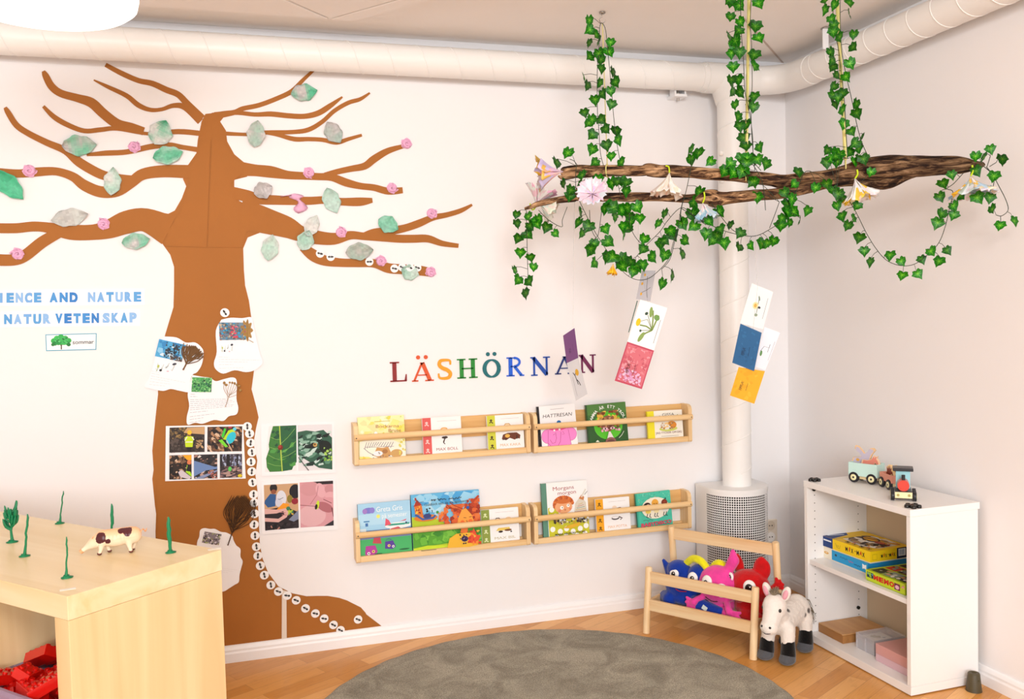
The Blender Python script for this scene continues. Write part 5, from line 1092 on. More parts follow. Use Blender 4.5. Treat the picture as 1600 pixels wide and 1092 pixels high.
garland('ivy swag hanging in a shallow loop right of the small pink paper flower', E_, 3.9,
 [[(200,455),(260,540),(330,620),(400,655),(480,655),(560,615),(620,570),(660,490),(700,430),(740,330),(770,270),(800,262)], [(110,520),(200,590),(290,630),(390,655)], [(615,450),(590,520),(555,610)]],
 [(190,208),(190,575),(255,515),(255,620),(170,650),(235,665),(205,690),(278,707),(317,597),(375,645),(373,727),(440,722),(507,712),(540,705),(580,692),(628,555),(625,600),(665,470),(660,510),(690,440),(680,580),(710,515),(740,570),(782,508),(650,400),(700,345),(665,520),(835,370),(905,345),(730,275),(465,330),(482,425)], off=.034, size=20)
garland('ivy garland drooping in a wide open loop below the thick right end of the branch', F_, 3.9,
 [[(30,380),(60,430),(100,440),(150,520),(215,650),(280,750),(340,810),(420,838),(500,830),(580,775),(650,700),(690,600),(715,490),(737,390),(700,370),(740,340),(800,275)]],
 [(20,155),(-10,190),(40,165),(35,410),(10,390),(70,440),(30,480),(60,540),(128,555),(95,600),(150,478),(165,670),(197,755),(230,820),(350,780),(425,818),(425,900),(527,893),(548,805),(605,755),(705,750),(650,818),(640,585),(665,530),(742,480),(740,535),(660,425),(680,340),(730,290),(235,275)], off=.034, size=19)
garland('short ivy loop curling off the right tip of the branch', F_, 3.9,
 [[(920,230),(975,280),(1020,360),(1060,440),(1073,500),(1035,535),(1000,530)], [(940,235),(985,300),(978,370),(955,402),(910,412)], [(945,235),(965,170)], [(960,235),(1000,210)]],
 [(967,133),(1040,195),(985,300),(780,415),(890,430),(960,430),(980,500),(1022,600),(1110,573),(875,180),(925,185),(880,268),(960,390)], off=.03, size=20)

# ------------------------------------------------------------------ paper flowers
WIRE = mat('lime_wire', 'c8e020', .6)
def pflower(uv, axis_px, lpx, rpx, label, cols, off=.05, seed=0, npet=7, open_=.9, ruff=.15, stemuv=None):
    """flower whose base is at uv and opens along axis_px (pixel direction)"""
    rn = random.Random(seed); base = bp(uv[0], uv[1], off); k = PXM(base); ax = (RT*axis_px[0]-UP*axis_px[1]+BN*(axis_px[2] if len(axis_px) > 2 else .1)).normalized()
    s1 = ax.cross(BN).normalized(); s2 = ax.cross(s1).normalized(); t = thing('paper_flower', label, 'paper flower', base)
    for p in range(npet):
        a0 = 2*math.pi*p/npet+seed; mb = MB(); mb.c = []; n, m = 7, 6; vs_ = []
        for i in range(n+1):
            s_ = i/n; L = lpx*k*s_; r = rpx*k*(s_**1.3)*open_; half = (3.6/npet)*(.35+.85*s_)*(1-.25*s_**8)
            for j in range(m+1):
                q = j/m*2-1; a = a0+q*half; rr = r*(1+ruff*math.sin(j*2.4+p*1.9)*s_)+.0015
                ll = L*(1-.13*abs(q)**3*s_+.05*math.sin(j*5.1+p)*s_)+.004*math.sin(j*3.1+seed)*s_
                vs_.append(base+ax*ll+(s1*math.cos(a)+s2*math.sin(a))*rr)
        fs = []
        for i in range(n):
            for j in range(m):
                x = i*(m+1)+j; fs.append((x, x+1, x+m+2, x+m+1)); f = .5+.8*noise.noise(Vector((i*.35+p, j*.4, seed*3.1)))
                idx = min(len(cols)-1, max(0, int((f*.55+.45*i/n)*len(cols)))); cc = mixc(rgb(cols[idx]), rgb(cols[(p+idx) % len(cols)]), .22); mb.c.append(lin4(cc))
        mb.add(vs_, fs, True); o = mb.build('petal', ART, t, local=False); o.modifiers.new('t', 'SOLIDIFY').thickness = .0005
    if stemuv:
        P = [bp(a, b, off-.01) for a, b in stemuv]+[base]; MB().tube(catmull(P, 4), .0028, 8).build('wire_stem', WIRE, t, local=False)
    return t
pflower((880, 268), (-1, .12), 40, 26, 'paper flower with an orange top petal at the left end of the main branch', ['f6f0f4', 'e8c8e0', 'f0b0c8', 'cfc4ee', 'f4c440', 'dceaf0'], seed=1, npet=6, ruff=.25)
pflower((838, 322), (.35, -1), 30, 26, 'pale mint and pink paper flower on the tip of the lower branch, upper half', ['dceae8', 'f0d0dc', 'e8f0ee', 'eab0cc'], seed=2, npet=6, off=.0, stemuv=[(828, 318), (832, 328)])
pflower((842, 318), (1.0, .55), 28, 20, 'peach and mint paper flower opening to the right below the lower branch tip', ['f4d4c0', 'dcece4', 'f0e4d8', 'e0ecd8'], seed=12, npet=5, off=.0)
pflower((926, 304), (.1, -.5, 1.2), 12, 23, 'wide open lilac and pink paper flower in front of the lower branch', ['dca8dc', 'e0c4ee', 'f0ccdc', 'f2dcea', 'd8ecf2', 'f0d4e0'], seed=3, npet=8, open_=1.0, ruff=.12, off=.055)
pflower((1046, 270), (-.12, 1), 37, 26, 'white bell shaped paper flower with a red lip hanging from the main branch', ['faf6f0', 'fbf3e6', 'f8ecd8', 'fdf8f4', 'f9efe6', 'f3c9b8'], seed=4, npet=7, ruff=.12, stemuv=[(1040, 259), (1045, 261)])
pflower((1098, 317), (.25, 1), 27, 20, 'small pink and blue paper flower hanging at the middle of the lower branch', ['f4c8d4', 'f6e0e8', 'fbf4f4', 'c4e0ec', '9cc8e0', 'f0d8e4'], seed=5, npet=6, stemuv=[(1100, 300), (1101, 308)])
pflower((1336, 279), (.30, 1), 36, 27, 'white paper flower with a yellow and brown patch below the fork of the branch', ['f8f4f2', 'f4e8ec', 'e4eef2', 'fbf8f6', 'f0c020', 'f2dce8'], seed=6, npet=6, ruff=.18, stemuv=[(1339, 265), (1340, 272)])
pflower((1517, 275), (.1, 1), 32, 36, 'white paper flower with blue and orange patches at the right tip of the branch', ['fbf8f6', 'f4f2f4', 'f6c030', 'a8cce6', 'f8f4f4', 'eedce8'], seed=7, npet=7, ruff=.16, stemuv=[(1519, 258), (1520, 267)])
pflower((958, 412), (-.1, 1), 17, 8, 'small yellow orange paper bud in the dense ivy loop', ['f8b818', 'fcc830', 'f4a010'], seed=8, npet=5, ruff=.2, off=.07)

# ------------------------------------------------------------------ card mobiles on fishing line
def k3(x, y): return (860+x/4.2, 400+y/4.2)
LINE = mat('fishing_line', 'dcd8d6', .2, alpha=.5)
def mobile(label, line, cards, off):
    c = bp(*line[0], off); t = thing('card_mobile', label, 'hanging cards', c)
    P = [bp(*p, off) for p in line]; MB().tube(P, .0006, 5).build('fishing_line', LINE, t, local=False)
    for i, (q, colr, art, lab, dz_) in enumerate(cards):
        Q = [bp(*k3(*p), off+dz_) for p in q]   # bl br tr tl
        mb = MB(); solid_quad(mb, Q, .0012, BN); o = mb.build('card', mat('card_'+colr, colr, .45), t, local=False, label=lab)
        if art: A = Art(*[p-c for p in Q], nrm=BN); art(A); A.build('print', ART, o)
    return t
def txt2(A, c_='1c1820', u=.42):
    A.text('FIPPLA!', u, .28, .07 if A.W > A.H else .09, c_, wfit=.34, rot=1.57, anchor='c' if 0 else 'l'); A.line([(u+.17, .3+.03*k) for k in range(0, 9)], .012, c_)
def a_pur(A): A.rect(.04, .03, .96, .97, '6f4474'); txt2(A, '3a2040', .5)
def a_grey(A): A.line([(.5, .35), (.42, .6), (.3, .7)], .05, '2c2420'); A.line([(.45, .5), (.6, .4), (.66, .3)], .05, '2c2420'); A.line([(.4, .6), (.55, .7)], .05, '3a2c1c'); A.ell(.62, .66, .14, .09, 'c8982c'); A.line([(.2, .1), (.2, .6)], .02, '8a8684')
def a_dan(A):
    for e_ in ((.35, .15), (.25, .45), (.55, .85), (.8, .78)): A.line([(.72, .42), ((.72+e_[0])/2, (.42+e_[1])/2+.03), e_], .05, '7a9448')
    A.line([(.72, .42), (.45, .62), (.2, .52)], .02, '5a7434'); A.line([(.72, .42), (.42, .72)], .02, '5a7434'); A.line([(.72, .42), (.35, .34)], .02, '5a7434'); A.ell(.17, .5, .08, .09, 'f0c41c'); A.ell(.36, .74, .05, .04, '2f4a3c', -.6); A.ell(.33, .33, .04, .03, '3c5a40'); A.line([(.9, .15), (.9, .7)], .018, '9a9a9c')
    A.ell(.75, .72, .11, .06, '6f9a50', -.7); A.ell(.5, .8, .06, .12, '88a458', .2); A.ell(.42, .2, .07, .13, '88a458', -.3)
def a_pink(A): A.rect(0, 0, 1, 1, 'c04860'); A.rect(.05, .04, .96, .96, 'd4707c'); A.speck(60, ['dc8890', 'c85c6c', 'e09aa4'], (.06, .35, .95, .95), .02, .06, 3, stretch=2); A.speck(70, ['dca0c8', 'e4b4d4', 'd088b4', 'ecc4dc'], (.1, .06, .93, .38), .03, .07, 4); txt2(A, '3c1c24', .38)
def a_twig(A): A.line([(.75, .1), (.6, .4), (.5, .8)], .03, '5a5450'); A.line([(.62, .35), (.3, .25)], .03, '5a5450'); A.line([(.62, .35), (.85, .45)], .03, '5a5450'); [A.ell(x, y, .07, .05, 'd8a030') for x, y in ((.3, .85), (.22, .55), (.28, .2))]
def a_dsy(A): A.line([(.5, .7), (.55, .35)], .025, '5a6a54'); A.ell(.42, .52, .12, .09, 'ecd8a0'); A.ell(.42, .52, .06, .05, 'd8a830'); A.ell(.6, .5, .06, .03, '2c3038'); A.ell(.5, .72, .03, .06, '6a7a64', .4); A.ell(.55, .3, .07, .04, '8a9a84'); A.line([(.86, .25), (.86, .8)], .02, '9a9ca4')
def a_blu(A): A.rect(.03, .03, .97, .97, '1c5a8c'); A.speck(30, ['205f92', '1a5484', '24669a'], (.04, .04, .96, .96), .04, .1, 3); txt2(A, '102c4c', .45)
def a_wht(A): A.line([(.1, .4), (.3, .55), (.65, .55), (.66, .44)], .025, '2c3038'); A.line([(.66, .55), (.66, .64)], .03, '2c3038'); A.line([(.9, .25), (.9, .75)], .02, '9a9ca4'); A.ell(.2, .36, .09, .07, '5a8c4c')
def a_yel(A): A.rect(.03, .02, .98, .98, 'e8a818'); A.speck(20, ['ecb42c', 'e0a010'], (.04, .04, .96, .96), .05, .12, 3); txt2(A, '2c2008', .36)
mobile('narrow hanging card pair, purple over pale grey, in front of the last wall letters', [(898, 312), (896, 400), k3(150, 478)], [([(107,703),(183,668),(158,472),(83,522)], '6f4474', a_pur, 'purple card', 0), ([(167,950),(242,905),(183,668),(107,703)], 'c6c4c6', a_grey, 'pale grey card with a small yellow flower', 0)], -.02)
mobile('hanging card string with a dandelion card above a pink card', [(998, 312), (997, 400), k3(640, 300), k3(640, 420)], [([(562,282),(655,298),(690,95),(600,95)], 'b4b2b8', a_twig, 'narrow grey card turned away', .0), ([(511,500),(516,502),(573,294),(568,292)], '2f5a48', None, 'green edge of a card', -.004), ([(505,562),(680,620),(768,340),(590,285)], 'f6f5f6', a_dan, 'white card with a dandelion', .006), ([(422,818),(600,873),(680,620),(505,562)], 'c04860', a_pink, 'pink card', .004)], -.02)
mobile('hanging card cluster with blue and yellow cards in front of the downpipe', [(1182, 312), (1180, 400), k3(1360, 200), k3(1330, 480)], [([(1245,440),(1395,480),(1462,235),(1322,178)], 'e4e9e9', a_dsy, 'white card with a daisy', .0), ([(1345,725),(1410,750),(1508,503),(1405,465)], 'dfe4ee', a_wht, 'bluish white card behind', -.006), ([(1178,915),(1338,970),(1408,755),(1235,728)], 'e8a818', a_yel, 'yellow card', -.002), ([(1193,700),(1337,755),(1387,503),(1247,443)], '1c5a8c', a_blu, 'blue card', .006)], -.02)
# ================================================================== birch shelf unit
EA = .7291; EO = Vector((-2.8175, -1.6673, 0)); EZ = .8013
BIR = wood('birch', 'dcbc88', 'e9d0a3', 'X', .28, rough=.35, dist=6); BIRZ = wood('birch_z', 'dbbb88', 'e7ce9f', 'Z', .22, rough=.35, dist=6)
BIRD = mat('birch_inside', 'a98558', .6)
unit = thing('birch_shelf_unit', 'large thick birch veneer shelf unit in the lower left corner', 'shelf unit', EO, EA)
# local x = depth (0..0.39) to the right rear, local y = length to the left
LN = 1.49; TH = .05
MB().bx(0, .39, 0, LN, EZ-TH, EZ).build('top_panel', wood('birch_y', 'e0c692', 'efdcb6', 'Y', .22, rough=.35, dist=6), unit, bevel=.0012)
MB().bx(0.001, .389, 0.0008, TH, .0, EZ-TH-.0006).build('side_panel', BIRZ, unit, bevel=.0012)
MB().bx(0.001, .389, LN-TH, LN, .0, EZ-TH-.0006).build('side_panel', BIRZ, unit, bevel=.0012)
MB().bx(0.001, .389, TH+.0005, LN-TH-.0005, 0, TH).build('bottom_panel', BIR, unit)
MB().bx(.381, .388, TH+.0005, LN-TH-.0005, TH+.0005, EZ-TH-.001).build('back_panel', BIR, unit)
MB().bx(0.004, .379, TH+.0005, LN-TH-.0005, .400, .416).build('shelf_board', BIR, unit)
for k in range(1, 4): 
    yy = TH+.3475*k
    for z0, z1 in ((TH+.0005, .3995), (.4165, EZ-TH-.001)): MB().bx(.004, .379, yy-.008, yy+.008, z0, z1).build('divider', BIRZ, unit)
mb = MB()
for px in ((106, 921), (335, 858)):
    q = oz(*px, EZ)
    mb.box((q.x, q.y, EZ+.0006), (.03, .012, .0008), Matrix.Rotation(.2, 3, 'Z'))
mb.build('tape_remnant', mat('tape_bit', 'e9e2d6', .4), unit, local=False)
def eloc(a, b, z): 
    c, s = math.cos(EA), math.sin(EA); return Vector((EO.x+a*c-b*s, EO.y+a*s+b*c, z))
# translucent bin with red bricks
BINM = mat('bin_plastic', 'b9a6c4', .25, .5, alpha=.55)
bn = thing('storage_bin', 'translucent plastic bin inside the birch shelf unit holding red toy bricks', 'bin', eloc(.0, .06, .4165), EA)
bw, bd, bh = .325, .34, .135
mb = MB(); t_ = .002
mb.bx(0.01, bd, 0, bw, 0, t_); mb.bx(.01, .01+t_, 0, bw, t_, bh); mb.bx(bd-t_, bd, 0, bw, t_, bh); mb.bx(.01+t_, bd-t_, 0, t_, t_, bh); mb.bx(.01+t_, bd-t_, bw-t_, bw, t_, bh)
mb.build('tub', BINM, bn); mb = MB()
mb.bx(0.004, .01, -.004, bw+.004, bh-.012, bh); mb.bx(bd, bd+.006, -.004, bw+.004, bh-.012, bh); mb.bx(.01, bd, -.004, 0, bh-.012, bh); mb.bx(.01, bd, bw, bw+.004, bh-.012, bh); mb.build('rim', BINM, bn)
BRK = mat('brick_red', 'd0140c', .22, .5, coat=.3)
def brick_mesh(nx, ny, h=.019):
    mb = MB(); p = .016; mb.box((0, 0, h/2), (nx*p, ny*p, h))
    for i in range(nx):
        for j in range(ny): mb.cyl(((i-(nx-1)/2)*p, (j-(ny-1)/2)*p, h-.001), ((i-(nx-1)/2)*p, (j-(ny-1)/2)*p, h+.0035), .0048, n=10)
    return mb
protos = {}
rnb = random.Random(4)
BR_ = [ # a (depth), b (length), z, nx, ny, rx, ry, rz
 (.14,.165,.155,4,2,.35,-.2,.9),(.06,.11,.14,4,2,-.1,.5,2.3),(.06,.22,.14,2,2,.5,.1,.4),(.13,.27,.145,4,2,.6,.4,1.7),(.24,.09,.150,4,2,.2,.3,.2),(.27,.16,.14,4,2,-.2,.2,1.2),
 (.22,.22,.13,4,2,.1,-.3,2.7),(.05,.29,.12,4,2,.2,.3,.1),(.19,.05,.135,4,2,.3,.6,1.5),(.10,.045,.13,4,2,-.4,.2,.7),(.045,.165,.115,4,2,.1,-.1,1.4),(.30,.26,.125,4,2,.1,.1,.5),(.20,.30,.115,4,2,0,.2,1.9),(.31,.06,.14,4,2,.5,.1,1.1),(.11,.22,.11,4,2,.1,.1,2.9)]
LB = ['tilted red brick with studs facing up, highest in the middle of the bin']+['red toy brick in the bin, %s' % s for s in ['at the front beside the thick side panel','front left, a short one standing askew','left part, steeply tilted','rear right in the shade','rear centre behind the highest brick','lying flat behind the left bricks','front left corner by the rim','close to the side panel, leaning','front right corner by the rim','at the front rim, lowest one','rear left corner','left edge, half sunk','rear right corner under the top panel','under the highest brick, half buried']]
for i, (a, b, z, nx, ny, rx, ry, rz) in enumerate(BR_):
    if (nx, ny) not in protos:
        o = brick_mesh(nx, ny).build('toy_brick', BRK, origin=(0, 0, 0), bevel=.0006); protos[(nx, ny)] = o
    else: o = protos[(nx, ny)].copy(); col.objects.link(o)
    o.location = eloc(a, b+.06, .4165+z+.0); o.rotation_euler = (rx, ry, rz+EA); o.scale = (1.25, 1.25, 1.25)
    tag(o, LB[i], 'toy brick', 'red toy bricks in the bin')
# lower layer that carries the visible ones
mb = MB()
for i in range(60):
    M = Euler((rnb.uniform(-.8, .8), rnb.uniform(-.8, .8), rnb.uniform(0, 3))).to_matrix()
    q = Vector((rnb.uniform(.05, .29), rnb.uniform(.045, .28), rnb.uniform(.030, .105))); b_ = brick_mesh(4, 2); b_.v = [tuple(M @ Vector(p)*1.2+q) for p in b_.v]; mb.add(b_.v, b_.f)
c_, s_ = math.cos(EA), math.sin(EA); mb.v = [tuple(eloc(p[0], p[1]+.06, .4165+p[2])) for p in mb.v]
mb.build('brick_pile', BRK, kind='stuff', label='buried red bricks filling the bin under the topmost ones', cat='toy bricks')

# ------------------------------------------------------------------ green toy trees on the unit
GRN = mat('toy_green', '0f7a4c', .4)
def twig_tree(px, toppx, label, base_r=.012, r0=.0042, r1=.0018, blade=False, seed=0):
    b = oz(*px, EZ+.0003); n_ = Vector((FW.x, FW.y, 0)).normalized(); tp = opl(*toppx, b, n_); rn = random.Random(seed)
    t = thing('toy_tree_trunk', label, 'toy tree', b, group='green toy tree trunks on the birch unit')
    mb = MB(); mb.lathe(b, [(base_r, 0), (base_r*1.04, .0015), (base_r*.5, .0035), (r0*1.2, .006)], 14); mb.v = [(p[0]+.0012*math.sin(i), p[1]+.0012*math.cos(i*2), p[2]) for i, p in enumerate(mb.v)]
    mb.build('foot', GRN, t, local=False)
    P = []; Rr = []
    for i in range(12):
        s_ = i/11; q = b.lerp(tp, s_); q += Vector((rn.uniform(-1, 1), 0, 0))*.0012; P.append(q); rr = r0+(r1-r0)*min(1, s_*4) if not blade else (r1+.0016*math.sin(s_*3.1)*(1 if s_ > .3 else .4)); Rr.append(rr*(1 if s_ < .93 else .5))
    P[0] = b+Vector((0, 0, .001)); MB().tube(P, Rr, 8).build('stem', GRN, t, local=False); return t, b, tp
def cc_(x, y, o=(60, 780), s=7.2727): return (o[0]+x/s, o[1]+y/s)
twig_tree(cc_(240, 275), cc_(285, -95), 'thin green toy trunk rear left, behind and left of the pig', seed=1)
t_, b_, tp_ = twig_tree(cc_(838, 400), cc_(835, 50), 'green toy trunk standing behind the pig', seed=2, blade=True, r1=.0024)
twig_tree(cc_(1500, 605), cc_(1475, 200), 'green toy trunk nearest the right corner of the unit, right of the pig', seed=3, blade=True, r1=.0034)
twig_tree(cc_(322, 890), cc_(322, 425), 'green toy trunk nearest the front edge, in front of the pig snout', seed=4)
twig_tree((38, 869), (43.5, 803), 'green toy trunk right of the branched toy tree', seed=5, r1=.0026)
tt, b, tp = twig_tree((18.5, 847), (17, 795), 'branched green toy tree at the far left of the unit', base_r=.0135, r0=.0045, r1=.003, seed=6)
rn = random.Random(9); mb = MB(); H_ = (tp-b).length
for k in range(26):
    s_ = rn.uniform(.35, .95); q = b.lerp(tp, s_); a = rn.uniform(0, 6.28); d = Vector((math.cos(a), math.sin(a), 0)); L_ = .020*(1-.3*s_)
    p1 = q+d*L_*.7+Vector((0, 0, .010)); p2 = q+d*L_+Vector((0, 0, .028)); mb.tube(catmull([q, p1, p2], 3), [.0022, .0024, .0026, .003, .0028, .0024, .0012], 6)
mb.build('twigs', GRN, tt, local=False)

# ------------------------------------------------------------------ spotted pig figure
PB = Vector(oz(*cc_(860, 610), EZ)); 
hd = (oz(*cc_(520, 640), EZ)-oz(*cc_(1010, 600), EZ)); hd.z = 0; hd.normalize(); hang = math.atan2(hd.y, hd.x)
pig = thing('pig_figurine', 'small pink toy pig with dark spots sniffing the birch top', 'toy pig', PB, hang)
def pig_mat():
    m = mat('pig_skin', 'eec29a', .38, .4); nt = m.node_tree; b = nt.nodes['Principled BSDF']; L = nt.links.new
    tc = nt.nodes.new('ShaderNodeTexCoord'); mixn = None; prev = None
    def spot(c, r, inp):
        d = nt.nodes.new('ShaderNodeVectorMath'); d.operation = 'DISTANCE'; L(tc.outputs['Object'], d.inputs[0]); d.inputs[1].default_value = c
        n = nt.nodes.new('ShaderNodeTexNoise'); n.inputs['Scale'].default_value = 90; L(tc.outputs['Object'], n.inputs['Vector'])
        a = nt.nodes.new('ShaderNodeMath'); a.operation = 'MULTIPLY_ADD'; L(n.outputs['Fac'], a.inputs[0]); a.inputs[1].default_value = .012; L(d.outputs['Value'], a.inputs[2])
        l = nt.nodes.new('ShaderNodeMath'); l.operation = 'LESS_THAN'; L(a.outputs[0], l.inputs[0]); l.inputs[1].default_value = r+.006
        mx = nt.nodes.new('ShaderNodeMix'); mx.data_type = 'RGBA'; L(l.outputs[0], mx.inputs[0]); L(inp, mx.inputs[6]); mx.inputs[7].default_value = lin4('4f1c22'); return mx.outputs[2]
    sx = nt.nodes.new('ShaderNodeSeparateXYZ'); L(tc.outputs['Object'], sx.inputs[0]); r = nt.nodes.new('ShaderNodeValToRGB'); mr = nt.nodes.new('ShaderNodeMapRange'); mr.inputs[1].default_value = .02; mr.inputs[2].default_value = .06; L(sx.outputs['Z'], mr.inputs[0]); L(mr.outputs[0], r.inputs[0])
    r.color_ramp.elements[0].color = lin4('f4dfc4'); r.color_ramp.elements[1].color = lin4('efb584'); o = r.outputs[0]
    for c, rr in (((.025, .018, .043), .013), ((.008, .02, .033), .006), ((-.033, .012, .052), .012), ((-.022, .014, .055), .009), ((.02, -.018, .045), .012), ((-.03, -.014, .05), .012)): o = spot(c, rr, o)
    L(o, b.inputs['Base Color']); return m
mb = MB(); PS = 1.0
mb.caps((-.038, 0, .040), .021, (.020, 0, .038), .020); mb.sphere((-.005, 0, .036), (.035, .021, .020)); mb.sphere((-.046, 0, .040), (.018, .018, .020))
mb.caps((.024, 0, .038), .019, (.044, 0, .028), .0135); mb.caps((.044, 0, .028), .013, (.060, 0, .018), .0065); mb.caps((.060, 0, .018), .006, (.070, 0, .011), .0052)
for sx_, sy_, fw_ in ((.024, .011, .006), (.018, -.011, -.006), (-.036, .011, -.004), (-.046, -.011, .006)):
    mb.caps((sx_, sy_, .028), .0085, (sx_+fw_*.4, sy_, .014), .0052, 6); mb.caps((sx_+fw_*.4, sy_, .014), .005, (sx_+fw_, sy_, .004), .0042, 4)
mb.build('body', pig_mat(), pig, remesh=.0016)
for s_ in (-1, 1):
    mb = MB(); mb.sphere((.040, s_*.010, .039), (.0055, .0022, .0075), Matrix.Rotation(.6, 3, 'Y') @ Matrix.Rotation(s_*.5, 3, 'X')); mb.build('ear', mat('pig_ear', 'e8a878', .45), pig)
MB().cyl((.0735, 0, .0085), (.0685, 0, .0125), .0052, .0056, 14).build('snout', mat('pig_ear', 'e8a878', .45), pig)
mb = MB()
for x, y in ((.030, .011), (.012, -.011), (-.040, .011), (-.040, -.011)): mb.sphere((x, y, .0035), (.0055, .0046, .0035), n=10, m=6)
mb.build('hooves', mat('pig_hoof', '6a3a30', .5), pig)
P = [Vector((-.062, 0, .046))+Vector((-.0016*i, .0045*math.cos(i*.75), .0045*math.sin(i*.75)+.0008*i)) for i in range(10)]
MB().tube(P, [.0016]*9+[.0008], 6).build('curly_tail', mat('pig_ear', 'e8a878', .45), pig)
# ================================================================== white cabinet by the right wall
CA_, CX, CY = .0249, -.3177, -1.1627; CD, CW, CH = .2989, .574, .6457
WHT = mat('cabinet_white', 'f3f0ee', .35, .4); WIN = mat('cabinet_white', 'f3f0ee'); BACK = mat('cabinet_back', 'd9c3a3', .6)
cab = thing('white_cabinet', 'open white bookcase with two compartments against the right wall', 'cabinet', (CX, CY, 0), CA_)
def cl(a, b, z):
    c, s = math.cos(CA_), math.sin(CA_); return Vector((CX+a*c-b*s, CY+a*s+b*c, z))
tp = .018
MB().bx(-.002, CD, -.002, CW+.002, CH-.024, CH).build('top_panel', WHT, cab, bevel=.0012)
for n_, y0 in (('side_panel', 0), ('side_panel', CW-tp)): MB().bx(0, CD-.006, y0, y0+tp, .034, CH-.0245).build(n_, WHT, cab, bevel=.0008)
MB().bx(-.001, CD-.002, -.001, CW+.001, .004, .0335).build('bottom_panel', WHT, cab, bevel=.001)
MB().bx(CD-.012, CD-.007, tp+.0003, CW-tp-.0003, .034, CH-.0245).build('back_panel', BACK, cab)
MB().bx(.008, CD-.013, tp+.0005, CW-tp-.0005, .312, .330).build('shelf_board', WHT, cab, bevel=.0008)
mb = MB()
for y in (CW-tp-.0004,):
    for x in (.035, .245):
        for k in range(17):
            z = .075+k*.032
            if z < .33 and z > .30: continue
            mb.cyl((x, y, z), (x, y-.0003, z), .0022, n=8)
mb.build('pin_holes', mat('dark_hole', '3a302a', .8), cab, kind='stuff')
mb = MB()
for p_ in ((.24, CW-tp-.001, .105), (.03, CW-tp-.001, CH-.035)): mb.cyl(p_, (p_[0], p_[1]-.006, p_[2]), .007, n=12)
mb.build('fitting', mat('black_plastic', '17150f', .35), cab)

# black interlocking pieces on top
BLK = mat('black_plastic_b', '14110f', .3, .5)
def knob(p, label, s=.018):
    t = thing('rubber_clip', label, 'clip', p, group='black knobbly plastic clips on the cabinet')
    mb = MB(); mb.lathe((0, 0, 0), [(s*.75, 0), (s*.8, .004), (s*.72, .009), (s*.2, .010)], 18)
    for i in range(5):
        a = 2*math.pi*i/5+.4; mb.lathe((s*math.cos(a), s*math.sin(a), 0), [(s*.42, 0), (s*.46, .004), (s*.4, .010), (s*.15, .0115)], 12)
    mb.build('body', BLK, t)
    mb = MB(); mb.cyl((0, 0, .009), (0, 0, .0125), s*.22, n=12); mb.build('stud', mat('clip_stud', '4a3428', .4), t); return t
knob(cl(.030, .548, CH+.0002), 'black knobbly plastic clip on the rear left corner of the cabinet top', .017)
knob(cl(.036, .028, CH+.0002), 'black knobbly plastic clip on the near cabinet corner in front of the engine', .020)

# ------------------------------------------------------------------ boxes on the shelves
def gbox(name, label, cat, a, b, w, d, h, z, rot, colr, art_front=None, art_side=None, art_top=None, base=None):
    """near corner at (a,b), w along cabinet length (local y), d deep (local x)"""
    t = thing(name, label, cat, cl(a, b, z+.0003), CA_+rot); m = mat('card_'+colr, colr, .35)
    # local frame: x depth, y length
    if base: MB().bx(.0015, d-.0015, .0015, w-.0015, 0, h*.5).build('box_base', mat('card_'+base, base, .5), t); bz = h*.10
    else: bz = 0
    lid = MB().bx(0, d, 0, w, bz, h).build('lid', m, t, bevel=.0006)
    for fn, q, n_ in ((art_front, ((0, w, bz), (0, 0, bz), (0, 0, h), (0, w, h)), (-1, 0, 0)), (art_side, ((0, 0, bz), (d, 0, bz), (d, 0, h), (0, 0, h)), (0, -1, 0)), (art_top, ((0, w, h), (0, 0, h), (d, 0, h), (d, w, h)), (0, 0, 1))):
        if fn: A = Art(*q, nrm=n_); fn(A); A.build('lid_print', ART, lid)
    return t
def mm(A, u, v, h, wf):
    k = wf/7
    for i, (ch, c_) in enumerate(zip('MIX·MAX', ['1c1c1c', 'c82818', '1c1c1c', '1c1c1c', '1c1c1c', 'c82818', '1c1c1c'])): A.text(ch, u+k*(i+.5), v+(.06 if i % 2 else 0), h, c_, wfit=k*(.35 if ch in 'I·' else .85), anchor='c', rot=(-1)**i*.08, bold=.03)
def ft_y(A):
    A.rect(0, 0, 1, 1, 'f4cf14'); A.rect(0, 0, .23, 1, '1b3c7c'); A.rect(.03, .6, .2, .74, 'e8ecf4'); A.line([(.29, .7), (.32, .3), (.38, .3), (.39, .6)], .008, 'b09a20'); A.text('24', .31, .4, .18, 'a08a1c', wfit=.05); mm(A, .50, .3, .42, .4)
def sd_y(A):
    A.rect(0, 0, 1, 1, 'f4cf14'); A.rect(.66, 0, 1, 1, '17294c'); A.rect(.7, .22, .88, .9, 'f0f0f0'); 
    for i in range(7): A.rect(.72+i*.02, .3, .73+i*.02, .82, '5a8cc0'); 
    A.line([(.05, .2), (.05, .7), (.16, .7), (.16, .2), (.05, .2)], .006, 'a08a1c'); mm(A, .26, .3, .32, .36)
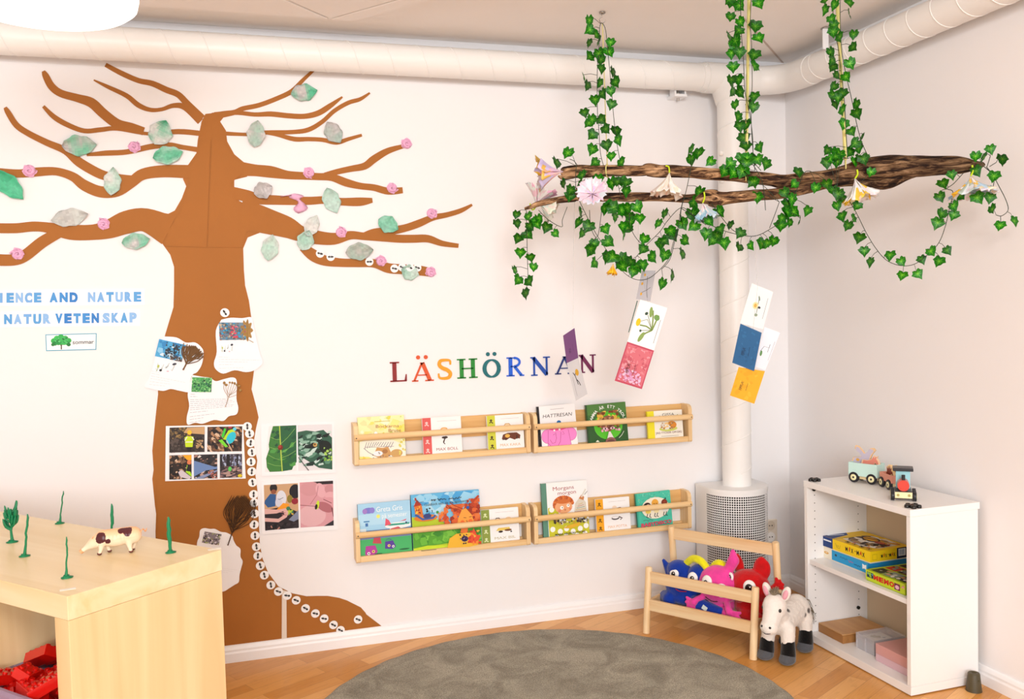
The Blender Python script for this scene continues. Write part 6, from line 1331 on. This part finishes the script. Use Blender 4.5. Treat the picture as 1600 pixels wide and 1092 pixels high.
def tp_y(A):
    A.rect(0, 0, 1, 1, 'f2c61c'); A.poly([(0, 0), (.22, 0), (.14, .5), (0, .62)], '1b3c7c'); A.line([(.03, .1), (.1, .45)], .03, 'dce4f0'); A.line([(.24, 0), (.24, .3), (.3, .6), (.5, .98)], .01, '3a3010'); A.poly([(.28, .2), (.3, .65), (.6, .95), (.9, .9), (.92, .3), (.7, .12)], 'e8dccc')
    A.speck(40, ['5a4438', 'b08c60', 'f4ece0', '2c2420', 'e0a030', '9c3c30'], (.3, .2, .9, .9), .03, .07, 5, stretch=2.4); A.ell(.5, .65, .16, .14, '2c2018'); A.ell(.5, .65, .13, .11, 'e0a028'); A.line([(.4, .6), (.6, .72)], .03, '3a2c1c'); A.ell(.72, .6, .09, .08, 'a84838'); mm(A, .45, .04, .09, .5)
gbox('puzzle_box', 'light blue puzzle box with a cream end, under the yellow box on the middle shelf', 'box', .077, .300, .272, .20, .043, .330, .0, '1f96cc',
     lambda A: (A.rect(0, 0, 1, 1, '2a9cd4'), A.rect(0, 0, .24, 1, 'efe6d2'), A.ell(.12, .5, .05, .13, 'd89a20'), A.ell(.12, .52, .03, .05, 'f4dcb0'), A.ell(.33, .6, .025, .12, '2c4c5c'), A.scrib(.42, .52, .58, .16, '1c5c94', 12, 1, .008), A.scrib(.6, .42, .7, .18, 'b05890', 9, 2, .010), A.scrib(.72, .34, .85, .14, '14386c', 10, 3, .008), A.poly([(.89, .3), (.89, .8), (.93, .72), (.97, .8), (.97, .3), (.93, .38)], 'f4f8fa')),
     lambda A: (A.rect(0, 0, 1, 1, '1c84c4'), A.ell(.4, .35, .03, .1, '2c4c5c')), base='efe6d2')
gbox('game_box', 'yellow and dark blue game box on top of the light blue box', 'box', .082, .293, .268, .19, .045, .3735, .03, 'f2c818', ft_y, sd_y, tp_y, base='ece4d0')
def ft_m(A):
    A.rect(0, 0, 1, 1, 'c4d82c'); A.rect(.03, .3, .2, .85, '22304c'); A.speck(8, ['5a9cc8', '98c838'], (.04, .32, .19, .82), .02, .04, 1)
    for i, ch in enumerate('MEMO'): A.text(ch, .27+i*.135, .3, .46, 'd42420', wfit=.12, anchor='c', bold=.06)
    A.rect(.74, .14, .88, .78, '7a2c4c'); A.ell(.81, .42, .05, .2, 'e8b8cc'); A.speck(10, ['e87898', 'f0b0c0'], (.88, .5, .99, .8), .01, .02, 2)
def tp_m(A):
    A.rect(0, 0, 1, 1, 'b4cc28'); 
    for i in range(3):
        for j in range(3): 
            c_ = ['2c3c34', 'c02c24', '3c2c28', '8c9c90', '5a3024', '40584c', '20282c', 'a8401c', '54706c'][i*3+j]; u, v = .06+i*.31, .05+j*.32; A.rect(u, v, u+.27, v+.28, c_); A.speck(7, ['e8e0d0', '1c1814', 'd09a70', '7a8c80'], (u, v, u+.27, v+.28), .03, .07, i*3+j)
gbox('memory_game_box', 'lime green game box with red letters at the right end of the middle shelf', 'box', .028, .056, .197, .20, .040, .330, .0, 'b8cc24', ft_m, lambda A: (A.rect(0, 0, 1, 1, '9cb81c'),), tp_m, base='a8c020')
# wooden lidded box, clear card box, pink box on the bottom
wb = thing('wooden_box', 'flat wooden box with a sliding lid on the bottom of the cabinet', 'box', cl(.045, .405, .0338), CA_)
OAK = wood('box_wood', 'b98552', 'cf9d66', 'Y', .5); OAKS = wood('box_wood_side', '9a6636', 'b57f48', 'Y', .6)
MB().bx(0, .205, 0, .147, 0, .031).build('box', OAKS, wb, bevel=.001); MB().bx(.0005, .2045, .0005, .1465, .0314, .036).build('lid', OAK, wb, bevel=.001)
CLR = mat('clear_plastic', 'e9e6ea', .12, .6, alpha=.34); PNKC = mat('pink_plastic', 'f2b8b4', .15, .6, alpha=.72)
cbx = thing('clear_box', 'clear plastic box with picture cards between the wooden and the pink box', 'box', cl(.072, .262, .0338), CA_)
w_, d_, h_ = .098, .14, .052; mb = MB()
for a in ((0, d_, 0, w_, 0, .0015), (0, .0015, 0, w_, 0, h_), (d_-.0015, d_, 0, w_, 0, h_), (0, d_, 0, .0015, 0, h_), (0, d_, w_-.0015, w_, 0, h_)): mb.bx(*a)
mb.build('tub', CLR, cbx); MB().bx(-.002, d_+.002, -.002, w_+.002, h_, h_+.007).build('lid', CLR, cbx, bevel=.0008)
mb = MB()
for yy in (.0, w_-.003): mb.bx(-.003, .0, yy, yy+.003, .002, h_)
mb.bx(-.003, 0, .045, .052, .002, h_); mb.bx(-.0035, -.001, 0, w_, h_*.78, h_*.84); mb.build('rib', CLR, cbx)
MB().bx(.006, d_-.008, .008, w_-.008, .002, .040).build('card_stack', mat('cards_grey', '8c8c90', .6, var=.3, vscale=120), cbx)
A = Art((.012, w_-.012, h_-.003), (.012, .018, h_-.003), (d_-.04, .018, h_-.003), (d_-.04, w_-.012, h_-.003), nrm=(0, 0, 1)); A.rect(0, 0, 1, 1, 'efeae0'); A.poly([(.2, .35), (.45, .7), (.75, .55), (.6, .3), (.4, .22)], '9a9c7c'); A.ell(.75, .7, .08, .08, '6c8a8c'); A.ell(.28, .5, .04, .05, 'b86c50'); A.build('picture_card', ART, cbx)
pbx = thing('pink_box', 'translucent pink box at the near right end of the cabinet bottom', 'box', cl(.052, .045, .0338), CA_)
MB().bx(0, .16, 0, .188, 0, .027).build('tub', mat('pink_plastic_low', 'efc6cf', .15, .6, alpha=.8), pbx, bevel=.001); MB().bx(0, .16, 0, .188, .0275, .064).build('lid', PNKC, pbx, bevel=.001)
MB().bx(.015, .145, .015, .173, .030, .056).build('contents', mat('pink_contents', 'e08c80', .6, var=.12, vscale=30), pbx)

# rubber door stop style foot
dsx = oz(1526, 1078, 0); ds = thing('furniture_riser', 'dark olive tapered plastic riser standing on the floor behind the cabinet', 'riser', (dsx.x-.012, dsx.y, 0))
OL = mat('olive_plastic', '4f4630', .5)
MB().lathe((0, 0, 0), [(.0265, 0), (.0255, .006), (.0195, .060), (.0175, .0635), (.009, .0635), (.008, .058), (.0001, .058)], 24).build('cone', OL, ds)
mb = MB(); mb.cyl((.0, -.0235, .042), (0, -.020, .042), .003, n=8); mb.build('stud', OL, ds)

# ------------------------------------------------------------------ toy train on the cabinet
TBK = mat('train_black', '24242a', .35); CRM = mat('hub_cream', 'f2eab8', .5); MINT = mat('train_mint', 'c9e9e0', .5); SAL = mat('train_salmon', 'e49a84', .5); BLU = mat('train_blue', '9cd4de', .5); RED = mat('train_red', 'dc4434', .4); WD = mat('train_wood', 'ecd2a2', .55)
def wheels(t, xs, half, r, wd=.011):
    for x in xs:
        for s_ in (-1, 1):
            M = Matrix.Rotation(R_(90), 3, 'X')
            o = MB().lathe((x, s_*half, r), [(r*.94, -wd/2), (r, -wd/2+.0015), (r, wd/2-.0015), (r*.94, wd/2)], 26, M).build('wheel', TBK, t)
            y_ = s_*(half+wd/2)
            h = MB().lathe((x, y_+s_*.0004, r), [(r*.32, -.0006), (r*.60, -.0006), (r*.60, .0006), (r*.32, .0006)], 22, M).build('hub', CRM, o)
            MB().cyl((x, y_, r), (x, y_+s_*.0012, r), r*.2, n=12).build('axle', TBK, o)
# mint wagon
pw = cl(.172, .43, CH+.0003); dirw = Vector((cl(.187, .394, 0)-cl(.157, .464, 0))); wa = math.atan2(dirw.y, dirw.x)
t = thing('toy_wagon', 'mint green wooden toy wagon with animals, rear car of the train', 'toy wagon', pw+Vector((.02, .012, 0)), wa)
wheels(t, (-.036, .036), .030, .0205)
MB().bx(-.056, .056, -.024, .024, .014, .026).build('chassis', WD, t, bevel=.001)
mb = MB(); L2, W2, z0, z1, tk = .058, .033, .0265, .078, .005
mb.bx(-L2, L2, -W2, -W2+tk, z0, z1); mb.bx(-L2, L2, W2-tk, W2, z0, z1); mb.bx(-L2, -L2+tk, -W2+tk, W2-tk, z0, z1); mb.bx(L2-tk, L2, -W2+tk, W2-tk, z0, z1); mb.bx(-L2+tk, L2-tk, -W2+tk, W2-tk, z0, z0+.004); mb.build('box', MINT, t, bevel=.0008)
def animal(name, label, pts, th, loc, rz, base, face, dets, sc_=1.):
    o_ = thing(name, label, 'toy animal', loc, rz); P = [(x*sc_, z*sc_) for x, z in pts]
    MB().prism(P, th, (0, th/2, 0), (1, 0, 0), (0, 0, 1), (0, -1, 0)).build('cutout', mat('cut_'+base, base, .55), o_)
    c = Vector((sum(p[0] for p in P)/len(P), sum(p[1] for p in P)/len(P))); A = Art((-.06, -th/2, 0), (.06, -th/2, 0), (.06, -th/2, .12), (-.06, -th/2, .12), nrm=(0, -1, 0))
    inner = [((c.x+(p[0]-c.x)*.88)/.12+.5, (c.y+(p[1]-c.y)*.90)/.12) for p in P]; A.poly(inner, face)
    for d in dets: A.ell(*d)
    A.build('painted_face', ART, o_)
wc = Vector(t.location); wdir = Vector((math.cos(wa), math.sin(wa), 0)); wn = Vector((-wdir.y, wdir.x, 0))
animal('toy_moose', 'lilac wooden moose cutout with orange antlers standing in the mint wagon', [(-.042, .0), (-.018, .0), (-.018, .02), (.0, .02), (.0, 0), (.022, 0), (.022, .05), (.028, .066), (.034, .08), (.048, .098), (.040, .106), (.028, .104), (.012, .086), (.002, .082), (-.004, .090), (-.022, .108), (-.034, .110), (-.036, .098), (-.022, .086), (-.010, .074), (-.012, .066), (-.042, .062), (-.048, .05)], .010, wc-wdir*.012+wn*.006+Vector((0, 0, .031)), wa, 'efc898', 'c6bfd2', [(.3, .45, .06, .05, 'e0a850')], 1.0)
animal('toy_donkey', 'salmon pink wooden horned animal cutout standing in front in the mint wagon', [(-.028, 0), (-.016, 0), (-.016, .024), (.010, .024), (.010, 0), (.020, 0), (.022, .038), (.030, .058), (.044, .048), (.050, .052), (.046, .064), (.038, .076), (.042, .086), (.036, .084), (.030, .078), (.026, .088), (.022, .080), (.014, .070), (-.006, .064), (-.026, .064), (-.030, .05)], .010, wc+wdir*.014-wn*.010+Vector((0, 0, .031)), wa, 'f0c8a4', 'e08a78', [], .92)
# salmon wagon
ps = cl(.205, .310, CH+.0003); sa = math.atan2(-.060, -.016)
t = thing('toy_wagon', 'salmon pink low wooden toy wagon in the middle of the train', 'toy wagon', ps, sa)
wheels(t, (-.030, .030), .030, .0195)
MB().bx(-.046, .046, -.024, .024, .014, .026).build('chassis', WD, t, bevel=.001)
mb = MB(); L2, W2, z0, z1 = .048, .031, .0265, .056
mb.bx(-L2, L2, -W2, -W2+tk, z0, z1); mb.bx(-L2, L2, W2-tk, W2, z0, z1); mb.bx(-L2, -L2+tk, -W2+tk, W2-tk, z0, z1); mb.bx(L2-tk, L2, -W2+tk, W2-tk, z0, z1); mb.bx(-L2+tk, L2-tk, -W2+tk, W2-tk, z0, z0+.004); mb.build('box', SAL, t, bevel=.0008)
sd = Vector((math.cos(sa), math.sin(sa), 0)); sn = Vector((-sd.y, sd.x, 0))
animal('toy_hedgehog', 'cream wooden cutout with red brown spikes in the salmon wagon', [(-.026, 0), (.022, 0), (.03, .018), (.024, .034), (.012, .036), (.018, .052), (.006, .042), (.002, .058), (-.006, .042), (-.014, .056), (-.016, .040), (-.028, .048), (-.026, .03), (-.034, .02)], .010, ps+Vector((0, 0, .031))-sn*.008, sa, 'efcf9c', '8c3a28', [(.62, .15, .08, .06, 'f0d0a0')], 1.)
animal('toy_fox', 'pale wooden cutout leaning behind the spiky one in the salmon wagon', [(-.02, 0), (.024, 0), (.028, .03), (.02, .055), (.006, .048), (-.008, .056), (-.02, .04)], .009, ps+Vector((0, 0, .031))+sn*.010+sd*.008, sa, 'efcf9c', 'e8b48c', [(.5, .3, .08, .04, 'c87850')], 1.)
# engine
pe = cl(.105, .135, CH+.0003); ea = math.atan2(-.053, -.048)
fr_ = oz(1412, 783, CH); ea = math.atan2(CAM.y-fr_.y, CAM.x-fr_.x)+.03; ed = Vector((math.cos(ea), math.sin(ea), 0)); pe = Vector((fr_.x, fr_.y, CH+.0003))-ed*.050
t = thing('toy_engine', 'wooden toy steam engine with a red boiler and black roof leading the train', 'toy train', pe, ea)
wheels(t, (.040, .008, -.024), .036, .0165, .012); MB().bx(-.044, .044, -.027, .027, .022, .033).build('chassis', TBK, t, bevel=.001)
o = MB().bx(.044, .051, -.0285, .0285, .010, .031).build('bumper', CRM, t, bevel=.001)
for s_ in (-1, 1): MB().lathe((.0513, s_*.018, .021), [(.0022, 0), (.0045, 0), (.0045, .0012), (.0022, .0012)], 14, Matrix.Rotation(R_(90), 3, 'Y')).build('headlamp', mat('lamp_ring', 'b8a860', .4), o)
bl = MB().cyl((-.012, 0, .052), (.036, 0, .052), .0195, n=30).build('boiler', mat('boiler_band', 'e07c70', .45), t); MB().cyl((.036, 0, .052), (.039, 0, .052), .0195, n=30).build('boiler_front', RED, bl)
MB().cyl((.026, 0, .068), (.026, 0, .089), .0062, n=14).build('chimney', TBK, t)
mb = MB(); mb.bx(-.044, -.010, -.0235, .0235, .0335, .097); mb.build('cab', BLU, t, bevel=.001)
MB().bx(-.052, .004, -.034, .034, .0975, .1085).build('roof', TBK, t, bevel=.002)
# ================================================================== rug
RCX, RCY, RR = -1.527, -.935, .829
def rug_mat():
    m = mat('rug_pile', '9c927e', .95, .05, bump=1., bscale=900, sheen=.3); nt = m.node_tree; b = nt.nodes['Principled BSDF']; L = nt.links.new; tc = nt.nodes.new('ShaderNodeTexCoord')
    n = nt.nodes.new('ShaderNodeTexNoise'); n.inputs['Scale'].default_value = 6.5; n.inputs['Detail'].default_value = 5; n.inputs['Roughness'].default_value = .6; n.inputs['Distortion'].default_value = .8; L(tc.outputs['Object'], n.inputs['Vector'])
    r = nt.nodes.new('ShaderNodeValToRGB'); r.color_ramp.elements[0].position = .36; r.color_ramp.elements[0].color = lin4('837b66'); r.color_ramp.elements[1].position = .62; r.color_ramp.elements[1].color = lin4('aca48f'); L(n.outputs['Fac'], r.inputs[0])
    n2 = nt.nodes.new('ShaderNodeTexNoise'); n2.inputs['Scale'].default_value = 260; n2.inputs['Detail'].default_value = 2; L(tc.outputs['Object'], n2.inputs['Vector'])
    r2 = nt.nodes.new('ShaderNodeValToRGB'); r2.color_ramp.elements[0].position = .35; r2.color_ramp.elements[0].color = (.45, .45, .45, 1); r2.color_ramp.elements[1].position = .68; r2.color_ramp.elements[1].color = (1.5, 1.48, 1.45, 1); L(n2.outputs['Fac'], r2.inputs[0])
    mx = nt.nodes.new('ShaderNodeMix'); mx.data_type = 'RGBA'; mx.blend_type = 'MULTIPLY'; mx.inputs[0].default_value = .8; L(r.outputs[0], mx.inputs[6]); L(r2.outputs[0], mx.inputs[7]); L(mx.outputs[2], b.inputs['Base Color']); return m
mb = MB(); n = 240; rings = [(0, .016), (.25, .016), (.5, .0165), (.75, .016), (.93, .0165), (.985, .016), (.996, .012), (1.0, .005), (.998, .0005)]
vs_ = [(RCX, RCY, .016)]
for f, z in rings[1:]:
    for j in range(n):
        a = 2*math.pi*j/n; jit = .0022*math.sin(j*7.3)+.0018*math.sin(j*12.7+1) if f > .98 else 0; vs_.append((RCX+(RR*f+jit)*math.cos(a), RCY+(RR*f+jit)*math.sin(a), z+.0006*noise.noise(Vector((f*9, j*.3, 0)))))
fs = [(0, 1+j, 1+(j+1) % n) for j in range(n)]
for k in range(len(rings)-2):
    for j in range(n): a = 1+k*n+j; b = 1+k*n+(j+1) % n; fs.append((a, a+n, b+n, b))
mb.add(vs_, fs, True); mb.build('round_rug', rug_mat(), label='round taupe short pile rug on the laminate floor', cat='rug')

# ================================================================== pine toy rack with soft toys
RF = Vector((-.899, -.300, 0)); RA = math.atan2(-.834, .5518); RW = .471
rk = thing('pine_toy_rack', 'pine toy rack with slatted front holding three soft monsters, before the diffuser', 'toy rack', RF, RA)
PX_ = wood('pine_rx', 'e2b683', 'f2d6ab', 'X', .8); PZ_ = wood('pine_rz', 'e6bd88', 'f3d8ae', 'Z', .8); PY_ = wood('pine_ry', 'dfb07c', 'efd0a2', 'Y', .8)
def RL(x, y, z): 
    c, s = math.cos(RA), math.sin(RA); return Vector((RF.x+x*c-y*s, RF.y+x*s+y*c, z))
for x in (0, RW):
    MB().tube([(x, 0, .0), (x, .03, .268), (x, .0305, .272)], [.0145, .0145, .012], 16).build('front_leg', PZ_, rk)
    MB().tube([(x, .262, .0), (x, .222, .40), (x, .2215, .404)], [.0145, .0145, .012], 16).build('rear_leg', PZ_, rk)
MB().box((RW/2, .026, .232), (RW-.018, .014, .046)).build('upper_front_rail', PX_, rk, bevel=.002)
MB().box((RW/2, .014, .118), (RW-.018, .014, .046)).build('lower_front_rail', PX_, rk, bevel=.002)
MB().box((RW/2, .226, .372), (RW-.018, .014, .048)).build('top_back_rail', PX_, rk, bevel=.002)
MB().box((RW/2, .246, .135), (RW-.018, .014, .046)).build('lower_back_rail', PX_, rk, bevel=.002)
for x in (.006, RW-.006): MB().box((x, .135, .118), (.014, .212, .040)).build('side_rail', PY_, rk, bevel=.002)
MB().box((RW/2, .13, .100), (RW-.03, .215, .006)).build('bottom_board', mat('rack_board', 'd9c4a4', .6), rk)

def fur(name, c, rough=.9): return mat(name, c, rough, .1, bump=.8, bscale=260, sheen=.35, var=.14, vscale=34)
EYEW = mat('eye_white', 'f6f3f0', .3); EYEB = mat('eye_black', '0c0a0c', .1, .6)
def eye(par, c, d, r, pr=.45, iris=None):
    d = Vector(d).normalized(); z = Vector((0, 0, 1)); s_ = d.cross(z).normalized(); u_ = s_.cross(d); M = Matrix((s_, u_, d)).transposed()
    o = MB().sphere((0, 0, 0), (r, r*1.12, r*.38), M, 20, 12); o.v = [tuple(Vector(p)+Vector(c)) for p in o.v]; e = o.build('eye', EYEW, par, local=True)
    q = Vector(c)+d*r*.34-u_*r*.1; MB().sphere(q, (r*pr, r*pr*1.1, r*.16), M, 16, 8).build('pupil', EYEB, e)
    MB().sphere(q+d*r*.15+u_*r*pr*.4-s_*r*pr*.3, (r*.12, r*.12, r*.04), M, 8, 6).build('glint', EYEW, e); return e
def paw(mb, base, dirv, L_, r, side, n=4, spread=.5):
    base = Vector(base); d = Vector(dirv).normalized(); s_ = Vector(side).normalized(); mb.sphere(base, r*1.5)
    for k in range(n):
        a = (k/(n-1)-.5)*2*spread; v = (d*math.cos(a)+s_*math.sin(a)).normalized(); mb.caps(base+v*r*.6, r*.72, base+v*L_, r*.68, 5)
# --- blue
BF = fur('plush_blue', '12379a'); YF = fur('plush_yellow', 'e8e21c')
t = thing('blue_plush_toy', 'blue soft monster with yellow horns at the left in the toy rack', 'soft toy', RL(.125, .122, .104), RA)
mb = MB(); mb.sphere((-.02, .0, .085), (.075, .06, .075)); mb.sphere((-.035, .0, .150), (.052, .045, .040)); mb.sphere((.055, .005, .145), (.045, .045, .040)); mb.sphere((.0, .0, .04), (.10, .06, .035)); mb.caps((.06, -.04, .035), .030, (.17, -.045, .022), .022); mb.caps((-.07, 0, .12), .025, (-.105, -.005, .178), .008)
mb.caps((-.10, .0, .02), .03, (-.06, -.04, .03), .03); mb.build('body', BF, t, remesh=.005)
mb = MB(); S = catmull([Vector((-.005, .01, .178)), Vector((.03, .005, .205)), Vector((.07, .0, .20)), Vector((.10, 0, .17))], 5)
for i, p in enumerate(S): mb.sphere(p, .017-.004*abs(i/len(S)-.5), n=12, m=8)
mb.build('horn', YF, t, remesh=.004)
mb = MB()
for i in range(6): mb.sphere((.105+i*.009, .03, .175+.02*math.sin(i*.5)), .015+.001*i, n=12, m=8)
mb.build('horn', YF, t, remesh=.004)
eye(t, (-.035, -.040, .142), (-.1, -1, .25), .022); eye(t, (.05, -.040, .138), (.1, -1, .25), .022)
MB().tube(catmull([Vector((-.02, -.058, .085)), Vector((.0, -.062, .08)), Vector((.03, -.058, .083))], 4), .0018, 6).build('stitched_mouth', mat('red_thread', 'b81c2c', .7), t)
# --- pink
PF = fur('plush_pink', 'e8449c')
t = thing('pink_plush_toy', 'pink soft monster with one raised ear in the middle of the toy rack', 'soft toy', RL(.272, .118, .104), RA)
mb = MB(); mb.sphere((.0, .0, .118), (.086, .062, .080)); mb.sphere((.01, .012, .045), (.052, .045, .055)); mb.caps((.01, .0, .02), .026, (.055, -.045, .020), .018); mb.caps((.035, .01, .175), .020, (.062, .01, .225), .024, 8); mb.caps((.062, .01, .225), .022, (.060, .01, .262), .010)
mb.caps((-.05, -.03, .070), .013, (-.070, -.058, .060), .012); paw(mb, (-.078, -.064, .050), (-.75, -.1, -.6), .034, .0105, (.5, 0, -.8), 5, 1.0)
mb.caps((.050, -.03, .065), .014, (.070, -.060, .050), .013); paw(mb, (.078, -.064, .040), (.8, -.05, -.30), .046, .0105, (.4, 0, .8), 3, .5)
mb.build('body', PF, t, remesh=.0042)
eye(t, (-.022, -.058, .140), (-.2, -1, .2), .025, .42); eye(t, (.040, -.054, .116), (.3, -1, .1), .025, .42)
MB().tube(catmull([Vector((-.03, -.056, .078)), Vector((.0, -.062, .068)), Vector((.025, -.060, .070))], 4), .0018, 6).build('stitched_mouth', mat('dark_thread', '2c1420', .7), t)
MB().box((-.03, -.066, .035), (.022, .002, .018), Matrix.Rotation(.5, 3, 'Y')).build('fabric_tag', mat('tag_white', 'dfe9e4', .6), t)
# --- red
RFm = fur('plush_red', 'c40f14')
t = thing('red_plush_toy', 'red soft monster with round ears reaching over the right end of the rack', 'soft toy', RL(.392, .150, .104), RA)
mb = MB(); mb.sphere((.0, .0, .125), (.085, .062, .070)); mb.sphere((.01, 0, .045), (.075, .05, .05)); mb.sphere((.035, .02, .205), (.027, .018, .045), Matrix.Rotation(.3, 3, 'Y')); mb.sphere((.055, .018, .20), (.026, .016, .04)); mb.sphere((-.06, .03, .195), (.022, .016, .05), Matrix.Rotation(-.25, 3, 'Y'))
mb.caps((.07, -.0, .115), .016, (.105, -.01, .140), .014); paw(mb, (.112, -.01, .146), (.7, -.1, .6), .036, .010, (-.6, 0, .7), 4, .75); mb.caps((.0, -.04, .02), .03, (.06, -.06, .02), .026)
mb.build('body', RFm, t, remesh=.0045)
eye(t, (.025, -.056, .140), (.15, -1, .1), .026, .62); eye(t, (-.06, -.045, .165), (-.5, -1, .1), .016, .6)
MB().sphere((-.02, -.056, .10), (.028, .02, .028)).build('muzzle', fur('plush_red_dark', 'a80c12'), t)

# ================================================================== spotted plush horse
HP = Vector((-.500, -.700, 0)); 
hx = Vector((-.86, -.50, 0)).normalized(); HA = math.atan2(hx.y, hx.x)
hs = thing('horse_plush_toy', 'white spotted soft horse with black hooves leaning against the toy rack', 'soft toy', HP, HA)
hs.scale = (1.12, 1.12, 1.12)
def horse_mat():
    m = fur('plush_white', 'efe6dc'); nt = m.node_tree; b = nt.nodes['Principled BSDF']; L = nt.links.new; tc = nt.nodes.new('ShaderNodeTexCoord')
    v = nt.nodes.new('ShaderNodeTexVoronoi'); v.inputs['Scale'].default_value = 21; L(tc.outputs['Object'], v.inputs['Vector']); r = nt.nodes.new('ShaderNodeValToRGB'); r.color_ramp.elements[0].position = .13; r.color_ramp.elements[0].color = lin4('5c5450'); r.color_ramp.elements[1].position = .24; r.color_ramp.elements[1].color = lin4('ece2d8'); L(v.outputs['Distance'], r.inputs[0])
    sx = nt.nodes.new('ShaderNodeSeparateXYZ'); L(tc.outputs['Object'], sx.inputs[0]); g = nt.nodes.new('ShaderNodeMath'); g.operation = 'LESS_THAN'; g.inputs[1].default_value = .055; L(sx.outputs['X'], g.inputs[0])
    mx = nt.nodes.new('ShaderNodeMix'); mx.data_type = 'RGBA'; L(g.outputs[0], mx.inputs[0]); mx.inputs[6].default_value = lin4('f0e7de'); L(r.outputs[0], mx.inputs[7]); L(mx.outputs[2], b.inputs['Base Color']); return m
mb = MB(); yl = .0
mb.caps((-.075, 0, .140), .047, (.040, 0, .128), .044); mb.sphere((-.085, 0, .135), (.050, .050, .056)); mb.caps((.05, 0, .14), .036, (.088, .008, .185), .036)
mb.sphere((.098, .010, .196), (.044, .040, .045)); mb.caps((.110, .012, .185), .034, (.150, .018, .148), .027); mb.sphere((.152, .018, .146), (.030, .031, .027))
LG = [(.055, .034), (.060, -.030), (-.085, .032), (-.100, -.030)]
for x, y in LG: mb.caps((x, y, .115), .027, (x+.006, y*1.12, .062), .0225, 7)
mb.build('body', horse_mat(), hs, remesh=.0045, disp=.004, dscale=.012)
for x, y in LG:
    o = MB().caps((x+.006, y*1.14, .068), .0235, (x+.010, y*1.18, .030), .0265, 7).build('leg', fur('plush_black', '0f0d0d'), hs, remesh=.004)
    mb = MB(); mb.sphere((x+.018, y*1.2, .016), (.033, .028, .016)); mb.sphere((x+.014, y*1.2, .024), (.029, .027, .018)); mb.build('hoof', fur('plush_grey', '55565a'), o, remesh=.004)
for s_ in (-1, 1):
    M = Matrix.Rotation(s_*-.35, 3, 'X'); e = MB().sphere((.082, .010+s_*.034, .243), (.011, .015, .027), M).build('ear', fur('ear_white', 'f0e7de'), hs)
    MB().sphere((.090, .010+s_*.035, .242), (.006, .009, .018), M).build('inner_ear', mat('ear_pink', 'eaa6b4', .8), e)
    MB().sphere((.1245, .012+s_*.0305, .197), (.0055, .0045, .0065)).build('eye', EYEB, hs)
    MB().sphere((.176, .018+s_*.014, .152), (.0032, .0045, .004)).build('nostril', EYEB, hs)
MB().tube(catmull([Vector((.172, .004, .132)), Vector((.178, .018, .129)), Vector((.172, .032, .132))], 4), .0012, 6).build('mouth', mat('dark_thread', '2c1420', .7), hs)
MANE = mat('mane_hair', '8a7c68', .9, .1, var=.3, vscale=200)
def tuft(name, roots, seed, n, L_, fall):
    rn = random.Random(seed); mb = MB()
    for k in range(n):
        a, b = roots[k % len(roots)]; s_ = rn.random(); p = Vector(a).lerp(Vector(b), s_); d = Vector((rn.uniform(-.5, .5)+fall[0], rn.uniform(-.6, .6)+fall[1], rn.uniform(.3, 1)*fall[2])).normalized(); l_ = L_*rn.uniform(.6, 1.1)
        q = p+d*l_*.6; e = q+d*l_*.3+Vector((0, 0, -l_*.45 if fall[2] < 1.5 else -l_*.05)); mb.tube([p, q, e], [.0022, .0018, .0006], 4)
    return mb.build(name, MANE, hs)
tuft('mane', [((.105, .010, .232), (.060, .006, .215)), ((.060, .006, .215), (.025, 0, .175)), ((.108, .01, .234), (.085, .01, .238))], 3, 190, .030, (-.1, 0, 1.6))
tuft('tail', [((-.128, 0, .165), (-.132, 0, .135)), ((-.13, 0, .155), (-.13, .01, .12))], 5, 120, .055, (-.7, .0, -.6))
MB().box((-.134, .014, .10), (.003, .014, .022), Matrix.Rotation(.5, 3, 'X')).build('care_label', mat('tag_white', 'dfe9e4', .6), hs)
